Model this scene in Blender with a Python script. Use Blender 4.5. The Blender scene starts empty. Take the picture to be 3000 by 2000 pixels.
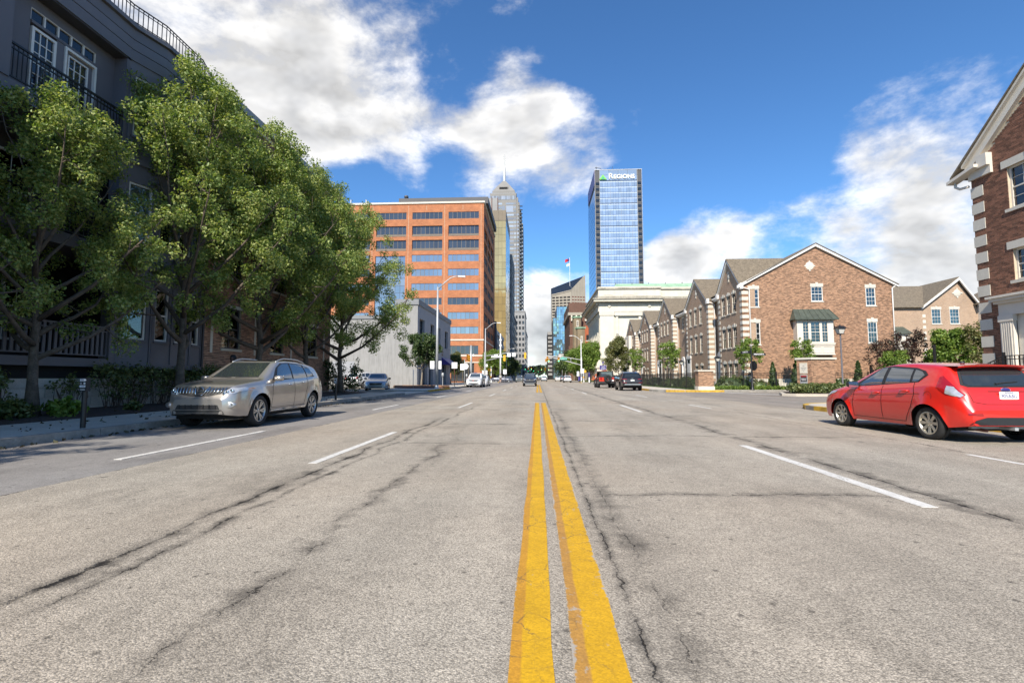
import bpy, bmesh, math, random
import numpy as np
from mathutils import Vector, Matrix
from mathutils.bvhtree import BVHTree
R = math.radians
SC = bpy.context.scene
COL = SC.collection

# ------------------------------------------------------------------ camera
cam_d = bpy.data.cameras.new('camera')
cam = bpy.data.objects.new('camera', cam_d)
COL.objects.link(cam)
cam_d.sensor_width = 36.0
cam_d.lens = 36.0 * 1420.0 / 3000.0
cam_d.clip_start = 0.05
cam_d.clip_end = 12000.0
cam.location = (0.0, 0.0, 1.1)
cam.rotation_euler = (R(90.0) + math.atan(106 / 1420.0), 0.0, math.atan(75 / math.hypot(1420.0, 106)))
SC.camera = cam

# ------------------------------------------------------------------ light
SUN_EL = 39.0
SUN_SHIFT = 0.23            # shadows lean slightly to the right of the road
SUN_STRENGTH = 3.0
SKY_STRENGTH = 0.15
EXPOSURE = 1.31
sd = Vector((SUN_SHIFT, 1.0, 0.0)).normalized() * math.cos(R(SUN_EL))
sun_dir = Vector((sd.x, sd.y, -math.sin(R(SUN_EL))))      # direction the light travels
sun_l = bpy.data.lights.new('sun', 'SUN')
sun_l.energy = SUN_STRENGTH
sun_l.angle = R(0.53)
sun_l.color = (1.0, 0.93, 0.815)
sun = bpy.data.objects.new('sun', sun_l)
COL.objects.link(sun)
sun.rotation_euler = sun_dir.to_track_quat('-Z', 'Y').to_euler()
sun.location = (-5, -40, 60)
SC.view_settings.view_transform = 'Standard'
SC.view_settings.look = 'None'
SC.view_settings.gamma = 1.0
SC.view_settings.exposure = EXPOSURE
SC.view_settings.use_curve_mapping = False


# ------------------------------------------------------------------ node helper
class NT:
    def __init__(s, tree):
        s.t = tree
        s.n = tree.nodes
        s.l = tree.links

    def node(s, kind, **kw):
        n = s.n.new(kind)
        for k, v in kw.items():
            setattr(n, k, v)
        return n

    def put(s, node, idx, val):
        if val is None:
            return
        sock = node.inputs[idx]
        if isinstance(val, bpy.types.NodeSocket):
            s.l.new(val, sock)
        else:
            if sock.type == 'RGBA' and not hasattr(val, '__len__'):
                val = (val, val, val, 1)
            elif sock.type == 'RGBA' and len(val) == 3:
                val = tuple(val) + (1,)
            elif sock.type == 'VECTOR' and not hasattr(val, '__len__'):
                val = (val, val, val)
            sock.default_value = val

    def math(s, op, a, b=None, c=None, clamp=False):
        n = s.node('ShaderNodeMath', operation=op, use_clamp=clamp)
        s.put(n, 0, a); s.put(n, 1, b); s.put(n, 2, c)
        return n.outputs[0]

    def vmath(s, op, a, b=None, scale=None):
        n = s.node('ShaderNodeVectorMath', operation=op)
        s.put(n, 0, a); s.put(n, 1, b)
        if scale is not None:
            s.put(n, 3, scale)
        return n.outputs['Value'] if op in ('DOT_PRODUCT', 'LENGTH', 'DISTANCE') else n.outputs[0]

    def mix(s, f, a, b, mode='MIX'):
        n = s.node('ShaderNodeMix', data_type='RGBA', blend_type=mode)
        s.put(n, 0, f); s.put(n, 6, a); s.put(n, 7, b)
        return n.outputs[2]

    def ramp(s, v, a, b, c=0.0, d=1.0, smooth=False):
        n = s.node('ShaderNodeMapRange')
        if smooth:
            n.interpolation_type = 'SMOOTHSTEP'
        s.put(n, 0, v); s.put(n, 1, a); s.put(n, 2, b); s.put(n, 3, c); s.put(n, 4, d)
        return n.outputs[0]

    def noise(s, vec, scale, detail=4.0, rough=0.55, dist=0.0):
        n = s.node('ShaderNodeTexNoise')
        s.put(n, 'Vector', vec); s.put(n, 'Scale', scale); s.put(n, 'Detail', detail)
        s.put(n, 'Roughness', rough); s.put(n, 'Distortion', dist)
        return n.outputs[0]

    def voronoi(s, vec, scale, feature='F1'):
        n = s.node('ShaderNodeTexVoronoi', feature=feature)
        s.put(n, 'Vector', vec); s.put(n, 'Scale', scale)
        return n

    def xyz(s, vec):
        n = s.node('ShaderNodeSeparateXYZ')
        s.put(n, 0, vec)
        return n.outputs

    def comb(s, x, y, z):
        n = s.node('ShaderNodeCombineXYZ')
        s.put(n, 0, x); s.put(n, 1, y); s.put(n, 2, z)
        return n.outputs[0]

    def bump(s, h, strength, dist=0.01):
        n = s.node('ShaderNodeBump')
        s.put(n, 'Strength', strength); s.put(n, 'Distance', dist); s.put(n, 'Height', h)
        return n.outputs[0]


# ------------------------------------------------------------------ sky with clouds
def pix_dir(px, py):
    yaw = math.atan(75 / math.hypot(1420.0, 106)); p = math.atan(106 / 1420.0)
    fw = Vector((-math.sin(yaw) * math.cos(p), math.cos(yaw) * math.cos(p), math.sin(p)))
    rt = Vector((math.cos(yaw), math.sin(yaw), 0)); up = rt.cross(fw)
    return (fw * 1420 + rt * (px - 1500) + up * (1000 - py)).normalized()


world = bpy.data.worlds.new('World')
SC.world = world
world.use_nodes = True
w = NT(world.node_tree)
w.n.clear()
sky = w.node('ShaderNodeTexSky', sky_type='NISHITA')
sky.sun_disc = False
sky.sun_elevation = R(SUN_EL)
sky.sun_rotation = math.atan2(-sd.x, -sd.y)
sky.altitude = 200.0
sky.air_density = 1.0
sky.dust_density = 0.0
sky.ozone_density = 2.6
tc = w.node('ShaderNodeTexCoord')
D = tc.outputs['Generated']
dx, dy, dz = w.xyz(D)
hsv = w.node('ShaderNodeHueSaturation')
w.put(hsv, 'Saturation', 1.08); w.put(hsv, 'Value', 1.0); w.put(hsv, 'Color', sky.outputs[0])
skycol = w.mix(1.0, hsv.outputs[0], (.285, .405, .50, 1), 'MULTIPLY')
# cloud field in direction space, flattened a little towards the horizon
zs = w.math('MULTIPLY', dz, 1.75)
cv = w.comb(dx, dy, zs)
warp = w.noise(cv, 3.2, 1.0, 0.5)
wv = w.vmath('ADD', cv, w.vmath('SCALE', w.comb(warp, warp, warp), scale=0.10))
n1 = w.noise(wv, 5.0, 7.0, 0.62)
n2 = w.noise(w.vmath('ADD', wv, (0.02, 0.03, -0.045)), 5.0, 4.0, 0.60)
# where the cloud banks stand (directions), each a soft round region
blobs = [(560, 20, 20, .115), (840, 140, 16, .10), (1080, 270, 12, .095), (760, 330, 10, .08), (1300, 440, 9, .16), (1640, 430, 8, .20),
         (1130, 470, 6, .12), (930, 430, 5, .10), (1480, 370, 6, .10), (2420, 400, 8, .14), (2690, 330, 8, .13), (2560, 540, 8, .09), (2850, 470, 7, .09),
         (2620, 780, 9, .16), (2300, 730, 8, .15), (2050, 730, 7, .19), (1950, 780, 6, .14), (2880, 800, 9, .18), (1640, 900, 9, .22), (1580, 1010, 8, .26),
         (1530, 110, 6, .08), (1605, 300, 3.0, .14), (1720, 345, 3.6, .12), (1900, 245, 5, .13), (1860, 400, 5, .12)]
holes = [(1490, 20, 5, -.12), (1250, 570, 9, -.20), (2050, 130, 20, -.20), (1950, 560, 8, -.12), (1080, 555, 6, -.16), (1350, 200, 6, -.14), (2560, 90, 15, -.18), (1650, 680, 7, -.20),
         (2150, 380, 10, -.18), (930, 340, 2.2, -.10), (2320, 560, 6, -.12), (1000, 700, 9, -.12)]
acc = None
for bx_, by_, rad, wt in blobs + holes:
    d = pix_dir(bx_, by_)
    dt = w.vmath('DOT_PRODUCT', D, tuple(d))
    g = w.ramp(dt, math.cos(R(rad)), 1.0, 0.0, wt, smooth=True)
    acc = g if acc is None else w.math('ADD', acc, g)
dens = w.math('ADD', n1, acc)
alpha = w.ramp(dens, 0.495, 0.83, 0.0, 1.0, smooth=True)
alpha = w.math('MULTIPLY', alpha, w.ramp(dz, -0.02, 0.03))
shade = w.ramp(w.math('SUBTRACT', n1, n2), -0.09, 0.09, 0.0, 1.0)
thick = w.ramp(dens, 0.66, 0.98, 0.0, 1.0, smooth=True)
bright = w.math('ADD', w.math('MULTIPLY', shade, 1.6), 2.4)
bright = w.math('MULTIPLY', bright, w.math('SUBTRACT', 1.0, w.math('MULTIPLY', thick, 0.44)))
ccol = w.mix(1.0, w.mix(thick, (1.0, 0.97, 0.915), (0.945, 0.945, 0.95)), w.comb(bright, bright, bright), 'MULTIPLY')
full = w.mix(w.math('MULTIPLY', alpha, 0.95), skycol, ccol)
bg = w.node('ShaderNodeBackground')
w.put(bg, 'Strength', SKY_STRENGTH)
w.l.new(full, bg.inputs['Color'])
world.cycles.sampling_method = 'MANUAL'
world.cycles.sample_map_resolution = 512
wo = w.node('ShaderNodeOutputWorld')
w.l.new(bg.outputs[0], wo.inputs[0])


# ------------------------------------------------------------------ materials
MATS = {}


def new_mat(name):
    m = bpy.data.materials.new(name)
    m.use_nodes = True
    t = NT(m.node_tree)
    t.n.clear()
    out = t.node('ShaderNodeOutputMaterial')
    pb = t.node('ShaderNodeBsdfPrincipled')
    t.l.new(pb.outputs[0], out.inputs[0])
    MATS[name] = m
    return m, t, pb


def both_random(t):
    """one random number per object and per separate piece of a joined mesh"""
    oi = t.node('ShaderNodeObjectInfo')
    ge = t.node('ShaderNodeNewGeometry')
    return t.math('FRACT', t.math('ADD', oi.outputs['Random'], ge.outputs['Random Per Island']))


def mat(name, col, rough=0.6, metal=0.0, var=0.12, vs=2.5, bump=0.0, bs=30.0, coat=0.0, spec=0.5, rnd=0.0, emit=None, streak=0.0, fine=0.0, fs=60.0, local=False):
    m, t, pb = new_mat(name)
    ge = t.node('ShaderNodeNewGeometry')
    pos = ge.outputs['Position']
    if local:
        pos = t.node('ShaderNodeTexCoord').outputs['Object']
    c = col
    f = None
    if var > 0:
        f = t.ramp(t.noise(pos, vs, 5.0, 0.6), 0.3, 0.7, 1.0 - var, 1.0 + var)
    if fine > 0:
        g = t.ramp(t.noise(pos, fs, 3.0, 0.6), 0.3, 0.7, 1.0 - fine, 1.0 + fine)
        f = g if f is None else t.math('MULTIPLY', f, g)
    if streak > 0:
        sv = t.vmath('MULTIPLY', pos, (3.0, 3.0, 0.25))
        g = t.ramp(t.noise(sv, 2.0, 5.0, 0.65), 0.45, 0.75, 1.0, 1.0 - streak)
        f = g if f is None else t.math('MULTIPLY', f, g)
    if rnd > 0:
        g = t.ramp(both_random(t), 0.0, 1.0, 1.0 - rnd, 1.0 + rnd)
        f = g if f is None else t.math('MULTIPLY', f, g)
    if f is not None:
        c = t.mix(1.0, col, t.comb(f, f, f), 'MULTIPLY')
    t.put(pb, 'Base Color', c)
    t.put(pb, 'Roughness', rough)
    t.put(pb, 'Metallic', metal)
    t.put(pb, 'Coat Weight', coat)
    t.put(pb, 'Coat Roughness', 0.03)
    t.put(pb, 'Specular IOR Level', spec)
    if bump > 0:
        t.l.new(t.bump(t.noise(pos, bs, 4.0, 0.6), bump, 0.01), pb.inputs['Normal'])
    if emit:
        t.put(pb, 'Emission Color', emit[0]); t.put(pb, 'Emission Strength', emit[1])
    return m


def brick_mat(name, c1, c2, mortar, bw=0.214, bh=0.0677, ms=0.010, blotch=0.12):
    m, t, pb = new_mat(name)
    ge = t.node('ShaderNodeNewGeometry')
    x, y, z = t.xyz(ge.outputs['Position'])
    nx, ny, nz = t.xyz(ge.outputs['True Normal'])
    side = t.math('GREATER_THAN', t.math('ABSOLUTE', nx), 0.6)
    u = t.math('ADD', t.math('MULTIPLY', x, t.math('SUBTRACT', 1.0, side)), t.math('MULTIPLY', y, side))
    b = t.node('ShaderNodeTexBrick')
    t.put(b, 'Vector', t.comb(u, z, 0.0))
    t.put(b, 'Color1', c1); t.put(b, 'Color2', c2); t.put(b, 'Mortar', mortar)
    t.put(b, 'Scale', 1.0); t.put(b, 'Mortar Size', ms); t.put(b, 'Mortar Smooth', 0.1)
    t.put(b, 'Bias', 0.0); t.put(b, 'Brick Width', bw); t.put(b, 'Row Height', bh)
    f = t.ramp(t.noise(ge.outputs['Position'], 0.7, 5.0, 0.6), 0.3, 0.7, 1 - blotch, 1 + blotch)
    t.put(pb, 'Base Color', t.mix(1.0, b.outputs[0], t.comb(f, f, f), 'MULTIPLY'))
    t.put(pb, 'Roughness', 0.85)
    t.l.new(t.bump(t.math('SUBTRACT', 1.0, b.outputs[1]), 0.5, 0.008), pb.inputs['Normal'])
    return m


def glass_mat(name, tint, metal=0.0, rough=0.03, tilt=0.012, ior=1.5, wob=0.004, wscale=0.6, rnd=0.15, coat=0.0):
    """opaque reflecting glass whose panes stand at slightly different angles"""
    m, t, pb = new_mat(name)
    ge = t.node('ShaderNodeNewGeometry')
    r = both_random(t)
    r2 = t.math('FRACT', t.math('MULTIPLY', r, 17.31))
    r3 = t.math('FRACT', t.math('MULTIPLY', r, 71.77))
    nv = t.node('ShaderNodeTexNoise')
    t.put(nv, 'Vector', ge.outputs['Position']); t.put(nv, 'Scale', wscale); t.put(nv, 'Detail', 2.0)
    wv_ = t.vmath('SCALE', t.vmath('SUBTRACT', nv.outputs['Color'], (.5, .5, .5)), scale=wob * 2)
    off = t.vmath('SCALE', t.vmath('SUBTRACT', t.comb(r, r2, r3), (.5, .5, .5)), scale=tilt * 2)
    nrm = t.vmath('NORMALIZE', t.vmath('ADD', ge.outputs['Normal'], t.vmath('ADD', off, wv_)))
    t.l.new(nrm, pb.inputs['Normal'])
    f = t.ramp(r2, 0, 1, 1 - rnd, 1 + rnd)
    t.put(pb, 'Base Color', t.mix(1.0, tint, t.comb(f, f, f), 'MULTIPLY'))
    t.put(pb, 'Metallic', metal); t.put(pb, 'Roughness', rough); t.put(pb, 'IOR', ior)
    t.put(pb, 'Coat Weight', coat)
    return m


def clear_glass(name, tint, refl=1.0, see=0.75):
    m = bpy.data.materials.new(name); m.use_nodes = True
    t = NT(m.node_tree); t.n.clear()
    out = t.node('ShaderNodeOutputMaterial')
    tr = t.node('ShaderNodeBsdfTransparent'); t.put(tr, 0, tuple(c * see for c in tint))
    gl = t.node('ShaderNodeBsdfGlossy'); t.put(gl, 'Roughness', 0.02); t.put(gl, 'Color', (refl * .8, refl * .8, refl * .8))
    fr = t.node('ShaderNodeFresnel'); t.put(fr, 'IOR', 1.55)
    f = t.math('ADD', t.math('MULTIPLY', fr.outputs[0], 1.0), 0.06, clamp=True)
    mx = t.node('ShaderNodeMixShader')
    t.l.new(f, mx.inputs[0]); t.l.new(tr.outputs[0], mx.inputs[1]); t.l.new(gl.outputs[0], mx.inputs[2])
    t.l.new(mx.outputs[0], out.inputs[0])
    MATS[name] = m
    return m


def leaf_mat(name, dark, mid, light, trans=0.35, gloss=0.10):
    m = bpy.data.materials.new(name); m.use_nodes = True
    t = NT(m.node_tree); t.n.clear()
    out = t.node('ShaderNodeOutputMaterial')
    r = both_random(t)
    ge = t.node('ShaderNodeNewGeometry')
    big = t.noise(ge.outputs['Position'], 0.9, 3.0, 0.6)
    v = t.math('ADD', t.math('MULTIPLY', r, 0.65), t.math('MULTIPLY', big, 0.7))
    cr = t.node('ShaderNodeValToRGB')
    e = cr.color_ramp.elements
    e[0].position = 0.22; e[0].color = dark + (1,)
    e[1].position = 0.98; e[1].color = light + (1,)
    k = e.new(0.62); k.color = mid + (1,)
    t.l.new(v, cr.inputs[0])
    c = cr.outputs[0]
    df = t.node('ShaderNodeBsdfDiffuse'); t.l.new(c, df.inputs[0])
    tl = t.node('ShaderNodeBsdfTranslucent'); t.l.new(t.mix(1.0, c, (1.2, 1.25, 0.6, 1), 'MULTIPLY'), tl.inputs[0])
    gl = t.node('ShaderNodeBsdfGlossy'); t.put(gl, 'Roughness', 0.5); t.put(gl, 'Color', (0.85, 0.95, 0.7))
    m1 = t.node('ShaderNodeMixShader'); t.put(m1, 0, trans)
    t.l.new(df.outputs[0], m1.inputs[1]); t.l.new(tl.outputs[0], m1.inputs[2])
    m2 = t.node('ShaderNodeMixShader'); t.put(m2, 0, gloss)
    t.l.new(m1.outputs[0], m2.inputs[1]); t.l.new(gl.outputs[0], m2.inputs[2])
    t.l.new(m2.outputs[0], out.inputs[0])
    MATS[name] = m
    return m


# ------------------------------------------------------------------ mesh helpers
class Fr:
    """a wall plane: u runs along the wall, d outwards, z up"""
    def __init__(s, x, y, ang=0.0, z=0.0):
        s.o = Vector((x, y, z)); s.a = ang
        s.u = Vector((math.cos(ang), math.sin(ang), 0)); s.n = Vector((math.sin(ang), -math.cos(ang), 0))

    def p(s, u, d, z):
        return s.o + s.u * u + s.n * d + Vector((0, 0, z))


BOXF = [(0, 3, 2, 1), (4, 5, 6, 7), (0, 1, 5, 4), (1, 2, 6, 5), (2, 3, 7, 6), (3, 0, 4, 7)]


class MB:
    def __init__(s):
        s.v = []; s.f = []; s.m = []

    def add(s, vs, fs, mi=0):
        b = len(s.v)
        s.v += [tuple(v) for v in vs]
        s.f += [tuple(b + i for i in f) for f in fs]
        s.m += [mi] * len(fs)
        return s

    def box(s, x0, x1, y0, y1, z0, z1, mi=0):
        return s.add([(x0, y0, z0), (x1, y0, z0), (x1, y1, z0), (x0, y1, z0), (x0, y0, z1), (x1, y0, z1), (x1, y1, z1), (x0, y1, z1)], BOXF, mi)

    def hexa(s, p, mi=0):
        return s.add(p, BOXF, mi)

    def fbox(s, fr, u0, u1, d0, d1, z0, z1, mi=0):
        p = fr.p
        return s.add([p(u0, d1, z0), p(u1, d1, z0), p(u1, d0, z0), p(u0, d0, z0), p(u0, d1, z1), p(u1, d1, z1), p(u1, d0, z1), p(u0, d0, z1)], BOXF, mi)

    def quad(s, a, b, c, d, mi=0):
        return s.add([a, b, c, d], [(0, 1, 2, 3)], mi)

    def poly(s, pts, mi=0):
        return s.add(pts, [tuple(range(len(pts)))], mi)

    def prism(s, pts, vec, mi=0):
        n = len(pts); vec = Vector(vec)
        vs = [Vector(p) for p in pts] + [Vector(p) + vec for p in pts]
        fs = [tuple(range(n - 1, -1, -1)), tuple(range(n, 2 * n))] + [(i, (i + 1) % n, n + (i + 1) % n, n + i) for i in range(n)]
        return s.add(vs, fs, mi)

    def tube(s, pts, r, n=8, mi=0, cap=True):
        pts = [Vector(p) for p in pts]
        rs = r if hasattr(r, '__len__') else [r] * len(pts)
        vs = []; fs = []
        ref = None
        for i, p in enumerate(pts):
            a = pts[max(i - 1, 0)]; b = pts[min(i + 1, len(pts) - 1)]
            t = (b - a)
            t = t.normalized() if t.length > 1e-9 else Vector((0, 0, 1))
            if ref is None:
                ref = Vector((1, 0, 0)) if abs(t.x) < 0.9 else Vector((0, 1, 0))
            e = (ref - t * ref.dot(t))
            e = e.normalized() if e.length > 1e-6 else t.orthogonal().normalized()
            ref = e
            g = t.cross(e)
            for k in range(n):
                an = 2 * math.pi * k / n
                vs.append(p + (e * math.cos(an) + g * math.sin(an)) * rs[i])
        for i in range(len(pts) - 1):
            for k in range(n):
                k2 = (k + 1) % n
                fs.append((i * n + k, i * n + k2, (i + 1) * n + k2, (i + 1) * n + k))
        if cap:
            fs.append(tuple(range(n - 1, -1, -1)))
            fs.append(tuple((len(pts) - 1) * n + k for k in range(n)))
        return s.add(vs, fs, mi)

    def lathe(s, prof, n=16, c=(0, 0, 0), axis='z', mi=0):
        vs = []; fs = []
        for r, z in prof:
            for k in range(n):
                a = 2 * math.pi * k / n
                q = (r * math.cos(a), r * math.sin(a), z)
                if axis == 'x':
                    q = (q[2], q[0], q[1])
                elif axis == 'y':
                    q = (q[0], q[2], q[1])
                vs.append((c[0] + q[0], c[1] + q[1], c[2] + q[2]))
        for i in range(len(prof) - 1):
            for k in range(n):
                k2 = (k + 1) % n
                fs.append((i * n + k, i * n + k2, (i + 1) * n + k2, (i + 1) * n + k))
        return s.add(vs, fs, mi)

    def wall(s, fr, u0, u1, z0, z1, holes=(), d=0.0, depth=0.12, mi=0, rmi=None):
        us = sorted(set([u0, u1] + [min(max(h[k], u0), u1) for h in holes for k in (0, 1)]))
        zs_ = sorted(set([z0, z1] + [min(max(h[k], z0), z1) for h in holes for k in (2, 3)]))
        for i in range(len(us) - 1):
            for j in range(len(zs_) - 1):
                cu = (us[i] + us[i + 1]) / 2; cz = (zs_[j] + zs_[j + 1]) / 2
                if any(h[0] < cu < h[1] and h[2] < cz < h[3] for h in holes):
                    continue
                s.quad(fr.p(us[i], d, zs_[j]), fr.p(us[i + 1], d, zs_[j]), fr.p(us[i + 1], d, zs_[j + 1]), fr.p(us[i], d, zs_[j + 1]), mi)
        for h in holes:
            a, b, c, e = h[:4]
            q = fr.p
            rm = mi if rmi is None else rmi
            s.quad(q(a, d, c), q(a, d - depth, c), q(a, d - depth, e), q(a, d, e), rm)
            s.quad(q(b, d - depth, c), q(b, d, c), q(b, d, e), q(b, d - depth, e), rm)
            s.quad(q(a, d, e), q(a, d - depth, e), q(b, d - depth, e), q(b, d, e), rm)
            s.quad(q(a, d - depth, c), q(a, d, c), q(b, d, c), q(b, d - depth, c), rm)
        return s

    def mesh(s, name, mats, smooth=False, off=None, angle=None):
        me = bpy.data.meshes.new(name)
        vs = s.v
        if off is not None:
            vs = [(v[0] - off[0], v[1] - off[1], v[2] - off[2]) for v in vs]
        me.from_pydata(vs, [], s.f)
        if not isinstance(mats, (list, tuple)):
            mats = [mats]
        for m in mats:
            me.materials.append(MATS[m] if isinstance(m, str) else m)
        if any(s.m):
            me.polygons.foreach_set('material_index', s.m)
        if smooth:
            me.polygons.foreach_set('use_smooth', [True] * len(s.f))
            if angle:
                me.set_sharp_from_angle(angle=R(angle))
        me.update()
        return me

    def build(s, name, mats, parent=None, smooth=False, angle=None):
        return place(name, s.mesh(name, mats, smooth, base(parent), angle), parent)


def root_of(o):
    while o is not None and o.parent is not None:
        o = o.parent
    return o


def base(o):
    return Vector((0, 0, 0)) if o is None else root_of(o).location.copy()


def place(name, me, parent=None, loc=None, rotz=0.0, scale=None):
    o = bpy.data.objects.new(name, me)
    COL.objects.link(o)
    if parent is not None:
        o.parent = parent
    if loc is not None:
        o.location = loc
    if rotz:
        o.rotation_euler = (0, 0, rotz)
    if scale is not None:
        o.scale = scale
    return o


def thing(name, label, cat, loc=(0, 0, 0), rotz=0.0, group=None):
    o = place(name, None, None, Vector(loc), rotz)
    tag(o, label, cat, group)
    return o


def tag(o, label=None, cat=None, group=None, kind=None):
    if label: o['label'] = label
    if cat: o['category'] = cat
    if group: o['group'] = group
    if kind: o['kind'] = kind
    return o


def struct(o):
    o['kind'] = 'structure'
    return o


UNIT = {}


def bx(name, parent, x0, x1, y0, y1, z0, z1, m):
    """a box piece that shares one unit-cube mesh per material"""
    if m not in UNIT:
        UNIT[m] = MB().box(-.5, .5, -.5, .5, -.5, .5).mesh('unit_' + m, m)
    c = Vector(((x0 + x1) / 2, (y0 + y1) / 2, (z0 + z1) / 2)) - base(parent)
    return place(name, UNIT[m], parent, c, 0.0, (abs(x1 - x0), abs(y1 - y0), abs(z1 - z0)))


def fbx(name, parent, fr, u0, u1, d0, d1, z0, z1, m):
    if m not in UNIT:
        UNIT[m] = MB().box(-.5, .5, -.5, .5, -.5, .5).mesh('unit_' + m, m)
    c = fr.p((u0 + u1) / 2, (d0 + d1) / 2, (z0 + z1) / 2) - base(parent)
    return place(name, UNIT[m], parent, c, fr.a, (abs(u1 - u0), abs(d1 - d0), abs(z1 - z0)))


CACHE = {}


def comp(key, fn, mats, smooth=False):
    if key not in CACHE:
        mb = MB(); fn(mb)
        CACHE[key] = mb.mesh(str(key[0]), mats, smooth)
    return CACHE[key]


def copy_tree(o, parent=None):
    c = o.copy(); COL.objects.link(c)
    if parent is not None:
        c.parent = parent
    for ch in list(o.children):
        copy_tree(ch, c)
    return c


def text_mesh(body, size, m, depth=0.004, bold=0.0, align='CENTER'):
    key = ('txt', body, size, m, depth, bold)
    if key in CACHE:
        return CACHE[key]
    cu = bpy.data.curves.new('txt', 'FONT')
    cu.body = body; cu.size = size; cu.extrude = depth; cu.offset = bold
    cu.align_x = align; cu.align_y = 'CENTER'; cu.resolution_u = 3
    o = bpy.data.objects.new('txt', cu); COL.objects.link(o)
    dg = bpy.context.evaluated_depsgraph_get()
    me = bpy.data.meshes.new_from_object(o.evaluated_get(dg))
    bpy.data.objects.remove(o)
    me.materials.clear(); me.materials.append(MATS[m])
    CACHE[key] = me
    return me


def lettering(parent, body, size, m, fr, u, d, z, depth=0.004, bold=0.0, wid=1.0):
    """flat lettering standing on a wall plane"""
    o = place('lettering', text_mesh(body, size, m, depth, bold), parent, fr.p(u, d, z) - base(parent))
    o.rotation_euler = (R(90), 0, fr.a)
    o.scale = (wid, 1, 1)
    return o


SC.cycles.max_bounces = 6
SC.cycles.diffuse_bounces = 4
SC.cycles.glossy_bounces = 3
SC.cycles.transmission_bounces = 3
SC.cycles.transparent_max_bounces = 6
SC.cycles.caustics_reflective = False
SC.cycles.caustics_refractive = False
# ------------------------------------------------------------------ palette
mat('concrete', (.50, .45, .375), .9, var=.10, vs=1.5, bump=.25, bs=60, rnd=.07, fine=.12, fs=25)
mat('kerb_concrete', (.27, .25, .22), .9, var=.28, vs=2.0, bump=.4, bs=40, rnd=.08, fine=.15, fs=18)
mat('kerb_yellow', (.50, .30, .03), .8, var=.3, vs=3.0, bump=.3, bs=40, rnd=.1, fine=.12, fs=30)
mat('mulch', (.045, .030, .024), .95, var=.5, vs=18, bump=1.0, bs=45)
mat('lawn', (.045, .075, .015), .95, var=.35, vs=3, bump=.8, bs=60, fine=.35, fs=45)
mat('far_ground', (.16, .155, .14), .95, var=.15, vs=.2)
mat('lot_asphalt', (.20, .17, .13), .9, var=.2, vs=.8, bump=.4, bs=50, fine=.2, fs=60)
mat('white_paint', (.62, .61, .58), .7, var=.12, vs=8, fine=.12, fs=90)
mat('limestone', (.60, .55, .45), .85, var=.10, vs=.8, bump=.15, bs=20, streak=.16)
mat('limestone_clean', (.56, .52, .44), .85, var=.07, vs=1.0, bump=.1, bs=30, rnd=.04, fine=.05, fs=30)
mat('limestone_stained', (.34, .31, .25), .9, var=.35, vs=.6, streak=.5)
mat('precast', (.55, .515, .44), .8, var=.06, vs=2.0, rnd=.05, fine=.06, fs=25, bump=.1, bs=40)
mat('cream_trim', (.62, .57, .49), .55, var=.05, vs=2)
mat('white_trim', (.68, .66, .62), .45, var=.05, vs=2)
mat('block_stone', (.50, .46, .40), .9, var=.12, vs=3, bump=.4, bs=25, rnd=.12, fine=.12, fs=25)
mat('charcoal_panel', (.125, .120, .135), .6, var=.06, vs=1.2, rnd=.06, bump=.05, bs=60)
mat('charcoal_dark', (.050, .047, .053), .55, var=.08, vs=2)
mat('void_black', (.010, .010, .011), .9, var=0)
mat('iron_black', (.012, .012, .013), .4, var=.1, vs=5)
mat('galvanised', (.42, .43, .43), .5, metal=.35, var=.08, vs=3)
mat('white_metal', (.66, .66, .64), .5, var=.05)
mat('sign_back', (.75, .75, .74), .45, var=.05)
mat('sign_white', (.78, .78, .77), .4, var=.02)
mat('sign_black', (.015, .015, .016), .5, var=0)
mat('sign_green', (.0, .30, .20), .4, var=.03)
mat('sign_blue', (.035, .025, .16), .4, var=.05)
mat('sign_red', (.45, .02, .02), .4, var=.03)
mat('signal_yellow', (.75, .36, .01), .45, var=.05)
mat('lamp_green', (.0, .5, .3), .4, var=0, emit=((.02, 1, .5, 1), 2.0))
mat('lens_dark', (.05, .02, .015), .25, var=0)
mat('shingle', (.155, .125, .088), .95, var=.16, vs=2.5, bump=.6, bs=18, fine=.35, fs=7)
mat('copper_green', (.27, .42, .28), .75, var=.22, vs=.9, streak=.35)
mat('copper_bronze', (.075, .09, .07), .5, var=.25, vs=2, streak=.25, rnd=.15)
mat('stucco_light', (.28, .275, .265), .9, var=.06, vs=1.2, streak=.28, bump=.1, bs=40)
mat('stucco_grey', (.30, .305, .32), .9, var=.06, vs=1.2, streak=.08, bump=.1, bs=40)
mat('stucco_cap', (.20, .205, .21), .8, var=.05)
mat('bark', (.105, .082, .062), .95, var=.35, vs=7, bump=1.0, bs=28, fine=.25, fs=30)
mat('bark_pale', (.22, .185, .14), .95, var=.3, vs=7, bump=.6, bs=28)
mat('twig', (.075, .05, .035), .95, var=.3, vs=9)
mat('timber', (.20, .11, .06), .85, var=.25, vs=5, bump=.4, bs=30, rnd=.2)
mat('mortar', (.50, .425, .315), .95, var=.10, vs=5, bump=.3, bs=60)
mat('blind', (.42, .44, .41), .8, var=.04)
mat('room_dark', (.02, .021, .022), .9, var=0)
mat('tower_stone', (.215, .205, .19), .8, var=.07, vs=.12)
mat('tower_grey', (.26, .255, .25), .8, var=.08, vs=.2)
mat('tower_dark', (.055, .055, .06), .6, var=.1, vs=.3)
mat('tower_white', (.46, .46, .45), .6, var=.05, vs=.2)
mat('beige_stone', (.30, .265, .215), .85, var=.08, vs=.15, rnd=.05)
mat('sill_metal', (.14, .115, .09), .5, var=.1, rnd=.1)
mat('bronze_panel', (.11, .085, .055), .45, metal=.2, var=.12, vs=.3)
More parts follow.
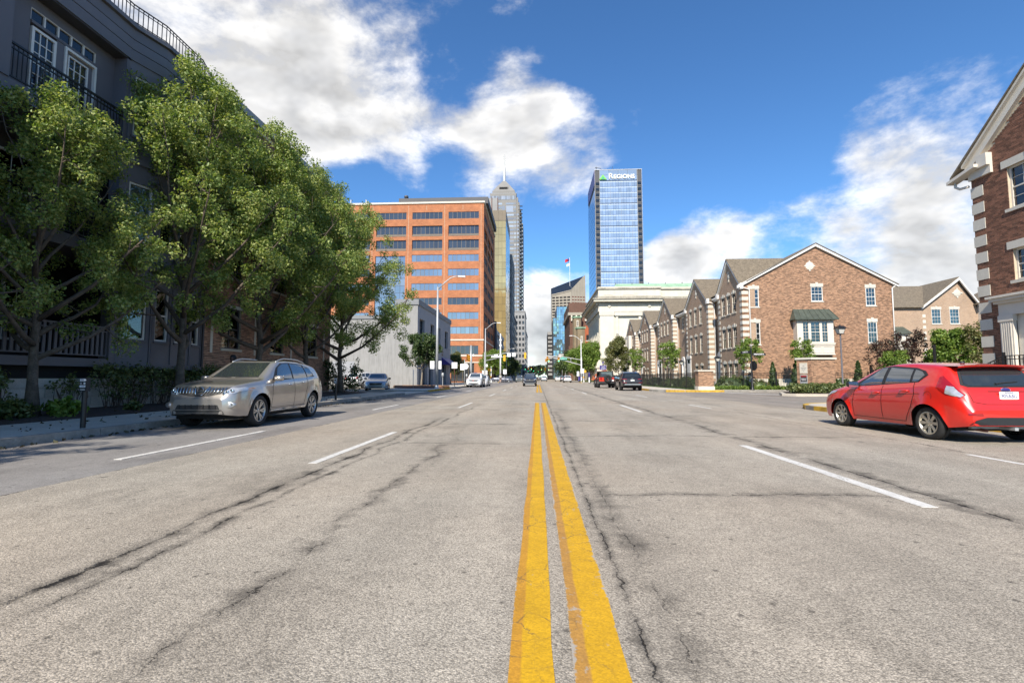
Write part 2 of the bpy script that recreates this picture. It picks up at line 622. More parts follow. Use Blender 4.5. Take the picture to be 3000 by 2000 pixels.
mat('regions_green', (.16, .52, .03), .5, var=0)
mat('rust', (.12, .04, .025), .8, var=.3, vs=2)
brick_mat('brick_orange', (.41, .140, .055), (.31, .092, .036), (.40, .20, .10), bw=.40, bh=.135, ms=.018, blotch=.16)
brick_mat('brick_town', (.33, .19, .115), (.23, .122, .075), (.54, .46, .34))
brick_mat('brick_dark', (.115, .052, .034), (.08, .038, .026), (.17, .10, .07), bw=.4, bh=.14, ms=.02)
brick_mat('brick_red', (.36, .085, .030), (.28, .065, .025), (.34, .13, .06), bw=.4, bh=.14, ms=.015)
brick_mat('brick_olive', (.22, .17, .105), (.17, .13, .08), (.26, .21, .14), bw=.4, bh=.14, ms=.02)
mat('brick_near', (.195, .090, .055), .85, var=.2, vs=9, bump=.5, bs=45, rnd=.42, fine=.15, fs=70)
mat('brick_left', (.30, .16, .108), .85, var=.2, vs=9, bump=.5, bs=45, rnd=.45, fine=.15, fs=70)
mat('brick_pier', (.31, .178, .108), .85, var=.2, vs=9, bump=.5, bs=45, rnd=.42, fine=.15, fs=70)
glass_mat('glass_dark', (.018, .022, .028), 0.0, .03, tilt=.014, ior=1.62)
glass_mat('glass_blue', (.42, .49, .55), .55, .08, tilt=.010, wob=.012, wscale=.35, rnd=.14)
glass_mat('glass_band', (.72, .76, .80), .35, .15, tilt=.006, wob=.006, rnd=.06)
glass_mat('glass_side', (.09, .20, .36), .75, .05, tilt=.010, wob=.010, rnd=.10)
glass_mat('glass_teal', (.30, .44, .48), .75, .05, tilt=.05, wob=.05, wscale=.3, rnd=.25)
glass_mat('glass_gold', (.56, .41, .18), .55, .06, tilt=.016, wob=.030, wscale=.25, rnd=.12)
glass_mat('glass_office', (.33, .36, .38), .72, .03, tilt=.012, wob=.006, rnd=.10)
glass_mat('glass_office_dark', (.10, .11, .12), .60, .03, tilt=.012, wob=.006, rnd=.12)
glass_mat('glass_tower', (.40, .40, .39), .45, .05, tilt=.09, wob=.02, rnd=.35)
clear_glass('glass_clear', (.92, .97, .95), 1.0, .85)


def road_mat(name, basec, dark, cracks=True, speck=1.0):
    m, t, pb = new_mat(name)
    ge = t.node('ShaderNodeNewGeometry')
    pos = ge.outputs['Position']
    x, y, z = t.xyz(pos)
    stone = t.voronoi(pos, 135.0)
    sr = t.xyz(stone.outputs['Color'])[0]
    f = t.ramp(sr, 0.0, 1.0, 1 - .34 * speck, 1 + .34 * speck)
    finen = t.noise(pos, 55.0, 3.0, .7)
    fine = t.ramp(finen, .3, .7, 1 - .22 * speck, 1 + .22 * speck)
    f = t.math('MULTIPLY', f, fine)
    gaps = t.ramp(stone.outputs['Distance'], .45, .95, 1.0, 1 - .45 * speck)
    f = t.math('MULTIPLY', f, gaps)
    blot = t.ramp(t.noise(pos, .55, 5.0, .65), .28, .72, .86, 1.10)
    strk = t.ramp(t.noise(t.vmath('MULTIPLY', pos, (1.1, .07, 1.0)), 1.3, 4.0, .6), .3, .7, .90, 1.08)
    f = t.math('MULTIPLY', f, t.math('MULTIPLY', blot, strk))
    mott = t.ramp(t.noise(pos, 6.0, 4.0, .7), .3, .7, .88, 1.09)
    f = t.math('MULTIPLY', f, mott)
    worn = t.noise(t.vmath('MULTIPLY', pos, (1.0, .42, 1.0)), .8, 6.0, .72)
    f = t.math('MULTIPLY', f, t.ramp(worn, .50, .67, 1.0, .76, True))
    trk = t.math('ABSOLUTE', t.math('SINE', t.math('MULTIPLY', t.math('ADD', x, .35), 1.83)))
    f = t.math('MULTIPLY', f, t.ramp(trk, 0.0, 1.0, 1.05, .94))
    dirt = None
    crk = None
    if cracks:
        ny1 = t.noise(t.comb(0.0, y, 0.0), .55, 2.0, .5)
        ny2 = t.noise(pos, 7.0, 4.0, .75)
        nm = t.noise(pos, 2.6, 4.0, .68)
        brk = t.ramp(nm, .36, .60, .0, 1.0)
        hal = t.ramp(nm, .34, .66, .0, 1.0)
        wmod = t.ramp(nm, .35, .68, 2.2, .55)
        for (x0, wid, y0, y1, amp, halo) in [(-2.62, .026, 1.2, 14.0, .22, .18), (-2.40, .006, 1.5, 20.0, .26, .10), (.60, .004, 1.5, 17.0, .12, .22), (-1.50, .006, 1.6, 9.5, .40, .16), (.44, .007, -2, 90.0, .06, .08), (3.66, .022, 1.0, 70.0, .16, .30),
                                             (6.35, .012, -2, 40.0, .12, .05), (-5.02, .014, -2, 40, .10, .03), (.20, .010, 1.2, 3.6, .10, .03)]:
            ds = t.math('SUBTRACT', x, x0)
            ds = t.math('SUBTRACT', ds, t.math('MULTIPLY', t.math('SUBTRACT', ny1, .5), amp * 2))
            ds = t.math('SUBTRACT', ds, t.math('MULTIPLY', t.math('SUBTRACT', ny2, .5), .10 + amp * .25))
            ad = t.math('MULTIPLY', t.math('ABSOLUTE', ds), wmod)
            win = t.math('MULTIPLY', t.ramp(y, y0 - .4, y0 + .4), t.ramp(y, y1 - 2.5, y1 + .5, 1.0, 0.0))
            c = t.math('MULTIPLY', t.ramp(ad, wid * .35, wid * 1.1, 1.0, 0.0, True), t.math('MULTIPLY', win, brk))
            h = t.math('MULTIPLY', t.ramp(ad, 0.0, halo, .80, 0.0, True), t.math('MULTIPLY', win, hal))
            crk = c if crk is None else t.math('MAXIMUM', crk, c)
            dirt = h if dirt is None else t.math('MAXIMUM', dirt, h)
        nx1 = t.noise(t.comb(x, 0.0, 0.0), .6, 2.0, .5)
        for (y0, wid, x0, x1, amp) in [(4.75, .012, .6, 3.7, .25), (9.4, .016, .5, 6.0, .35), (12.6, .012, .4, 3.4, .3), (8.2, .012, -2.7, -.3, .6), (11.6, .012, -3.0, 0, .5), (17.0, .02, -5, .2, .6),
                                       (23.5, .03, -6, 9, .4), (30.0, .03, -6, 9, .5), (14.5, .015, 3.6, 9.2, .5), (45., .04, -8, 9, .6)]:
            ds = t.math('SUBTRACT', t.math('SUBTRACT', y, y0), t.math('MULTIPLY', t.math('SUBTRACT', nx1, .5), amp * 2))
            ds = t.math('SUBTRACT', ds, t.math('MULTIPLY', t.math('SUBTRACT', ny2, .5), .18))
            ad = t.math('MULTIPLY', t.math('ABSOLUTE', ds), wmod)
            win = t.math('MULTIPLY', t.ramp(x, x0 - .3, x0 + .3), t.ramp(x, x1 - .6, x1 + .3, 1.0, 0.0))
            c = t.math('MULTIPLY', t.ramp(ad, wid * .2, wid, .8, 0.0, True), win)
            h = t.math('MULTIPLY', t.ramp(ad, 0.0, .16, .55, 0.0, True), t.math('MULTIPLY', win, hal))
            crk = t.math('MAXIMUM', crk, c)
            dirt = t.math('MAXIMUM', dirt, h)
    # oil drips and tar spots
    spot = t.voronoi(t.vmath('MULTIPLY', pos, (1.0, .75, 1.0)), 1.5)
    srnd = t.xyz(spot.outputs['Color'])[1]
    rad = t.ramp(srnd, .40, 1.0, .0, .095)
    wob = t.math('ADD', spot.outputs['Distance'], t.math('MULTIPLY', t.math('SUBTRACT', t.noise(pos, 16.0, 3.0, .6), .5), .10))
    sp = t.ramp(t.math('SUBTRACT', wob, rad), -.035, .012, .72, 0.0, True)
    sp = t.math('MULTIPLY', sp, t.ramp(srnd, .40, .5))
    sp2n = t.voronoi(pos, 7.0)
    sp2 = t.math('MULTIPLY', t.ramp(sp2n.outputs['Distance'], .05, .17, .65, 0.0, True), t.ramp(t.xyz(sp2n.outputs['Color'])[2], .74, .80))
    dk = t.math('MAXIMUM', sp, sp2)
    if dirt is not None:
        dk = t.math('MAXIMUM', dk, dirt)
    c = t.mix(1.0, basec, t.comb(f, f, f), 'MULTIPLY')
    tint = t.ramp(t.noise(pos, .25, 2.0, .5), .35, .65)
    c = t.mix(tint, c, t.mix(1.0, c, (1.04, .99, .95, 1), 'MULTIPLY'))
    c = t.mix(dk, c, dark)
    if crk is not None:
        c = t.mix(crk, c, (.018, .015, .012))
    t.put(pb, 'Base Color', c)
    t.put(pb, 'Roughness', .88)
    t.put(pb, 'Specular IOR Level', .3)
    hgt = t.math('ADD', t.math('MULTIPLY', stone.outputs['Distance'], -.6), t.math('MULTIPLY', finen, .7))
    if crk is not None:
        hgt = t.math('SUBTRACT', hgt, t.math('MULTIPLY', crk, 2.5))
    t.l.new(t.bump(hgt, .75 * speck, .006), pb.inputs['Normal'])
    return m


road_mat('asphalt', (.385, .345, .285), (.055, .048, .040))
road_mat('asphalt_lane', (.25, .238, .225), (.05, .047, .044), cracks=False, speck=.55)
road_mat('asphalt_side', (.27, .245, .215), (.05, .045, .04), cracks=False, speck=.6)


def paint_mat(name, col, old, wear, under=(.36, .325, .275)):
    m, t, pb = new_mat(name)
    ge = t.node('ShaderNodeNewGeometry')
    pos = ge.outputs['Position']
    uvx = t.node('ShaderNodeTexCoord').outputs['Generated']
    gx = t.xyz(uvx)[0]
    edge = t.math('MINIMUM', gx, t.math('SUBTRACT', 1.0, gx))
    n = t.noise(pos, 26.0, 5.0, .75)
    n2 = t.noise(t.vmath('MULTIPLY', pos, (1, .35, 1)), 9.0, 4.0, .7)
    v = t.math('ADD', t.math('MULTIPLY', n, .5), t.math('MULTIPLY', n2, .5))
    v = t.math('ADD', v, t.ramp(edge, 0.0, .10, -.13, .05))
    gone = t.ramp(v, .36 + wear - .03, .36 + wear + .035, 1.0, 0.0)
    net = t.voronoi(t.vmath('ADD', pos, t.vmath('SCALE', t.comb(n, n2, n), scale=.10)), 6.5, 'DISTANCE_TO_EDGE')
    hair = t.ramp(net.outputs['Distance'], .008, .026, .85, 0.0)
    hair = t.math('MULTIPLY', hair, t.ramp(t.noise(pos, 1.7, 2.0, .5), .45, .6))
    lay = t.ramp(t.math('ADD', gx, t.math('MULTIPLY', t.math('SUBTRACT', n2, .5), .12)), .26, .31, 1.0, 0.0)
    c = t.mix(t.math('MULTIPLY', lay, .8), col, old)
    g = t.ramp(t.noise(pos, 3.5, 5.0, .7), .3, .7, .84, 1.10)
    sp = t.ramp(t.xyz(t.voronoi(pos, 105.0).outputs['Color'])[0], 0, 1, .86, 1.12)
    g = t.math('MULTIPLY', g, sp)
    c = t.mix(1.0, c, t.comb(g, g, g), 'MULTIPLY')
    c = t.mix(hair, c, (.10, .075, .04))
    c = t.mix(gone, c, under)
    t.put(pb, 'Base Color', c)
    t.put(pb, 'Roughness', .72)
    t.l.new(t.bump(t.noise(pos, 70.0, 3.0, .6), .45, .005), pb.inputs['Normal'])
    return m


paint_mat('yellow_line', (.56, .315, .004), (.46, .215, .02), .02)
paint_mat('yellow_line_worn', (.56, .31, .004), (.38, .19, .05), .07)
paint_mat('white_line', (.62, .60, .56), (.58, .56, .52), .05)

# ------------------------------------------------------------------ ground, roads
KL, KR = -8.40, 9.30           # kerb faces


def sheet(name, pts, z, m):
    mb = MB(); mb.poly([(p[0], p[1], z) for p in pts])
    return struct(mb.build(name, m))


def rect(x0, x1, y0, y1):
    return [(x0, y0), (x1, y0), (x1, y1), (x0, y1)]


sheet('ground', rect(-4000, 4000, -3000, 6000), -.06, 'far_ground')
sheet('road', rect(-5.02, KR, -30, 1500), 0.0, 'asphalt')
sheet('parking_lane', rect(KL - .2, -5.02, -30, 1500), -.002, 'asphalt_lane')
sheet('cross_street', rect(KR, 300, 84, 104), -.004, 'asphalt_side')
sheet('cross_street', rect(-300, KL - .2, 84, 104), -.006, 'asphalt_side')
sheet('side_street', rect(KR, 90, 14.0, 38.2), -.008, 'asphalt_side')
sheet('parking_lot', rect(-60, -10.9, 30.3, 84), .035, 'lot_asphalt')

# painted lines: each stripe a thing of its own
def stripe(x0, x1, y0, y1, m, label, group, z=.004):
    o = MB().box(x0, x1, y0, y1, -.002, z).build('lane_stripe', m)
    return tag(o, label, 'road marking', group)


def yline(name, x0, x1, y0, y1, m, label):
    mb = MB()
    n = max(2, int((y1 - y0) / .5))
    rng = random.Random(hash((x0, y0)) & 255)
    L = []
    for i in range(n + 1):
        yy = y0 + (y1 - y0) * i / n
        L.append((x0 + rng.uniform(-.006, .006), x1 + rng.uniform(-.008, .008), yy))
    for a, b in zip(L, L[1:]):
        mb.quad((a[0], a[2], .004), (a[1], a[2], .004), (b[1], b[2], .004), (b[0], b[2], .004))
    return tag(mb.build(name, m), label, 'road marking')


yline('centre_line', -.115, .060, -4, 21.4, 'yellow_line', 'solid yellow centre line nearest the camera, left one of the double line')
yline('centre_line', .135, .345, -4, 21.4, 'yellow_line_worn', 'cracked yellow centre line nearest the camera, right one of the double line')
yline('centre_line', -.115, .060, 36, 76, 'yellow_line', 'far yellow centre line beyond the side street, left one of the pair')
yline('centre_line', .135, .345, 36, 76, 'yellow_line_worn', 'far yellow centre line beyond the side street, right one of the pair')
names = ['nearest', 'second', 'third', 'fourth', 'fifth', 'sixth']
for i in range(6):
    y0 = 6.2 + 11.6 * i
    stripe(-2.96, -2.84, y0, y0 + 3.6, 'white_line', names[i] + ' white dash on the left lane line, between centre line and parking lane', 'left lane dashes')
for i, (y0, ln) in enumerate([(6.35, 3.5), (16.6, 2.9), (27.3, 2.8), (38.5, 2.8), (50, 2.8)]):
    stripe(-5.72, -5.60, y0, y0 + ln, 'white_line', names[i] + ' white dash along the left parking lane beside the silver SUV row', 'parking lane dashes')
for i, (y0, ln) in enumerate([(4.4, 3.8), (16.0, 3.8), (33.7, 3.1), (45.2, 3.1), (57, 3.1), (69, 3.1)]):
    stripe(3.26, 3.40, y0, y0 + ln, 'white_line', names[i] + ' white dash on the right lane line', 'right lane dashes')
for i, (y0, ln) in enumerate([(5.2, 2.2), (17.8, 2.5), (28., 3.)]):
    stripe(6.12, 6.22, y0, y0 + ln, 'white_line', names[i] + ' faded white dash near the red hatchback on the right', 'right parking dashes')
mb = MB().poly([(13.3, 36.9, .004), (13.9, 36.9, .004), (16.5, 29.9, .004), (16.1, 29.9, .004)])
tag(mb.build('stop_line', 'white_line'), 'white stop bar across the side street before the planted island', 'road marking')


# ------------------------------------------------------------------ pavements with kerbs and slabs
def kerb_run(y0, y1, x, side, step=3.0, yellow=(), label=None, h=.14, w=.16):
    """kerb stones along the road; side=+1 when the pavement is to the right"""
    root = place('kerb', None, None, Vector((x, y0, 0)))
    struct(root)
    y = y0
    while y < y1 - .01:
        e = min(y + step, y1)
        m = 'kerb_yellow' if any(a <= (y + e) / 2 <= b for a, b in yellow) else 'kerb_concrete'
        bx('kerb_stone', root, x, x + side * w, y + .006, e - .006, -.05, h, m)
        y = e
    return root


def slabs(name, x0, x1, y0, y1, step, z=.14, m='concrete', nx=1):
    root = struct(MB().box(x0, x1, y0, y1, -.05, z - .012).build(name, 'kerb_concrete'))
    n = max(1, round((y1 - y0) / step))
    for i in range(n):
        for k in range(nx):
            a = y0 + (y1 - y0) * i / n; b = y0 + (y1 - y0) * (i + 1) / n
            u = x0 + (x1 - x0) * k / nx; v = x0 + (x1 - x0) * (k + 1) / nx
            bx('slab', root, u + .006, v - .006, a + .006, b - .006, z - .03, z, m)
    return root


kerb_run(-12, 30.5, KL, -1)
kerb_run(37.5, 83, KL, -1, yellow=((38, 47),))
slabs('sidewalk', -10.85, KL - .16, -12, 30.5, 1.7)
slabs('sidewalk', -13.2, KL - .16, 37.5, 83, 2.4, nx=2)
slabs('driveway', -10.9, KL, 30.5, 37.5, 3.5, z=.045)
slabs('sidewalk', -13.2, KL - .16, 105, 190, 6, nx=1)
kerb_run(105, 190, KL, -1, 6, yellow=((105, 112),))
slabs('sidewalk', KR + .16, 12.2, 41.3, 83, 2.4)
kerb_run(41.3, 83, KR, 1, yellow=((41, 45),))
slabs('sidewalk', KR + .16, 14.2, 105, 190, 6)
kerb_run(105, 190, KR, 1, 6, yellow=((105, 113),))


def corner(cx, cy, r, a0, a1, ex, yell, z=.14):
    """rounded pavement corner: kerb stones on an arc round (cx, cy), slab inside"""
    root = place('sidewalk_corner', None, None, Vector((cx, cy, 0)))
    struct(root)
    n = 6
    pts = []
    for i in range(n):
        t0 = R(a0 + (a1 - a0) * i / n) + .008; t1 = R(a0 + (a1 - a0) * (i + 1) / n) - .008
        o = [(cx + r * math.cos(t), cy + r * math.sin(t)) for t in (t0, t1)]
        q = [(cx + (r - .16) * math.cos(t), cy + (r - .16) * math.sin(t)) for t in (t1, t0)]
        MB().prism([(p[0], p[1], -.05) for p in o + q], (0, 0, z + .05)).build('kerb_stone', 'kerb_yellow' if yell[0] <= i <= yell[1] else 'kerb_concrete', root)
    for i in range(n * 2 + 1):
        t = R(a0 + (a1 - a0) * i / (n * 2))
        pts.append((cx + (r - .165) * math.cos(t), cy + (r - .165) * math.sin(t), -.05))
    MB().prism(pts + [(p[0], p[1], -.05) for p in ex], (0, 0, z + .045)).build('slab', 'concrete', root)
    return root


corner(12.2, 41.3, 2.9, 180, 270, [(12.2, 41.3)], (3, 5))
kx = place('kerb', None, None, Vector((12.2, 38.4, 0))); struct(kx)
for i in range(12):
    a = 12.2 + i * 2.2
    bx('kerb_stone', kx, a + .006, a + 2.194, 38.4, 38.56, -.05, .14, 'kerb_yellow' if i == 0 else 'kerb_concrete')
slx = struct(MB().box(12.25, 38.6, 38.57, 39.6, -.05, .125).build('sidewalk', 'kerb_concrete'))
for i in range(13):
    bx('slab', slx, 12.3 + i * 2, 14.288 + i * 2, 38.575, 39.59, .11, .14, 'concrete')
# near corner beside the red car
corner(12.0, 17.0, 2.7, 180, 90, [(12.0, 17.0)], (1, 5))
kx = place('kerb', None, None, Vector((12, 19.7, 0))); struct(kx)
for i in range(5):
    bx('kerb_stone', kx, 12 + i * 2.2 + .006, 14.194 + i * 2.2, 19.54, 19.7, -.05, .14, 'kerb_yellow' if i < 2 else 'kerb_concrete')
kerb_run(-12, 17.0, KR, 1, yellow=((10, 17),))
slabs('sidewalk', KR + .165, 11.95, -12, 16.95, 1.8)
slx = struct(MB().box(12.0, 17.8, -12, 19.5, -.05, .10).build('ground_bed', 'mulch'))
slx = struct(MB().box(12.05, 23, 18.0, 19.53, -.04, .135).build('sidewalk', 'concrete'))
# beds and lawns
bed = MB()
for i in range(60):
    y = -12 + i * .72
    for (xa, za, xb, zb) in [(-10.86, .10, -11.4, .20), (-11.4, .20, -13.2, .24)]:
        bed.quad((xa, y, za), (xa, y + .72, za), (xb, y + .72, zb), (xb, y, zb))
struct(bed.build('planting_bed', 'mulch'))
struct(MB().box(12.2, 19.6, 39.6, 102, -.05, .16).build('lawn', 'lawn'))
struct(MB().box(19.6, 38, 39.6, 44.6, -.05, .17).build('lawn', 'lawn'))
# ------------------------------------------------------------------ windows, bricks and other facade pieces
def window(parent, fr, u0, u1, z0, z1, dep=.10, fm='white_trim', nx=3, nz=4, fw=.055, blind=0.0, gm='glass_clear', back='room_dark', sash=True, mun=.018, name='window', d=0.0):
    W = round(u1 - u0, 3); H = round(z1 - z0, 3)

    def frame(mb):
        L = Fr(0, 0)
        y = -dep
        mb.fbox(L, 0, W, y - .02, y + .05, 0, fw); mb.fbox(L, 0, W, y - .02, y + .05, H - fw, H)
        mb.fbox(L, 0, fw, y - .019, y + .049, fw, H - fw); mb.fbox(L, W - fw, W, y - .019, y + .049, fw, H - fw)
        if sash:
            mb.fbox(L, fw, W - fw, y - .012, y + .035, H / 2 - .025, H / 2 + .025)
        for i in range(1, nx):
            x = fw + (W - 2 * fw) * i / nx
            mb.fbox(L, x - mun / 2, x + mun / 2, y + .004, y + .024, fw, H - fw)
        for j in range(1, nz):
            zz = fw + (H - 2 * fw) * j / nz
            if sash and abs(zz - H / 2) < .03:
                continue
            mb.fbox(L, fw, W - fw, y + .005, y + .023, zz - mun / 2, zz + mun / 2)
    me = comp(('window', W, H, dep, fm, nx, nz, fw, sash, mun), frame, fm)
    o = place(name, me, parent, fr.p(u0, d, z0) - base(parent), fr.a)

    def pane(mb):
        mb.fbox(Fr(0, 0), fw * .8, W - fw * .8, -dep - .004, -dep + .002, fw * .8, H - fw * .8)
    place('pane', comp(('pane', W, H, dep, fw, gm), pane, gm), o)
    if gm == 'glass_clear':
        def room(mb):
            mb.fbox(Fr(0, 0), .01, W - .01, -dep - .34, -dep - .30, .01, H - .01)
        place('room', comp(('room', W, H, dep, back), room, back), o)
        if blind > 0:
            zb = H - fw - (H - 2 * fw) * blind

            def bl(mb):
                z = H - fw
                while z > zb:
                    mb.fbox(Fr(0, 0), fw * .9, W - fw * .9, -dep - .075, -dep - .05, max(z - .043, zb), z)
                    z -= .05
            place('blind', comp(('blind', W, H, dep, fw, round(blind, 2)), bl, 'blind'), o)
    return o


def lintel(parent, fr, u0, u1, z, h=.24, ov=.10, m='precast', d=.03, key=True, keyh=.10):
    W = round(u1 - u0 + 2 * ov, 3)

    def f(mb):
        mb.fbox(Fr(0, 0), 0, W, -.02, d, 0, h)
        if key:
            mb.add([(W / 2 - .07, -d - .03, -.004), (W / 2 + .07, -d - .03, -.004), (W / 2 + .11, -d - .03, h + keyh), (W / 2 - .11, -d - .03, h + keyh),
                    (W / 2 - .07, .01, -.004), (W / 2 + .07, .01, -.004), (W / 2 + .11, .01, h + keyh), (W / 2 - .11, .01, h + keyh)],
                   [(0, 1, 2, 3), (4, 7, 6, 5), (0, 4, 5, 1), (1, 5, 6, 2), (2, 6, 7, 3), (3, 7, 4, 0)])
    return place('lintel', comp(('lintel', W, h, m, d, key, keyh), f, m), parent, fr.p(u0 - ov, 0, z) - base(parent), fr.a)


def sill(parent, fr, u0, u1, z, h=.09, ov=.07, m='precast', d=.06):
    return fbx('sill', parent, fr, u0 - ov, u1 + ov, -.02, d, z - h, z, m)


def brick_wall(parent, fr, u0, u1, z0, z1, holes, m, top=None, nind=300, proud=.012, near=(0, 0, 1.1), bl=.2032, bh=.0572, mj=.0105):
    """real bricks standing proud of the mortar; the ones that show largest are pieces of their own"""
    row = bh + mj; col = bl + mj
    items = []
    n = int((z1 - z0) / row)
    for j in range(n):
        za = z0 + j * row; zb = za + bh
        off = (j % 2) * col / 2
        k = int((u0 - off) / col) - 1
        while True:
            a = k * col + off; b = a + bl
            k += 1
            if a > u1:
                break
            a2 = max(a, u0); b2 = min(b, u1)
            if b2 - a2 < .02:
                continue
            if top is not None and zb > top((a2 + b2) / 2) - .01:
                continue
            segs = [(a2, b2)]
            for h in holes:
                if h[2] < zb and h[3] > za:
                    ns = []
                    for s0, s1 in segs:
                        if h[1] <= s0 or h[0] >= s1:
                            ns.append((s0, s1))
                        else:
                            if h[0] - s0 > .02: ns.append((s0, h[0]))
                            if s1 - h[1] > .02: ns.append((h[1], s1))
                    segs = ns
            for s0, s1 in segs:
                items.append((s0, s1, za, zb))
    nv = Vector(near)
    full = [i for i, it in enumerate(items) if abs(it[1] - it[0] - bl) < 1e-4]
    full.sort(key=lambda i: (fr.p(items[i][0], 0, items[i][2]) - nv).length)
    ind = set(full[:nind])

    def one(mb):
        mb.fbox(Fr(0, 0), 0, bl, -.004, proud, 0, bh)
    me = comp(('brick', m, bl, bh, proud), one, m)
    bs_ = base(parent)
    rest = MB()
    F5 = [(4, 5, 6, 7), (0, 3, 2, 1), (0, 1, 5, 4), (1, 2, 6, 5), (3, 0, 4, 7)]
    for i, (a, b, c, e) in enumerate(items):
        if i in ind:
            place('brick', me, parent, fr.p(a, 0, c) - bs_, fr.a)
        else:
            p = fr.p
            rest.add([p(a, proud, c), p(b, proud, c), p(b, -.004, c), p(a, -.004, c), p(a, proud, e), p(b, proud, e), p(b, -.004, e), p(a, -.004, e)], F5)
    if rest.f:
        tag(rest.build('brickwork', m, parent), kind='stuff')
    return len(items)


def quoins(parent, fr, z0, z1, m='precast', wl=.52, ws=.40, h=.30, pitch=.545, d=.028, wrap=True, side=-1, u=0.0):
    """corner stones on a corner at u; side=-1: the stone runs to smaller u"""
    z = z0
    k = 0
    while z + h <= z1:
        w = wl
        a, b = (u - w, u + d) if side < 0 else (u - d, u + w)
        fbx('quoin', parent, fr, a, b, -(ws if wrap else .02), d, z, z + h, m)
        z += pitch; k += 1


def pitched_roof(mb, pts_eave0, ridge0, ridge1, pts_eave1, t=.10):
    mb.quad(pts_eave0, pts_eave1, ridge1, ridge0)


PI2 = math.pi / 2
# ------------------------------------------------------------------ the charcoal apartment house on the left
GX = -13.0
apt = thing('apartment_building', 'charcoal grey panelled apartment house with railed balconies behind the left trees', 'building', (GX, 9, 0))
fl = Fr(GX, 0, PI2)          # u = Y, outwards = +X
# stone base of separate blocks
MB().box(GX - .5, GX - .03, -10, 18.0, -.1, 1.08).build('base_wall', 'mortar', apt)
rng = random.Random(4)
for j in range(4):
    y = -1.0 + (j % 2) * .45
    while y < 17.9:
        e = min(y + .88, 17.9)
        fbx('block', apt, fl, y + .006, e - .006, -.02, .0 + rng.uniform(0, .006), .06 + j * .255 + .005, .06 + (j + 1) * .255 - .005, 'block_stone')
        y = e
MB().box(GX - 2.4, GX - .28, -10, 18, 1.08, 1.42).build('crawl_space', 'void_black', apt)
MB().box(GX - 2.5, GX + .02, -10, 14.2, 1.42, 1.66).build('porch_deck', 'charcoal_panel', apt)
# porch: back wall with windows, side walls, ceiling
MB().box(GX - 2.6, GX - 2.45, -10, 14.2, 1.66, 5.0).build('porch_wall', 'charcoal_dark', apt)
MB().box(GX - 2.45, GX - .02, -10, 14.2, 4.75, 5.1).build('balcony_slab', 'charcoal_panel', apt)
MB().box(GX - 2.45, GX - .02, -10, 14.2, 8.10, 8.50).build('balcony_slab', 'charcoal_panel', apt)
fp = Fr(GX - 2.45, 0, PI2)
for (a, b, z0, z1) in [(13.0, 14.15, 2.2, 4.2), (9.0, 10.6, 2.2, 4.2), (11.3, 12.2, 1.8, 4.3)]:
    window(apt, fp, a, b, z0, z1, dep=-.05, nx=3, nz=4, fw=.07, blind=.0, back='blind')
fbx('porch_post', apt, fl, 14.0, 14.28, -.3, .03, 1.42, 4.75, 'charcoal_panel')
fbx('porch_post', apt, fl, 10.1, 10.38, -.3, .03, 1.66, 4.75, 'charcoal_panel')
fbx('porch_post', apt, fl, 5.6, 5.88, -.3, .03, 1.66, 4.75, 'charcoal_panel')


def railing(parent, fr, u0, u1, z0, z1, step, m, d=0.0, r=.016, name='railing', wide=.0):
    o = MB()
    o.fbox(fr, u0, u1, d - .03, d + .03, z1 - .05, z1)
    o.fbox(fr, u0, u1, d - .02, d + .02, z0, z0 + .035)
    o.fbox(fr, u0, u1, d - .02, d + .02, z1 - .17, z1 - .14)
    rail = o.build(name, m, parent)
    n = int((u1 - u0) / step)
    for i in range(n + 1):
        u = u0 + (u1 - u0) * i / n
        ww = r + wide
        fbx('baluster', rail, fr, u - ww, u + ww, d - r, d + r, z0 + .035, z1 - .05, m)
    return rail


railing(apt, fl, 10.4, 14.0, 1.74, 2.63, .155, 'charcoal_panel', d=-.06, r=.018, wide=.02)
railing(apt, fl, 5.9, 10.1, 1.74, 2.63, .155, 'charcoal_panel', d=-.06, r=.018, wide=.02)
# second storey: dark recessed balcony
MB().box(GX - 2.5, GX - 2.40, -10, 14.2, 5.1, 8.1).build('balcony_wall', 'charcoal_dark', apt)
fb2 = Fr(GX - 2.40, 0, PI2)
for (a, b) in [(8.6, 9.6), (10.6, 11.6), (12.3, 13.6)]:
    window(apt, fb2, a, b, 5.4, 7.7, dep=-.05, nx=2, nz=4, fw=.07, blind=.6)
railing(apt, fl, 5.6, 14.0, 5.15, 6.1, .14, 'iron_black', d=-.05, r=.011)
fbx('porch_post', apt, fl, 14.0, 14.28, -.3, .03, 5.1, 8.1, 'charcoal_panel')
# third storey: shallow recess with glazed doors, pier to its left
rec = -.42
MB().wall(Fr(GX + rec, 0, PI2), 10.6, 14.12, 8.5, 11.3, [(11.52, 13.42, 8.55, 10.95)], depth=.10).build('door_wall', 'charcoal_panel', apt)
MB().fbox(fl, 4.0, 10.76, -2.4, .02, 8.5, 11.3).build('pier', 'charcoal_panel', apt)
MB().fbox(fl, 14.06, 14.3, -2.4, 0.0, 8.5, 11.3).build('wall_return', 'charcoal_panel', apt)
fd = Fr(GX + rec, 0, PI2)
tr = MB()
tr.fbox(fd, 11.52, 13.42, -.09, .04, 10.52, 10.60)
tr.build('transom_bar', 'charcoal_panel', apt)
for i in range(5):
    a = 11.52 + 1.9 * i / 5
    window(apt, fd, a, a + 1.9 / 5, 10.60, 10.95, dep=.06, fm='white_trim', nx=1, nz=1, fw=.02, gm='glass_dark', sash=False, name='transom_window')
window(apt, fd, 11.56, 12.22, 8.55, 10.45, dep=.02, nx=3, nz=6, fw=.07, gm='glass_dark', sash=False, name='glazed_door', mun=.025)
fbx('mullion', apt, fd, 12.22, 12.44, -.08, .02, 8.55, 10.52, 'charcoal_panel')
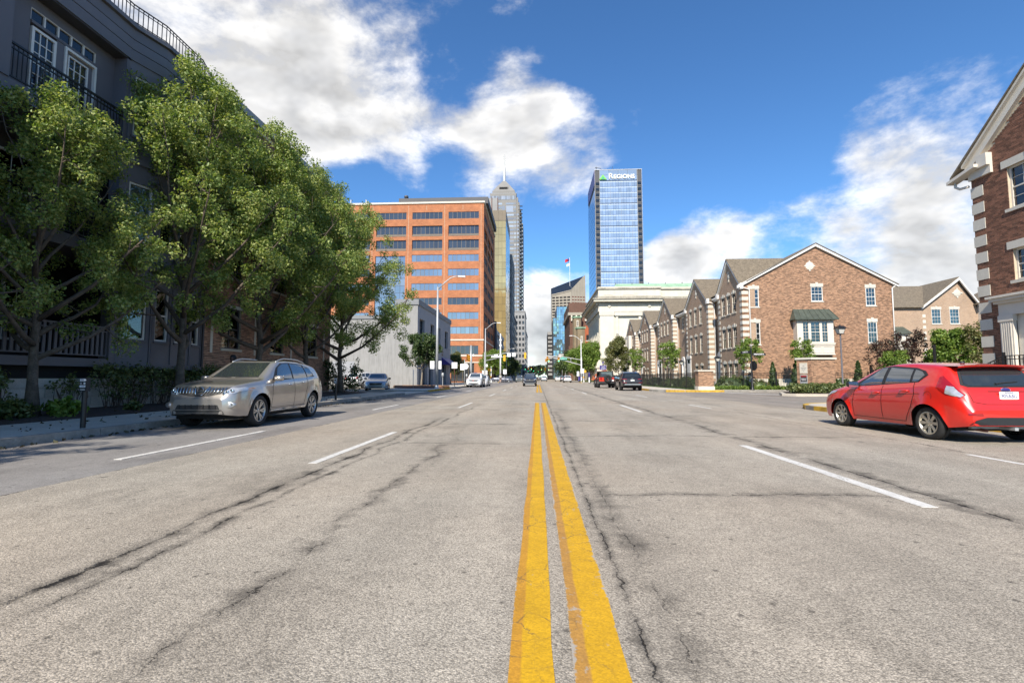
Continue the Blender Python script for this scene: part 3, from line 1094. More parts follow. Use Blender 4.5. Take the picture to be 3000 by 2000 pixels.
dr = MB()
dr.fbox(fd, 12.44, 12.50, -.06, .06, 8.55, 10.5); dr.fbox(fd, 13.36, 13.42, -.06, .06, 8.55, 10.5); dr.fbox(fd, 12.50, 13.36, -.06, .06, 10.43, 10.5)
dr.build('door_frame', 'white_trim', apt)
fbx('door_panel', apt, fd, 12.50, 13.36, -.08, -.03, 8.55, 10.43, 'charcoal_panel')
window(apt, fd, 12.56, 13.18, 8.75, 10.32, dep=.02, nx=3, nz=5, fw=.04, gm='glass_dark', sash=False, name='door_light', mun=.022)
railing(apt, fl, 10.76, 14.06, 8.56, 9.46, .11, 'iron_black', d=-.04, r=.009)
# fascia of boards above, following the bow
bow = [(-10.0, .0), (14.2, .0), (15.2, .32), (17.0, .32), (18.0, .0)]


def bow_band(name, z0, z1, d, m, thick=.25):
    mb = MB()
    for (a, da), (b, db) in zip(bow, bow[1:]):
        mb.hexa([fl.p(a, da + d, z0), fl.p(b, db + d, z0), fl.p(b, db + d - thick, z0), fl.p(a, da + d - thick, z0),
                 fl.p(a, da + d, z1), fl.p(b, db + d, z1), fl.p(b, db + d - thick, z1), fl.p(a, da + d - thick, z1)])
    return mb.build(name, m, apt)


for (z0, z1, d) in [(11.28, 11.62, .04), (11.64, 11.95, .05), (11.97, 12.30, .06), (12.32, 12.46, .16)]:
    bow_band('fascia_board', z0, z1, d, 'charcoal_panel')
bow_band('fascia_backing', 11.29, 12.4, -.01, 'void_black')
MB().box(GX - 9, GX - .2, -10, 18, 12.2, 12.42).build('roof', 'charcoal_dark', apt)
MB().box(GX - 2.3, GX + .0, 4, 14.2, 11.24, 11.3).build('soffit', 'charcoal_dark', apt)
mbr = MB()
rr = []
for (a, da), (b, db) in zip(bow, bow[1:]):
    A = fl.p(a, da - .02, 0); B = fl.p(b, db - .02, 0)
    for z in (12.60, 13.06, 13.16):
        mbr.tube([A + Vector((0, 0, z)), B + Vector((0, 0, z))], .022 if z > 13.1 else .014, 6)
    n = max(1, int((B - A).length / .14))
    for i in range(n):
        rr.append(A.lerp(B, i / n))
ra = mbr.build('roof_railing', 'iron_black', apt)
for q in rr:
    if q.y > 9.0:
        bx('baluster', ra, q.x - .01, q.x + .01, q.y - .01, q.y + .01, 12.46, 13.16, 'iron_black')
# the bow with its windows over three storeys
for (a, da), (b, db) in zip(bow[1:], bow[2:]):
    A = fl.p(a, da, 0); B = fl.p(b, db, 0)
    ang = math.atan2(B.y - A.y, B.x - A.x)
    f = Fr(A.x, A.y, ang)
    L = (B - A).length
    n = 2 if L > 1.5 else 1
    hs = []
    for zz, hh in ((2.31, 1.75), (5.45, 1.9), (8.85, 2.0)):
        for i in range(n):
            hs.append((L * i / n + .16, L * (i + 1) / n - .16, zz, zz + hh))
    MB().wall(f, 0, L, 1.42, 11.3, hs, depth=.12).build('bay_panel', 'charcoal_panel', apt)
    for h in hs:
        window(apt, f, h[0], h[1], h[2], h[3], dep=.09, nx=1, nz=1, fw=.06, blind=.95, sash=True)
        fbx('sill', apt, f, h[0] - .06, h[1] + .06, -.02, .05, h[2] - .07, h[2], 'charcoal_panel')
    for i in range(n + 1):
        for z0 in (1.46, 4.75, 8.1):
            fbx('batten', apt, f, max(0.0, L * i / n - .05), min(L, L * i / n + .05), -.01, .035, z0, z0 + 2.9, 'charcoal_panel')
    for z0 in (1.38, 4.6, 7.95):
        fbx('ledge', apt, f, 0, L, -.1, .07, z0, z0 + .16, 'charcoal_panel')
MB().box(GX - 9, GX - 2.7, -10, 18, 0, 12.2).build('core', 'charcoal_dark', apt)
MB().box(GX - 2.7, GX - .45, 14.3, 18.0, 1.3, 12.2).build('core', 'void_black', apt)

# ------------------------------------------------------------------ brick wing beyond it
wing = thing('brick_apartment_wing', 'brown brick apartment wing with dark tall windows beyond the charcoal house', 'building', (GX, 24, 0))
wh = []
for (a, b) in [(19.25, 20.5), (22.9, 24.1), (26.7, 27.9)]:
    for zz, hh in ((2.31, 1.72), (5.35, 1.8), (8.45, 1.8)):
        wh.append((a, b, zz, zz + hh))
mb = MB(); mb.wall(fl, 18.0, 29.7, -.05, 12.6, wh, depth=.14); mb.build('mortar_wall', 'mortar', wing)
brick_wall(wing, fl, 18.0, 29.7, .3, 12.55, wh, 'brick_left', near=(-9, 18.5, 1.5))
fe = Fr(GX, 29.7, math.pi)   # end wall towards the car park (faces +Y)
MB().box(GX - 9, GX - .4, 18.02, 29.4, 0, 12.6).build('core', 'room_dark', wing)
MB().quad((GX, 29.7, -.05), (GX - 9, 29.7, -.05), (GX - 9, 29.7, 12.6), (GX, 29.7, 12.6)).build('end_wall', 'brick_town', wing)
for h in wh:
    o = window(wing, fl, *h, dep=.12, fm='charcoal_dark', nx=2, nz=2, fw=.06, blind=.95, mun=.05)
    sill(wing, fl, h[0], h[1], h[2], m='limestone_clean', h=.10)
    lintel(wing, fl, h[0], h[1], h[3], m='limestone_clean', h=.14, ov=.08, key=False, d=.02)
for y in (18.62, 21.6, 24.9, 28.8):
    for z0 in (2.1, 5.2, 8.3):
        fbx('stone_strip', wing, fl, y - .07, y + .07, -.01, .02, z0, z0 + 1.9, 'limestone_clean')
MB().box(GX - 9.2, GX + .32, 18.0, 29.95, 12.6, 12.92).build('cornice', 'stucco_grey', wing)
MB().box(GX - 9.2, GX + .10, 18.0, 29.75, 12.45, 12.6).build('cornice_moulding', 'limestone_clean', wing)
fbx('downspout', wing, fl, 18.02, 18.10, 0, .08, .3, 12.4, 'charcoal_dark')

# ------------------------------------------------------------------ townhouses on the right
TX = 18.5
tw = thing('townhouse_row', 'row of brown brick townhouses with gables and cream corner stones along the street', 'townhouses', (TX, 44.5, 0))
EZ, RZ = 9.55, 12.95
TY0, TY1, TX1 = 44.5, 101.0, 31.6
TM = (TX + TX1) / 2
fg = Fr(TX, TY0, 0.0)          # gable end facing the camera
gh = [(.58, 1.48, 7.46, 9.09), (.62, 1.50, 4.06, 6.04), (6.08, 7.09, 7.94, 9.25), (10.81, 11.64, 7.50, 9.11), (10.83, 11.64, 4.18, 6.04)]
GW = TX1 - TX
apex = lambda u: EZ + (RZ - EZ) * (1 - abs(u - GW / 2) / (GW / 2))
mb = MB()
mb.wall(fg, 0, GW, 1.0, EZ, gh, depth=.10)
mb.poly([fg.p(0, 0, EZ), fg.p(GW, 0, EZ), fg.p(GW / 2, 0, RZ)])
mb.build('mortar_wall', 'mortar', tw)
ov_c = (6.05, 11.15)
brick_wall(tw, fg, 0, GW, 1.0, RZ, gh + [(5.72, 6.38, 10.86, 11.44)], 'brick_town_real' if 'brick_town_real' in MATS else 'brick_pier', top=apex, nind=300, near=(24, 40, 5))
MB().fbox(fg, -.02, GW + .02, -.1, .05, -.05, 1.0).build('plinth', 'limestone_clean', tw)
MB().box(TX1 - .03, TX1, TY0, TY1, 0, EZ).build('rear_wall', 'brick_town', tw)
for k, h in enumerate(gh):
    window(tw, fg, *h, dep=.06, fm='white_trim' if k != 2 else 'white_trim', nx=3, nz=4, fw=.06, blind=(.98, .98, .98, .98, .55)[k])
    lintel(tw, fg, h[0], h[1], h[3], h=.30, ov=.06)
    sill(tw, fg, h[0], h[1], h[2])
# round stone medallion with four keys
md = MB()
c = fg.p(6.05, 0, 11.15)
md.lathe([(0.0, -.07), (.30, -.07), (.37, -.045), (.37, .0)], 28, (c.x, c.y, c.z), axis='y')
md.build('medallion', 'precast', tw, smooth=True, angle=40)
for a in range(4):
    q = MB()
    dx_, dz_ = math.cos(a * PI2), math.sin(a * PI2)
    q.fbox(fg, 6.05 + dx_ * .42 - .055, 6.05 + dx_ * .42 + .055, -.01, .055, 11.15 + dz_ * .42 - .055, 11.15 + dz_ * .42 + .055)
    q.build('keystone', 'precast', tw)
for k in range(36):
    a = 2 * math.pi * k / 36
    if min(abs((a % PI2)), PI2 - (a % PI2)) < .28:
        continue
    o = fbx('brick', tw, fg, 6.05 - .05, 6.05 + .05, -.01, .014, 11.15 - .025, 11.15 + .025, 'brick_pier')
    o.location = fg.p(6.05 + math.cos(a) * .41, .004, 11.15 + math.sin(a) * .41) - base(tw)
    o.rotation_euler = (0, -a, 0)
# box bay of cream panels under a copper roof
bay = MB()
u0, u1 = 4.38, 7.55
bw = [(u0 + .52, u0 + 1.02), (u0 + 1.20, u0 + 1.98), (u0 + 2.15, u0 + 2.65)]
fb = Fr(TX, TY0 - .62, 0.0)
bay.wall(fb, u0, u1, 3.10, 6.22, [(a, b, 4.22, 6.0) for a, b in bw], depth=.08)
bay.box(TX + u0, TX + u0 + .02, TY0 - .62, TY0, 3.1, 6.22)
bay.box(TX + u1 - .02, TX + u1, TY0 - .62, TY0, 3.1, 6.22)
bay.quad((TX + u0, TY0 - .62, 3.1), (TX + u1, TY0 - .62, 3.1), (TX + u1, TY0, 3.1), (TX + u0, TY0, 3.1))
bo = bay.build('bay_window', 'cream_trim', tw)
for a, b in bw:
    window(bo, fb, a, b, 4.22, 6.0, dep=.06, fm='cream_trim', nx=2, nz=6, fw=.03, blind=.62)
for i in range(3):
    a = u0 + .12 + i * 1.02
    fr_ = MB()
    for (p0, p1, q0, q1) in [(a, a + .92, 3.26, 3.31), (a, a + .92, 3.80, 3.85), (a, a + .05, 3.31, 3.80), (a + .87, a + .92, 3.31, 3.80)]:
        fr_.fbox(fb, p0, p1, -.005, .025, q0, q1)
    fr_.build('raised_panel', 'cream_trim', bo)
for (z0, z1, d) in [(3.98, 4.10, .05), (4.10, 4.16, .08), (3.88, 3.93, .03), (6.10, 6.22, .06), (3.10, 3.18, .04)]:
    fbx('moulding', bo, fb, u0 - d, u1 + d, -.05, d, z0, z1, 'cream_trim')
cr = MB()
Z0, Z1 = 6.25, 7.22
y0, y1 = TY0 - .95, TY0 - .02
cr.poly([(TX + u0 - .28, y0, Z0), (TX + u1 + .28, y0, Z0), (TX + u1 - .02, y1, Z1), (TX + u0 + .02, y1, Z1)])
cr.poly([(TX + u0 - .28, y0, Z0), (TX + u0 + .02, y1, Z1), (TX + u0 - .28, y1, Z0)])
cr.poly([(TX + u1 + .28, y0, Z0), (TX + u1 + .28, y1, Z0), (TX + u1 - .02, y1, Z1)])
cr.box(TX + u0 - .30, TX + u1 + .30, y0 - .02, y1, Z0 - .07, Z0 - .01)
co = cr.build('bay_roof', 'copper_bronze', bo)
for i in range(8):
    t = i / 7
    a = Vector((TX + u0 - .27 + (u1 - u0 + .54) * t, y0, Z0)); b = Vector((TX + u0 + .03 + (u1 - u0 - .06) * t, y1, Z1))
    MB().hexa([a + Vector((-.015, 0, 0)), a + Vector((.015, 0, 0)), b + Vector((.015, 0, 0)), b + Vector((-.015, 0, 0)),
               a + Vector((-.015, -.02, .035)), a + Vector((.015, -.02, .035)), b + Vector((.015, -.02, .035)), b + Vector((-.015, -.02, .035))]).build('seam', 'copper_bronze', bo)
# rake boards and roof
for sgn in (-1, 1):
    e0 = fg.p(GW / 2 + sgn * (GW / 2 + .45), 0, EZ - .30); r0 = fg.p(GW / 2, 0, RZ + .12)
    rk = MB()
    rk.hexa([e0 + Vector((0, -.22, -.10)), r0 + Vector((0, -.22, -.16)), r0 + Vector((0, .0, -.16)), e0 + Vector((0, .0, -.10)),
             e0 + Vector((0, -.22, .16)), r0 + Vector((0, -.22, .10)), r0 + Vector((0, 0, .10)), e0 + Vector((0, 0, .16))])
    rk.build('rake_board', 'white_trim', tw)
# street front: projecting gabled bays and recessed links
bays = [(44.5, 50.2), (53.2, 61.0), (67.0, 74.8), (79.9, 88.0), (92.4, 100.8)]
RECX = .85
roof = MB()
roofm = MB()


def street_window(f, a, b, z0, z1, bl=.98, lint=True):
    window(tw, f, a, b, z0, z1, dep=.07, fm='cream_trim', nx=2, nz=4, fw=.05, blind=bl)
    if lint:
        lintel(tw, f, a, b, z1, h=.22, ov=.06)
    sill(tw, f, a, b, z0)


for k, (a, b) in enumerate(bays):
    w_ = b - a
    f = Fr(TX, b, -PI2)           # faces the street, u runs towards the camera
    cols = [w_ * .22, w_ * .45, w_ * .68]
    hs = []
    for c0 in cols:
        hs += [(c0 - .42, c0 + .42, 7.20, 9.0), (c0 - .42, c0 + .42, 3.95, 5.85)]
        if not (c0 == cols[0] and k > 0):
            hs.append((c0 - .42, c0 + .42, .95, 2.45))
    if k > 0:
        hs.append((.25, 1.35, .7, 3.55))
        hs = [h for h in hs if not (h[2] < 1 and h[0] < 1.5 and h[3] < 3)]
    if k == 4:
        hs = [h for h in hs if h[0] > w_ * .55]
    w2 = MB(); w2.wall(f, 0, w_, 0, EZ, hs, depth=.12)
    gz = EZ + 2.75
    w2.poly([f.p(.3, 0, EZ), f.p(w_ - .3, 0, EZ), f.p(w_ / 2, 0, gz)])
    w2.wall(Fr(TX, a, 0.0), 0, RECX + .3, 0, EZ, [])                   # side facing the camera
    w2.quad((TX, b, 0), (TX + RECX, b, 0), (TX + RECX, b, EZ), (TX, b, EZ))
    w2.build('bay_wall', 'brick_town', tw)
    for h in hs:
        if h[3] == 3.55:
            dr_ = MB()
            dr_.fbox(f, h[0] - .18, h[1] + .18, -.05, .06, .6, 3.4); dr_.fbox(f, h[0] - .28, h[1] + .28, -.05, .12, 3.4, 3.75)
            dd = dr_.build('door_surround', 'white_trim', tw)
            fbx('door', dd, f, h[0] + .08, h[1] - .08, .05, .08, .65, 2.75, 'white_trim' if k % 2 else 'iron_black')
            fbx('door_light', dd, f, h[0] + .15, h[1] - .15, .05, .075, 2.85, 3.3, 'glass_dark')
        else:
            street_window(f, *h)
    # oval in the gable
    cc = f.p(w_ / 2, 0, EZ + 1.25)
    md = MB(); md.lathe([(0, .0), (.20, .0), (.26, .03), (.26, .08)], 20, (cc.x - .06, cc.y, cc.z), axis='x'); md.build('medallion', 'precast', tw, smooth=True, angle=40)
    fbx('keystone', tw, f, w_ / 2 - .08, w_ / 2 + .08, -.01, .06, EZ + .76, EZ + .98, 'precast')
    fbx('keystone', tw, f, w_ / 2 - .08, w_ / 2 + .08, -.01, .06, EZ + 1.52, EZ + 1.74, 'precast')
    # raked cream boards
    for sgn in (-1, 1):
        e0 = f.p(w_ / 2 + sgn * (w_ / 2 + .12), 0, EZ - .25); r0 = f.p(w_ / 2, 0, gz + .1)
        off = f.n * .18
        MB().hexa([e0 + off + Vector((0, 0, -.12)), r0 + off + Vector((0, 0, -.2)), r0 + Vector((0, 0, -.2)), e0 + Vector((0, 0, -.12)),
                   e0 + off + Vector((0, 0, .14)), r0 + off + Vector((0, 0, .12)), r0 + Vector((0, 0, .12)), e0 + Vector((0, 0, .14))]).build('rake_board', 'white_trim', tw)
        fbx('cornice_return', tw, f, w_ / 2 + sgn * (w_ / 2 + .02) - .22, w_ / 2 + sgn * (w_ / 2 + .02) + .22, -.05, .22, EZ - .45, EZ + .08, 'white_trim')
        # roof of the bay running back into the main roof
        back = Vector((5.2, 0, 0))
        if k == 0 and sgn == 1:
            e0 = f.p(w_ - .06, 0, EZ - .05)
        roof.hexa([e0 + off * 1.3 + Vector((0, 0, .15)), r0 + off * 1.3 + Vector((0, 0, .13)), r0 + back + Vector((0, 0, .13)), e0 + back + Vector((0, 0, .15)),
                   e0 + off * 1.3 + Vector((0, 0, .21)), r0 + off * 1.3 + Vector((0, 0, .19)), r0 + back + Vector((0, 0, .19)), e0 + back + Vector((0, 0, .21))])
    quoins(tw, f, 1.0, EZ - .5, side=-1, u=w_, wl=.50, ws=.55)
    quoins(tw, f, 1.0, EZ - .5, side=1, u=0.0, wl=.42, ws=.10)
    # downspout on the side facing the camera
    ds = MB(); xx = TX + .62
    ds.tube([(TX - .25, a - .25, EZ - .12), (TX - .1, a - .22, EZ - .28), (xx, a - .10, EZ - .50), (xx, a - .08, EZ - .9), (xx, a - .08, .3)], .055, 8)
    ds.build('downspout', 'white_trim', tw, smooth=True)
    if k == 4:
        cb = MB(); f5 = Fr(TX - .55, b, -PI2)
        cb.wall(f5, .4, w_ * .55, 1.9, EZ - .2, [(.9, 1.7, 7.0, 8.9), (2.0, 2.8, 7.0, 8.9), (.9, 1.7, 3.6, 5.8), (2.0, 2.8, 3.6, 5.8)], depth=.08)
        cb.box(TX - .55, TX, b - w_ * .55, b - w_ * .55 + .03, 1.9, EZ - .2); cb.box(TX - .55, TX, b - .43, b - .40, 1.9, EZ - .2)
        cbo = cb.build('bay_window', 'cream_trim', tw)
        for h in [(.9, 1.7, 7.0, 8.9), (2.0, 2.8, 7.0, 8.9), (.9, 1.7, 3.6, 5.8), (2.0, 2.8, 3.6, 5.8)]:
            window(cbo, f5, *h, dep=.06, fm='cream_trim', nx=2, nz=4, fw=.04, blind=.6)
    if k == 0:
        sp = MB(); sp.box(0, 0, 0, 0, 0, 0)
# links between the bays
for (a, b), (c0, d0) in zip(bays, bays[1:]):
    f = Fr(TX + RECX, c0, -PI2)
    L = c0 - b
    hs = []
    for i in range(2):
        q = L * (.30 + .4 * i)
        hs.append((q - .42, q + .42, 7.2, 9.0))
    hs.append((L * .70 - .42, L * .70 + .42, 3.95, 5.85))
    hs.append((L * .28 - .5, L * .28 + .5, .7, 3.3))
    w2 = MB(); w2.wall(f, 0, L, 0, EZ, hs, depth=.12); w2.build('link_wall', 'brick_town', tw)
    for h in hs[:3]:
        street_window(f, *h)
    h = hs[3]
    dr_ = MB()
    dr_.fbox(f, h[0] - .16, h[0] + .02, -.05, .10, .6, 3.2); dr_.fbox(f, h[1] - .02, h[1] + .16, -.05, .10, .6, 3.2)
    arc = [f.p((h[0] + h[1]) / 2 + .66 * math.cos(R(t)), -.02, 3.2 + .66 * math.sin(R(t))) for t in range(0, 181, 15)]
    dr_.prism(arc, f.n * .14)
    dd = dr_.build('door_surround', 'white_trim', tw)
    fbx('door', dd, f, h[0] + .02, h[1] - .02, -.10, -.06, .65, 3.2, 'white_trim')
    g0 = f.p(-.2, .1, EZ); g1 = f.p(L + .2, .1, EZ)
    MB().fbox(f, -.05, L + .05, -.05, .35, EZ - .30, EZ - .05).build('eave_board', 'white_trim', tw)
    MB().fbox(f, -.05, L + .05, .35, .50, EZ - .16, EZ + .02).build('gutter', 'white_trim', tw)
    q = f.p(L * .5, .4, 0)
    st = MB()
    for s_ in range(4):
        st.fbox(f, L * .28 - .8, L * .28 + .8, .1, .4 + .32 * (3 - s_), .15 + s_ * .15, .15 + (s_ + 1) * .15)
    st.build('entry_steps', 'limestone_clean', tw)
# main roof
ro = .45
for sgn, xe in ((1, TX - ro), (-1, TX1 + ro)):
    e0 = Vector((xe, TY0 - .28, EZ - .23)); e1 = Vector((xe, TY1 + .3, EZ - .23)); r0 = Vector((TM, TY0 - .28, RZ + .22)); r1 = Vector((TM, TY1 + .3, RZ + .22))
    up = Vector((0, 0, .06))
    if sgn == 1:
        e0.x += RECX - .05; e1.x += RECX - .05; e0.z += .42; e1.z += .42
    roof.hexa([e0, e1, r1, r0, e0 + up, e1 + up, r1 + up, r0 + up])
ro_ = roof.build('roof', 'shingle', tw)
MB().box(TM - .9, TM + .9, 52, 60, RZ + .20, RZ + .32).build('ridge_vent', 'tower_dark', ro_)
vp = MB(); vp.lathe([(.0, .5), (.22, .48), (.22, .36), (.12, .36), (.12, 0)], 12, (TM + 2.2, TY0 + 1.0, RZ - .75)); vp.build('roof_vent', 'galvanised', ro_)
MB().box(TX + RECX + .2, TX1 - .05, TY0 + .45, TY1, 0, EZ - .02).build('core', 'room_dark', tw)
MB().quad((TX, TY1, 0), (TX1, TY1, 0), (TX1, TY1, EZ), (TX, TY1, EZ)).build('end_wall', 'brick_town', tw)
MB().tube([(TX1 + .35, TY0 - .12, EZ - .2), (TX1 - .05, TY0 - .10, EZ - .5), (TX1 - .08, TY0 - .09, .5)], .05, 8).build('downspout', 'white_trim', tw, smooth=True)

# ------------------------------------------------------------------ second group of townhouses behind
t2 = thing('townhouse_group', 'smaller brick townhouses with grey shingle roofs behind the corner house', 'townhouses', (44, 62, 0))
f2 = Fr(47.0, 62.0, 0.0)
hh = [(1.55, 2.65, 7.7, 9.5), (3.7, 4.8, 7.7, 9.5), (1.55, 2.65, 4.2, 6.0), (3.7, 4.8, 4.2, 6.0)]
w2 = MB(); w2.wall(f2, 0, 7.0, 0, 9.6, hh, depth=.12); w2.poly([f2.p(0, 0, 9.6), f2.p(7, 0, 9.6), f2.p(4.7, 0, 13.2)])
w2.wall(Fr(38, 60.0 + 6, 0.0), 0, 9.0, 0, 12.2, [])
f2s = Fr(47.0, 68.0, -PI2)
hs2 = [(3.9, 4.8, 7.7, 9.5), (.6, 1.5, 7.7, 9.5), (.6, 1.5, 4.2, 6.0)]
w2.wall(f2s, 0, 6.0, 0, 9.6, hs2, depth=.12)
w2.build('wall', 'brick_town', t2)
for h in hh:
    window(t2, f2, *h, dep=.07, nx=3, nz=4, blind=.98); lintel(t2, f2, h[0], h[1], h[3], h=.3, ov=.08); sill(t2, f2, h[0], h[1], h[2])
for h in hs2:
    window(t2, f2s, *h, dep=.07, nx=2, nz=4, blind=.98); lintel(t2, f2s, h[0], h[1], h[3], h=.3, ov=.08)
quoins(t2, f2, .8, 9.3, side=1, u=0, wl=.8, ws=.6, h=.38, pitch=.70)
c = f2.p(4.7, 0, 11.5)
md = MB(); md.lathe([(0, -.08), (.36, -.08), (.44, -.04), (.44, .02)], 24, (c.x, c.y, c.z), axis='y'); md.build('medallion', 'precast', t2, smooth=True, angle=40)
for a in range(4):
    fbx('keystone', t2, f2, 4.7 + math.cos(a * PI2) * .52 - .09, 4.7 + math.cos(a * PI2) * .52 + .09, -.01, .07, 11.5 + math.sin(a * PI2) * .52 - .09, 11.5 + math.sin(a * PI2) * .52 + .09, 'precast')
rf = MB()
up = Vector((0, 0, .12))
for (a, b) in [((46.6, 61.6, 9.35), (51.7, 61.6, 13.35)), ((54.6, 61.6, 9.2), (51.7, 61.6, 13.35))]:
    a = Vector(a); b = Vector(b); bk = Vector((0, 14, 0))
    rf.hexa([a, b, b + bk, a + bk, a + up, b + up, b + bk + up, a + bk + up])
    MB().hexa([a + Vector((0, -.1, -.25)), b + Vector((0, -.1, -.3)), b + Vector((0, .1, -.3)), a + Vector((0, .1, -.25)), a + Vector((0, -.1, 0)), b + Vector((0, -.1, 0)), b + Vector((0, .1, 0)), a + Vector((0, .1, 0))]).build('rake_board', 'white_trim', t2)
a0 = Vector((36, 59.6, 9.7)); a1 = Vector((46.9, 62.0, 9.4)); b0 = Vector((36, 67, 13.2)); b1 = Vector((51.7, 67, 13.2))
rf.hexa([Vector((36, 61, 9.6)), Vector((46.9, 61, 9.6)), b1, b0, Vector((36, 61, 9.72)), Vector((46.9, 61, 9.72)), b1 + up, b0 + up])
rf.build('roof', 'shingle', t2)
w3 = MB(); w3.wall(Fr(38.0, 61.4, 0.0), 0, 9.0, 0, 9.6, [(4.7, 5.6, 7.6, 9.1)], depth=.1); w3.build('wall', 'brick_town', t2)
window(t2, Fr(38.0, 61.4, 0.0), 4.7, 5.6, 7.6, 9.1, dep=.07, nx=2, nz=4, blind=.98)
b3 = MB(); b3.box(42.9, 44.6, 60.3, 61.4, 2.4, 6.3); bb = b3.build('bay_window', 'cream_trim', t2)
MB().add([(42.6, 60.0, 6.3), (44.9, 60.0, 6.3), (44.9, 61.4, 6.3), (42.6, 61.4, 6.3), (42.9, 61.35, 7.3), (44.6, 61.35, 7.3)], [(0, 1, 5, 4), (0, 4, 3), (1, 2, 5), (0, 3, 2, 1)]).build('bay_roof', 'copper_bronze', bb)
b4 = MB(); b4.wall(Fr(54.0, 61.0, 0.0), 0, 4.5, 2.0, 10.0, [(.9, 1.6, 7.4, 9.3), (2.1, 2.9, 7.4, 9.3)], depth=.1); b4.box(54.0, 54.05, 61, 62, 2, 10); b4.poly([(53.8, 61, 10), (58.5, 61, 10), (58.5, 61, 12.4)])
bb = b4.build('bay_wall', 'cream_trim', t2)
for a, b in ((.9, 1.6), (2.1, 2.9)):
    window(t2, Fr(54.0, 61.0, 0.0), a, b, 7.4, 9.3, dep=.06, fm='cream_trim', nx=2, nz=4, gm='glass_dark')
MB().hexa([(53.5, 60.7, 9.95), (58.5, 60.7, 12.5), (58.5, 66, 12.5), (53.5, 66, 9.95), (53.5, 60.7, 10.1), (58.5, 60.7, 12.65), (58.5, 66, 12.65), (53.5, 66, 10.1)]).build('roof', 'shingle', t2)
MB().box(47.3, 57, 62.3, 75, 0, 9.5).build('core', 'room_dark', t2)

# ------------------------------------------------------------------ near house at the right edge
nh = thing('corner_house', 'dark brown brick house with cream quoins at the right edge of the picture', 'house', (TX, 21.1, 0))
fn = Fr(TX, 21.1, -PI2)        # u = distance towards the camera
NW = 13.0
nhh = [(1.55, 3.45, 7.69, 9.35), (1.55, 3.45, 4.87, 6.10), (1.30, 4.10, .5, 4.0), (5.2, 7.1, 7.69, 9.35), (5.2, 7.1, 4.87, 6.1)]
topf = lambda u: (9.9 if u < .35 else 9.75 + (u - 0.1) * .90)
mb = MB(); mb.wall(fn, 0, NW, 0, 9.9, nhh, depth=.16); mb.poly([fn.p(0, 0, 9.9), fn.p(NW, 0, 9.9), fn.p(6, 0, 15.0)])
mb.wall(Fr(TX, 21.1, math.pi), -12, 0, 0, 9.9, [])
mb.build('mortar_wall', 'mortar', nh)
brick_wall(nh, fn, 0, 7.5, .3, 14.5, nhh, 'brick_near', top=lambda u: min(9.75 + max(u - .1, 0) * .86, 15), nind=300, proud=.014, near=(18.5, 18.5, 6.0))
quoins(nh, fn, .95, 9.4, side=1, u=0.0, wl=.52, ws=.10, h=.44, pitch=.70, d=.035)
for h in nhh[:2] + nhh[3:]:
    window(nh, fn, *h, dep=.14, fm='cream_trim', nx=4, nz=4, fw=.07, blind=.9 if h[2] > 7 else .0, back='blind' if h[2] < 7 else 'room_dark')
    lintel(nh, fn, h[0], h[1], h[3], h=.30, ov=.20, key=True, d=.04)
    sill(nh, fn, h[0], h[1], h[2], h=.12, ov=.14)
# door case with fluted pilaster
dc = MB()
dc.fbox(fn, .88, 4.5, -.03, .10, 3.55, 4.02)
dc.fbox(fn, .80, 4.6, -.03, .22, 4.02, 4.12); dc.fbox(fn, .72, 4.7, -.03, .32, 4.12, 4.24); dc.fbox(fn, .66, 4.75, -.03, .40, 4.24, 4.33)
dco = dc.build('door_case', 'cream_trim', nh)
pl = MB(); pl.fbox(fn, .92, 1.45, -.02, .12, .5, 3.55); pl.fbox(fn, .88, 1.49, -.02, .16, 3.30, 3.55); pl.build('pilaster', 'cream_trim', dco)
for i in range(5):
    fbx('flute', dco, fn, .98 + i * .09, 1.02 + i * .09, .12, .145, .7, 3.25, 'cream_trim')
fbx('door_frame', dco, fn, 1.45, 1.95, -.25, -.05, .5, 3.55, 'cream_trim')
window(nh, fn, 1.95, 3.6, 2.75, 3.5, dep=.22, fm='cream_trim', nx=3, nz=2, fw=.05, gm='glass_dark', sash=False, name='transom_window')
window(nh, fn, 1.95, 2.5, .6, 2.65, dep=.22, fm='iron_black', nx=1, nz=4, fw=.08, gm='glass_dark', sash=False, name='glazed_door')
fbx('door', dco, fn, 2.5, 3.6, -.26, -.20, .5, 2.7, 'iron_black')
fbx('doorbell', dco, fn, 1.62, 1.70, -.05, -.02, 1.75, 1.90, 'white_trim')
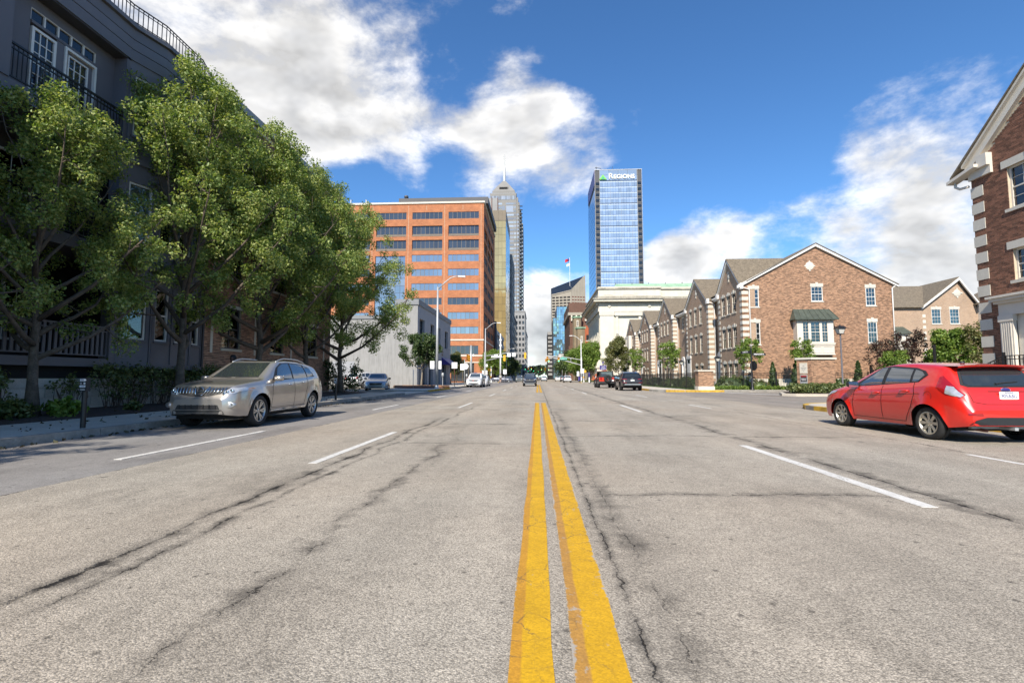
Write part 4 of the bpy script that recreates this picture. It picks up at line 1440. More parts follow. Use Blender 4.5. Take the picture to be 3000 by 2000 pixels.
# eave, gutter, rake
fbx('eave_return', nh, fn, -.02, 1.0, -.02, .12, 9.42, 9.75, 'cream_trim')
fbx('eave_block', nh, fn, .55, 1.0, -.02, .26, 9.75, 10.25, 'cream_trim')
MB().hexa([fn.p(-.75, 0, 9.55), fn.p(.62, 0, 9.80), fn.p(.62, .42, 9.80), fn.p(-.75, .42, 9.55), fn.p(-.75, 0, 9.68), fn.p(.62, 0, 9.93), fn.p(.62, .42, 9.93), fn.p(-.75, .42, 9.68)]).build('gutter', 'cream_trim', nh)
MB().tube([fn.p(-.55, .2, 9.6), fn.p(-.55, .2, 9.38), fn.p(-.40, .15, 9.25), fn.p(-.05, .08, 9.22)], .055, 8).build('downspout', 'cream_trim', nh, smooth=True)
A = fn.p(-.1, 0, 9.72); B = fn.p(6.0, 0, 15.0)
for (d0, d1, zo, z2, m, nm) in [(0, .16, -.05, .30, 'cream_trim', 'rake_board'), (0, .30, .30, .42, 'cream_trim', 'rake_crown'), (-.5, .36, .42, .50, 'shingle', 'roof_edge')]:
    a0, a1, b0, b1 = A + fn.n * d0, A + fn.n * d1, B + fn.n * d0, B + fn.n * d1
    z = lambda v, q: v + Vector((0, 0, q))
    MB().hexa([z(a1, zo), z(b1, zo), z(b0, zo), z(a0, zo), z(a1, z2), z(b1, z2), z(b0, z2), z(a0, z2)]).build(nm, m, nh)
rf = MB(); rf.hexa([(TX - .3, 21.8, 9.75), (TX + 12, 21.8, 9.75), (TX + 12, 15.1, 15.4), (TX - .3, 15.1, 15.4), (TX - .3, 21.8, 9.85), (TX + 12, 21.8, 9.85), (TX + 12, 15.1, 15.5), (TX - .3, 15.1, 15.5)])
rf.build('roof', 'shingle', nh)
MB().box(TX + .55, TX + 12, 8.2, 20.9, 0, 9.7).build('core', 'room_dark', nh)
st = MB()
for s_ in range(3):
    st.fbox(fn, 1.0, 4.4, .0, .5 + .32 * (2 - s_), .13 + s_ * .13, .13 + (s_ + 1) * .13)
st.build('entry_steps', 'limestone_clean', nh)
# ------------------------------------------------------------------ two-storey grey stucco building
gs = thing('stucco_building', 'two-storey pale grey stucco building with tall dark windows behind the parked sedan', 'building', (-13.2, 53, 0))
SX, SY0, SY1, SZ = -13.2, 52.6, 72.8, 9.15
fs_ = Fr(SX, 0, PI2)
sh = [(53.45, 55.9, 5.25, 7.75), (59.1, 61.2, 5.25, 7.75), (63.1, 65.3, 5.25, 7.75), (68.4, 70.6, 5.25, 7.75)]
dh = [(55.2, 57.6, .15, 3.1), (58.4, 60.8, .15, 3.1), (62.2, 65.4, .15, 3.1), (66.6, 69.6, .15, 3.1), (53.3, 54.5, .15, 3.1)]
w2 = MB(); w2.wall(fs_, SY0, SY1, 0, SZ, sh + dh, depth=.35); w2.build('street_wall', 'stucco_grey', gs)
ff = Fr(SX, SY0, 0.0)
w2 = MB(); w2.wall(ff, -36, 0, 0, 7.6, []); w2.wall(ff, -2.4, 0, 7.6, SZ, []); w2.quad(ff.p(-2.4, 0, 7.6), ff.p(-2.4, -20, 7.6), ff.p(-2.4, -20, SZ), ff.p(-2.4, 0, SZ))
w2.build('side_wall', 'stucco_light', gs)
MB().box(SX - 2.5, SX + .12, SY0 - .12, SY1 + .1, SZ, SZ + .62).build('parapet', 'stucco_cap', gs)
MB().box(SX - 36, SX - 2.5, SY0 - .12, SY0 + .4, 7.6, 8.0).build('parapet', 'stucco_cap', gs)
MB().fbox(fs_, 61.8, 63.6, -.3, .18, SZ + .62, SZ + .95).build('parapet_block', 'stucco_cap', gs)
for h in sh:
    window(gs, fs_, *h, dep=.32, fm='iron_black', nx=2, nz=3, fw=.09, gm='glass_dark', sash=False, mun=.08)
    fbx('sill', gs, fs_, h[0] - .05, h[1] + .05, -.3, .05, h[2] - .1, h[2], 'stucco_grey')
for h in dh:
    fbx('shopfront', gs, fs_, h[0], h[1], -.36, -.33, h[2], h[3], 'glass_dark')
    fbx('shopfront_post', gs, fs_, (h[0] + h[1]) / 2 - .05, (h[0] + h[1]) / 2 + .05, -.33, -.26, h[2], h[3], 'charcoal_dark')
aw = MB(); aw.add([fs_.p(66.2, 0, 3.9), fs_.p(72.4, 0, 3.9), fs_.p(72.4, 1.3, 2.9), fs_.p(66.2, 1.3, 2.9), fs_.p(66.2, 0, 2.9), fs_.p(72.4, 0, 2.9)], [(0, 1, 2, 3), (0, 3, 4), (1, 5, 2), (3, 2, 5, 4)])
aw.build('awning', 'sign_blue', gs)
sg = MB(); sg.lathe([(0, 0), (.55, 0), (.62, .08), (.55, .2), (0, .2)], 12, (SX + .05, 58.9, 4.6), axis='x'); sg.fbox(fs_, 58.1, 59.7, .2, .28, 4.25, 4.75); sg.build('emblem_sign', 'rust', gs)
fbx('house_number_plate', gs, fs_, 66.0, 67.2, .0, .04, 4.55, 4.8, 'charcoal_dark'); fbx('house_number_plate', gs, fs_, 66.2, 67.0, .0, .04, 4.1, 4.4, 'charcoal_dark')
MB().box(SX - 36, SX - .5, SY0 + .1, SY1, 0, 7.5).build('core', 'room_dark', gs)
MB().quad((SX, SY1, 0), (SX - 36, SY1, 0), (SX - 36, SY1, 7.6), (SX, SY1, 7.6)).build('rear_wall', 'stucco_grey', gs)
# patch marks on the side wall
fbx('wall_patch', gs, ff, -9.6, -7.0, 0, .004, 1.2, 2.9, 'stucco_grey')
fbx('meter_box', gs, ff, -15.2, -14.2, 0, .25, 3.4, 4.1, 'sign_white')

# ------------------------------------------------------------------ orange brick office block
ob = thing('orange_office_block', 'orange brick office block with ribbon windows standing left of the street', 'office building', (-13.2, 117.6, 0))
OX, OY, OZ = -13.2, 117.6, 44.6
fo = Fr(OX, OY, 0.0)               # front; u is negative to the left
fs2 = Fr(OX, OY, PI2)              # street side, u = away
rows = [42.45 - 3.61 * k for k in range(9)]
cols = [(-8.9 - 9.15 * k, -1.25 - 9.15 * k) for k in range(4)]
holes_f = []
for k, zt in enumerate(rows):
    for c_, (a, b) in enumerate(cols):
        if k >= 3 and c_ == 2:
            continue
        hh_ = 1.75 if k not in (1, 2) else 2.55
        holes_f.append((a, b, zt - hh_, zt + (.15 if k in (1, 2) else 0), k, c_))
for c_, (a, b) in enumerate(cols):
    holes_f.append((a, b, 6.75, 8.9, 9, c_))
for c_, (a, b) in enumerate(cols[:2]):
    holes_f.append((a + 1.0, b - 1.0, .2, 4.6, 10, c_))
holes_f.append((-27.3, -19.7, 10.9, 31.4, 20, 2))
w2 = MB(); w2.wall(fo, -40, 0, 0, OZ, holes_f, depth=.35)
side_h = []
scol = [(1.3, 8.6), (9.9, 17.2), (18.6, 26.0)]
for k, zt in enumerate(rows):
    for a, b in scol:
        side_h.append((a, b, zt - (1.75 if k not in (1, 2) else 2.55), zt + (.15 if k in (1, 2) else 0), k))
w2.wall(fs2, 0, 30, 0, OZ, side_h, depth=.35)
w2.build('wall', 'brick_orange', ob)
for (a, b, z0, z1, k, c_) in holes_f:
    if k == 20:
        fr_ = MB()
        n, mz = 6, 11
        wn = MB().fbox(fo, a, b, -.34, -.30, z0, z1).build('stair_glazing', 'charcoal_dark', ob)
        for i in range(n):
            for j in range(mz):
                u_ = a + (b - a) * i / n; v_ = z0 + (z1 - z0) * j / mz
                fbx('pane', wn, fo, u_ + .04, u_ + (b - a) / n - .04, -.30, -.27, v_ + .04, v_ + (z1 - z0) / mz - .04, 'glass_office')
        continue
    if k == 10:
        o = fbx('entrance', ob, fo, a, b, -.35, -.30, z0, z1, 'glass_office_dark')
        for i in range(5):
            u_ = a + (b - a) * i / 4
            fbx('entrance_post', ob, fo, u_ - .08, u_ + .08, -.3, -.15, z0, z1, 'bronze_panel')
        continue
    zb_ = z0 if k not in (1, 2) else z0 + .62
    dep = .12 if k not in (1, 2) else .34
    fm = MB()
    for i in range(8):
        u_ = a + (b - a) * i / 7
        fm.fbox(fo, max(a, u_ - .04), min(b, u_ + .04), -dep - .02, -dep + .05, zb_, z1)
    fm.fbox(fo, a, b, -dep - .02, -dep + .04, z1 - .06, z1); fm.fbox(fo, a, b, -dep - .02, -dep + .04, zb_, zb_ + .06)
    wn = fm.build('window', 'sill_metal', ob)
    gm = 'glass_office_dark' if k in (0, 1, 2, 6, 9) else 'glass_office'
    for i in range(7):
        u_ = a + (b - a) * i / 7
        fbx('pane', wn, fo, u_ + .02, u_ + (b - a) / 7 - .02, -dep - .03, -dep, zb_ + .03, z1 - .03, gm)
    if k in (1, 2):
        sl = MB()
        sl.hexa([fo.p(a, .02, z0), fo.p(b, .02, z0), fo.p(b, -dep, z0), fo.p(a, -dep, z0), fo.p(a, .04, z0 + .08), fo.p(b, .04, z0 + .08), fo.p(b, -dep, z0 + .62), fo.p(a, -dep, z0 + .62)])
        so = sl.build('sloped_sill', 'sill_metal', wn)
for (a, b, z0, z1, k) in side_h:
    dep = .12 if k not in (1, 2) else .34
    gm = 'glass_side' if k not in (1, 2) else 'glass_office_dark'
    o = fbx('window', ob, fs2, a, b, -dep - .05, -dep, z0, z1, gm)
    for i in range(1, 7):
        u_ = a + (b - a) * i / 7
        fbx('mullion', o, fs2, u_ - .05, u_ + .05, -dep, -dep + .05, z0, z1, 'sill_metal').matrix_parent_inverse = o.matrix_basis.inverted()
for (z0, z1) in ((10.15, 10.5), (9.35, 9.55) if False else (6.3, 6.65), (4.7, 4.95)):
    MB().fbox(fo, -40, .12, -.1, .12, z0, z1).build('stone_band', 'limestone_clean', ob)
    MB().fbox(fs2, .13, 30, -.1, .12, z0, z1).build('stone_band', 'limestone_clean', ob)
for i in range(9):
    for (z0, z1) in ((10.6, OZ - .4),):
        u_ = -.7 - 4.58 * i
        MB().fbox(fo, u_ - .03, u_ + .03, 0, .006, OZ - 1.6 if i % 2 else 10.6, OZ - .4).build('panel_joint', 'mortar', ob)
MB().box(OX - 40, OX + .25, OY - .25, OY + 30, OZ, OZ + .45).build('coping', 'limestone_clean', ob)
MB().box(OX - 22.0, OX + .9, OY + 1.5, OY + 26, OZ + .45, OZ + 2.1).build('penthouse', 'tower_dark', ob)
MB().box(OX - 40, OX - .5, OY + .5, OY + 29.9, 0, OZ).build('core', 'room_dark', ob)
vt = MB(); vt.lathe([(0, 1.3), (.5, 1.2), (.6, .8), (.35, .5), (.35, 0)], 10, (OX - 20.5, OY + 3, OZ + 2.1)); vt.build('roof_vent', 'tower_dark', ob)
for q in (-30.5, -34.5, -37):
    MB().lathe([(.12, 0), (.12, 1.4), (.2, 1.5), (0, 1.6)], 8, (OX + q + .0, OY + 1.5, OZ + .4)).build('roof_pipe', 'white_metal', ob)
# exposed duct riser at the street corner
du = MB()
for k in range(3):
    du.tube([(OX + .6, OY + 27 + k * .9, .3), (OX + .6, OY + 27 + k * .9, 18 - k * 2)], .35, 8)
du.build('duct_riser', 'tower_dark', ob, smooth=True)

# ------------------------------------------------------------------ parking garage
pg = thing('parking_garage', 'white concrete parking garage with open decks beside the orange block', 'parking garage', (-13.4, 149, 0))
for k in range(5):
    z0 = 3.0 + k * 3.1
    MB().box(-40, -13.3, 148.6, 192, z0, z0 + 1.35).build('deck_band', 'tower_white', pg)
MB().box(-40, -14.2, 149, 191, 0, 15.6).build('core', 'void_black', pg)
for k in range(8):
    MB().box(-13.9, -13.4, 150 + k * 5.6, 150.6 + k * 5.6, 0, 16).build('column', 'tower_white', pg)

# ------------------------------------------------------------------ gold glass tower
gt = thing('gold_glass_tower', 'gold mirror glass tower with a bronze top behind the orange block', 'office tower', (-13.2, 198, 0))
GXr, GY, GZ = -13.0, 198.0, 71.0
MB().box(GXr - 26, GXr - .05, GY + .05, GY + 28, 0, GZ - .1).build('core', 'bronze_panel', gt)
fgf = Fr(GXr, GY, 0.0); fgs = Fr(GXr, GY, PI2)
nrow = 22
for j in range(nrow):
    for i in range(6):
        a = -1.55 * (i + 1); zz = 2 + (GZ - 6.5) * j / nrow
        fbx('pane', gt, fgf, a + .04, a + 1.51, -.02, .03, zz + .05, zz + (GZ - 6.5) / nrow - .05, 'glass_gold')
sp = MB()
for j in range(nrow):
    for i in range(18):
        a = 1.55 * i; zz = 2 + (GZ - 6.5) * j / nrow
        sp.fbox(fgs, a + .04, a + 1.51, -.02, .03, zz + .05, zz + (GZ - 6.5) / nrow - .05)
tag(sp.build('side_panes', 'glass_gold', gt), kind='stuff')
for i in range(6):
    fbx('crown_panel', gt, fgf, -1.55 * (i + 1) + .02, -1.55 * i - .02, -.02, .06, GZ - 4.4, GZ, 'bronze_panel')
MB().fbox(fgs, 0.03, 28, -.02, .06, GZ - 4.4, GZ).build('crown_panel', 'bronze_panel', gt)
cl = MB(); cl.box(-21.5, -16.8, GY + 3, GY + 8, GZ + .6, GZ + 6.5); clo = cl.build('cooling_tower', 'tower_grey', gt)
fr_ = MB()
for q in (-21.7, -19.2, -16.6):
    fr_.box(q - .12, q + .12, GY + 2.7, GY + 2.95, GZ, GZ + 6.8)
fr_.box(-21.8, -16.5, GY + 2.7, GY + 2.95, GZ, GZ + .7); fr_.build('cooling_frame', 'rust', gt)

# ------------------------------------------------------------------ tall stepped tower with mast
tt = thing('stepped_skyscraper', 'tall grey stepped skyscraper with a pyramid top and white mast', 'skyscraper', (-34, 503, 0))
TYY = 503.0
xl, xr = -51.0, -18.5
Z1, Z2 = 196.0, 203.5
body = MB()
body.box(xl, xr, TYY, TYY + 34, 0, Z1 - 9)
body.box(xl + 1.0, xr - 1.5, TYY - .6, TYY + 33, 0, Z1 - 4)
body.box(xl + 1.2, xr - 3.4, TYY - 1.2, TYY + 32, 0, Z1)
body.box(xr, xr + 1.7, TYY + 2.5, TYY + 30, 0, Z1 - 16)
body.box(xr + 1.7, xr + 3.4, TYY + 5, TYY + 28, 0, Z1 - 30)
body.build('shaft', 'tower_stone', tt)
MB().box(xl + 1.0, xr - 3.2, TYY - 1.25, TYY + 32, Z1, Z1 + .9).build('shaft_cap', 'tower_grey', tt)
py = MB()
cx, cy = (xl + xr - 2) / 2, TYY + 15
B = [(xl + 3.4, TYY + .5), (xr - 5.0, TYY + .5), (xr - 5.0, TYY + 30), (xl + 3.4, TYY + 30)]
T = [(cx - 1.8, cy - 1.8), (cx + 1.8, cy - 1.8), (cx + 1.8, cy + 1.8), (cx - 1.8, cy + 1.8)]
py.add([(p[0], p[1], Z1 + .9) for p in B] + [(p[0], p[1], Z1 + 4) for p in B] + [(p[0], p[1], Z1 + 20) for p in T],
       [(0, 1, 5, 4), (1, 2, 6, 5), (2, 3, 7, 6), (3, 0, 4, 7), (4, 5, 9, 8), (5, 6, 10, 9), (6, 7, 11, 10), (7, 4, 8, 11), (8, 9, 10, 11)])
pyo = py.build('pyramid_roof', 'tower_stone', tt)
MB().box(cx - 5.2, cx + 5.2, TYY + 2.6, TYY + 9, Z1 + 4.6, Z1 + 9.6).build('roof_opening_frame', 'tower_stone', pyo)
MB().box(cx - 4.4, cx + 4.4, TYY + 2.45, TYY + 8.5, Z1 + 5.4, Z1 + 8.9).build('roof_opening', 'void_black', pyo)
ms = MB(); ms.tube([(cx, cy, Z1 + 20), (cx, cy, Z1 + 35), (cx, cy, Z1 + 36), (cx, cy, Z1 + 51)], [1.5, 1.3, .8, .5], 10)
mo = ms.build('mast', 'tower_white', tt, smooth=True, angle=40)
for k in range(7):
    MB().box(cx - 1.5 if k > 2 else cx + .4, cx + 1.6, cy - .2, cy + .2, Z1 + 34 + k * 2.4, Z1 + 34.6 + k * 2.4).build('antenna', 'tower_white', mo)
ftw = Fr(0, TYY - 1.2, 0.0)
fts = Fr(xr + 3.4, 0, PI2)
nfl = 46
for k in range(nfl):
    z0 = 6 + k * 4.05
    if z0 > Z1 - 10:
        continue
    for (a, b) in [(-33.0, -24.6), (-50, -37.0)]:
        fbx('window', tt, ftw, a, b, 0, .12, z0, z0 + 2.0, 'glass_tower')
    fbx('window', tt, ftw, -24.0, -22.4, 0, .12, z0, z0 + 2.2, 'glass_tower')
    if k < 42:
        fbx('window', tt, Fr(0, TYY, 0), -21.6, xr - .6, 0, .7, z0 + .4, z0 + 2.4, 'glass_tower')
        fbx('window', tt, Fr(0, TYY + 2.5, 0), xr + .05, xr + 1.6, .0, .14, z0 - 1.6, z0 + .4, 'glass_tower')
    if k < 38:
        fbx('window', tt, Fr(0, TYY + 5.0, 0), xr + 1.8, xr + 3.3, .0, .14, z0 + .4, z0 + 2.4, 'glass_tower')
        fbx('window_band', tt, fts, TYY + 5.5, TYY + 27, 0, .2, z0, z0 + 2.0, 'tower_dark')
    fbx('spandrel', tt, Fr(0, TYY, 0), -21.6, xr + 3.2, -2, .3, z0 - 1.3, z0 - 1.0, 'tower_dark')
for (a, b, z0, z1, f) in [(xl + 1.4, xr - 3.6, Z1 - 6.2, Z1 - 2.2, ftw)]:
    for i in range(14):
        q = a + (b - a) * i / 14
        fbx('window', tt, f, q + .1, q + (b - a) / 14 - .1, 0, .15, z0, z1, 'glass_tower')
for (a, b) in [(-32.5, -25.2), (-37.0, -33.8)]:
    fbx('window', tt, ftw, a, b, 0, .16, Z1 - 20, Z1 - 13, 'glass_tower')

# ------------------------------------------------------------------ further blocks along the left of the street
lb = thing('slab_office_tower', 'grey banded office slab rising right of the gold tower', 'office tower', (-14, 235, 0))
MB().box(-34, -12.4, 236, 262, 0, 62).build('core', 'tower_grey', lb)
fa = Fr(0, 236, 0.0); fb_ = Fr(-12.4, 0, PI2)
for k in range(14):
    z0 = 4 + k * 4.1
    fbx('window_band', lb, fa, -17.6, -13.2, 0, .1, z0, z0 + 1.8, 'glass_office_dark')
    fbx('window_band', lb, fb_, 237, 261, 0, .1, z0, z0 + 1.8, 'tower_dark')
for (nm, lab, x0, x1, y0, y1, z1, m, st_) in [
    ('stone_midrise', 'grey stone mid-rise below the slab tower at the street edge', -30, -12.8, 262.5, 300, 34, 'tower_stone', 3.6),
    ('pale_office_tower', 'slim pale office tower with dark window grid at the street vanishing point', -24, -8.6, 330, 372, 46, 'tower_grey', 3.8),
    ('far_brown_block', 'far brown block closing the left side of the street', -40, -9.2, 392, 450, 38, 'tower_grey', 4.0),
    ('far_glass_block', 'low far block beyond the last signal on the left', -48, -10.5, 470, 495, 22, 'tower_dark', 4.0),
    ('left_corner_block', 'low grey stone block beyond the garage on the left pavement', -30, -13.3, 226, 234, 14, 'tower_dark', 3.5)]:
    o = thing(nm, lab, 'building', ((x0 + x1) / 2, y0, 0))
    MB().box(x0, x1, y0, y1, 0, z1).build('wall', m, o)
    MB().box(x0 - .3, x1 + .3, y0 - .3, y1 + .3, z1, z1 + .9).build('cornice', m, o)
    k = 0
    z = 3.5
    while z < z1 - 3:
        for (f, a, b) in ((Fr(0, y0, 0.0), max(x0, x1 - 9), x1), (Fr(x1, 0, PI2), y0, y1)):
            n = 4 if f.a == 0 else 7
            for i in range(n):
                q0 = a + (b - a) * (i + .2) / n; q1 = a + (b - a) * (i + .8) / n
                fbx('window', o, f, q0, q1, 0, .1, z, z + st_ * .55, 'glass_office_dark')
        z += st_

# ------------------------------------------------------------------ limestone temple
tp = thing('limestone_temple', 'cream limestone classical temple with columns and a green copper roof', 'temple', (14.5, 113, 0))
LX, LY0, LY1, LX1 = 14.5, 113.0, 141.0, 52.0
tz = 21.6
ft = Fr(LX, LY0, 0.0); fts_ = Fr(LX, LY1, -PI2)
w2 = MB()
w2.box(LX - .9, LX1, LY0 - .9, LY1, 0, 4.4)
w2.box(LX - .5, LX1, LY0 - .5, LY1, 4.4, 5.2)
w2.wall(ft, 0, 14.0, 5.2, 16.4, [(4.2, 8.9, 6.0, 15.6)], depth=.16)
w2.wall(Fr(LX, LY0 + 1.2, 0), 14, 38, 5.2, 16.4, [])
w2.quad(ft.p(14, 0, 5.2), ft.p(14, -1.2, 5.2), ft.p(14, -1.2, 16.4), ft.p(14, 0, 16.4))
w2.box(LX + 2.4, LX1, LY0 + 1.3, LY1, 5.2, 16.4)
w2.build('wall', 'limestone', tp)
fbx('blank_niche', tp, ft, 4.2, 8.9, -.22, -.16, 6.0, 15.6, 'limestone_clean')
nf = MB(); nf.fbox(ft, 3.7, 4.2, -.02, .25, 11.2, 16.2); nf.fbox(ft, 8.9, 9.4, -.02, .25, 11.2, 16.2); nf.fbox(ft, 3.4, 9.7, -.02, .5, 15.4, 16.3); nf.build('niche_frame', 'limestone_clean', tp)
# little pediment over the side door
pd = MB(); pd.fbox(ft, 4.0, 9.1, -.3, .55, 8.2, 8.7); pd.prism([ft.p(3.7, -.3, 8.7), ft.p(9.4, -.3, 8.7), ft.p(6.55, -.3, 10.4)], ft.n * .9); pd.fbox(ft, 4.4, 4.9, -.3, .4, 6.4, 8.2); pd.fbox(ft, 8.2, 8.7, -.3, .4, 6.4, 8.2)
pd.build('pediment', 'limestone', tp)
for (a, b) in ((0.0, 3.2), (10.0, 13.8)):
    fbx('pilaster', tp, ft, a, b, -.02, .28, 5.2, 16.4, 'limestone_clean')
    fbx('pilaster_capital', tp, ft, a - .15, b + .15, -.02, .42, 15.5, 16.4, 'limestone_clean')
for (z0, z1, d, m) in [(3.3, 3.8, 1.15, 'limestone'), (4.4, 4.75, .75, 'limestone'), (16.4, 17.2, .35, 'limestone_clean'), (17.2, 18.3, .25, 'limestone'), (18.3, 18.6, .75, 'limestone_stained'),
                       (18.6, 19.1, 1.5, 'limestone'), (19.1, 19.35, 1.75, 'limestone_stained'), (19.35, 20.0, .5, 'limestone_stained'), (20.0, 21.6, .30, 'limestone'), (21.6, 21.95, .55, 'limestone_stained'), (21.95, 22.2, .4, 'limestone')]:
    MB().box(LX - d, LX + 14 + d * .3, LY0 - d, LY1, z0, z1).build('cornice_course', m, tp)
    MB().box(LX + 14 + d * .3 + .01, LX1, LY0 - d + 1.2, LY1, z0 + .01, z1 - .01).build('cornice_course', m, tp)
for i in range(46):
    q = -.9 + i * .34
    fbx('dentil', tp, ft, q, q + .18, .3, .62, 18.02, 18.29, 'limestone_clean')
for i in range(60):
    fbx('dentil', tp, fts_, .2 + i * .46, .45 + i * .46, .3, .62, 18.02, 18.29, 'limestone_clean')
for a in (5.4, 20.0, 27.0, 34.0, 13.0 - 12.0):
    fbx('attic_panel', tp, ft if a < 14 else Fr(LX, LY0 + 1.2, 0), a, a + (2.6 if a > 2 else 2.0), .30, .36, 20.25, 21.35, 'limestone_clean')
for a in (2.2, 11.4, 16.5):
    rs = MB(); q = (ft if a < 14 else Fr(LX, LY0 + 1.2, 0)).p(a, .25, 17.75); rs.lathe([(0, -.25), (.35, -.2), (.42, 0)], 14, (q.x, q.y, q.z), axis='y'); rs.build('rosette', 'limestone_clean', tp)
for i in range(8):
    y = LY0 + 3.6 + i * 3.3
    cm = MB(); cm.lathe([(.95, 5.2), (.95, 5.5), (.78, 5.7), (.78, 6.0), (.74, 10), (.64, 15.2), (.66, 15.3), (.95, 15.8), (.98, 16.0), (.98, 16.4)], 18, (LX + .85, y, 0))
    cm.build('column', 'limestone', tp, smooth=True, angle=35)
MB().box(LX, LX + 2.4, LY0 + 1.3, LY0 + 1.9, 5.2, 16.4).build('porch_end_wall', 'limestone', tp)
MB().box(LX - .2, LX + 2.4, LY0 + .4, LY1, 16.35, 16.5).build('porch_ceiling', 'limestone_stained', tp)
cp = MB()
a0, a1, b0, b1 = LX + 3.5, LX1, LY0 + 3.0, LY1 - 3
cp.add([(a0, b0, 22.2), (a1, b0, 22.2), (a1, b1, 22.2), (a0, b1, 22.2), (a0 + 1.2, b0 + 2.2, 23.9), (a1, b0 + 2.2, 23.9), (a1, b1 - 2, 23.9), (a0 + 1.2, b1 - 2, 23.9)], BOXF)
cpo = cp.build('copper_roof', 'copper_green', tp)
for i in range(9):
    q = a0 + 1 + i * 4.0
    fbx('roof_seam', cpo, Fr(0, b0, 0), q, q + .12, -2.2, -2.0, 23.6, 24.15, 'tower_dark')
dm = MB(); dm.lathe([(3.0, 0), (3.0, .8), (2.4, 1.6), (1.6, 1.9), (0, 1.95)], 16, (LX + 33, LY0 + 14, 23.9)); dm.build('roof_lantern', 'rust', tp, smooth=True, angle=30)

# ------------------------------------------------------------------ brown brick hall with towers beyond the temple
mh = thing('brick_tower_hall', 'dark brown brick hall with olive stair turrets and stone loopholes beyond the temple', 'hall', (11, 165, 0))
MB().box(11.2, 24, 168, 200, 0, 26.6).build('tower', 'brick_dark', mh)
MB().box(10.6, 24.6, 167.4, 200, 22.6, 23.6).build('parapet_band', 'beige_stone', mh)
MB().box(10.9, 24.3, 167.7, 200, 23.6, 27.0).build('parapet', 'brick_dark', mh)
for i in range(4):
    MB().box(11.6 + i * 1.6, 12.1 + i * 1.6, 167.3, 167.8, 20.6, 22.6).build('corbel', 'limestone_clean', mh)
for (cx_, cy_, r_, zt) in ((13.6, 166.0, 1.55, 21.5), (14.4, 160.0, 1.75, 17.2)):
    tu = MB(); tu.lathe([(r_, 0), (r_, zt)], 8, (cx_, cy_, 0)); to = tu.build('turret', 'brick_olive', mh)
    MB().lathe([(r_ + .25, zt - .15), (r_ + .35, zt + .1), (r_ + .35, zt + .35), (0, zt + .6)], 8, (cx_, cy_, 0)).build('turret_cap', 'copper_green', to)
    for z in ((4.5, 9.3, 14.0, 18.3) if zt > 20 else (5.0, 12.4)):
        lp = MB()
        f = Fr(cx_, cy_ - r_ * .99, 0)
        lp.fbox(f, -.28, .28, -.05, .05, z, z + 2.2)
        for k in range(4):
            lp.fbox(f, -.4, .4, -.05, .06, z + k * .62, z + k * .62 + .28)
        lo = lp.build('loophole', 'limestone_clean', to)
        fbx('slit', lo, f, -.10, .10, .05, .09, z + .3, z + 1.9, 'void_black')
MB().box(15.5, 26, 158.5, 167, 0, 18.0).build('red_wing', 'brick_red', mh)
fbx('window', mh, Fr(15.5, 158.5, 0), .4, 1.5, 0, .06, 13.2, 15.0, 'void_black'); fbx('sill', mh, Fr(15.5, 158.5, 0), .2, 1.7, 0, .12, 12.95, 13.2, 'limestone_clean')
MB().box(10.8, 11.2, 168, 200, 0, 12).build('street_wall', 'brick_dark', mh)
# arched low red wall at the corner
ar = thing('arched_brick_wall', 'low orange brick wall with an arched top at the far right street corner', 'wall', (14, 121, 0))
pts = [(12.5, 111.4, .1), (15.8, 111.4, .1), (15.8, 111.4, 1.4)] + [(12.5 + 3.3 * (1 - t / 8), 111.4, 1.4 + 1.5 * math.sin(math.pi * (.5 + .5 * t / 8))) for t in range(0, 9)][::1] + [(12.5, 111.4, 1.4)]
MB().prism(pts, (0, .5, 0)).build('wall', 'brick_red', ar)
MB().box(12.2, 16.0, 111.1, 111.38, .1, .9).build('plinth', 'brick_red', ar)

# low canopy building
cb_ = thing('low_red_block', 'low red brick block with a pale canopy right of the blue glass tower', 'building', (12, 205, 0))
MB().box(11.5, 22, 203, 232, 0, 12).build('wall', 'brick_dark', cb_)
MB().box(8.8, 12.5, 204, 250, 9.5, 11.0).build('canopy', 'tower_white', cb_)
MB().box(9.6, 12.5, 204.5, 248, 8.6, 9.4).build('canopy_glazing', 'glass_side', cb_)

# ------------------------------------------------------------------ blue glass tower and dark banded block
bt = thing('teal_glass_tower', 'teal mirror glass tower right of the street vanishing point', 'office tower', (14, 262, 0))
BX0, BXm, BX1, BY, BZ = 9.3, 15.2, 22, 262, 39.8
MB().box(BX0 + 1.2, BX1, BY + .2, BY + 30, 0, BZ - .2).build('core', 'tower_dark', bt)
MB().box(BX0 - .6, BX0 + 1.2, BY + 2, BY + 28, 0, BZ - 6).build('core', 'tower_dark', bt)
pn = 0
for j in range(26):
    for i in range(6):
        a = BX0 + 1.2 + 1.0 * i
        fbx('pane', bt, Fr(0, BY + .2, 0), a + .03, a + .97, 0, .05, 1 + j * 1.48, 2.42 + j * 1.48, 'glass_teal'); pn += 1
    for i in range(2):
        if j < 22:
            a = BX0 - .6 + .9 * i
            fbx('pane', bt, Fr(0, BY + 2, 0), a + .03, a + .85, 0, .05, 1 + j * 1.48, 2.42 + j * 1.48, 'glass_teal')
sp = MB()
fdi = Fr(BX0 + 7.2, BY + .2, R(38))
for j in range(26):
    for i in range(7):
        sp.fbox(fdi, i * 1.0 + .03, i * 1.0 + .97, 0, .05, 1 + j * 1.48, 2.42 + j * 1.48)
tag(sp.build('angled_panes', 'glass_side', bt), kind='stuff')
db = thing('dark_banded_block', 'dark office block with grey stacked bands left of the teal tower', 'office building', (8.5, 300, 0))
MB().box(6.4, 9.9, 300, 330, 0, 29).build('core', 'void_black', db)
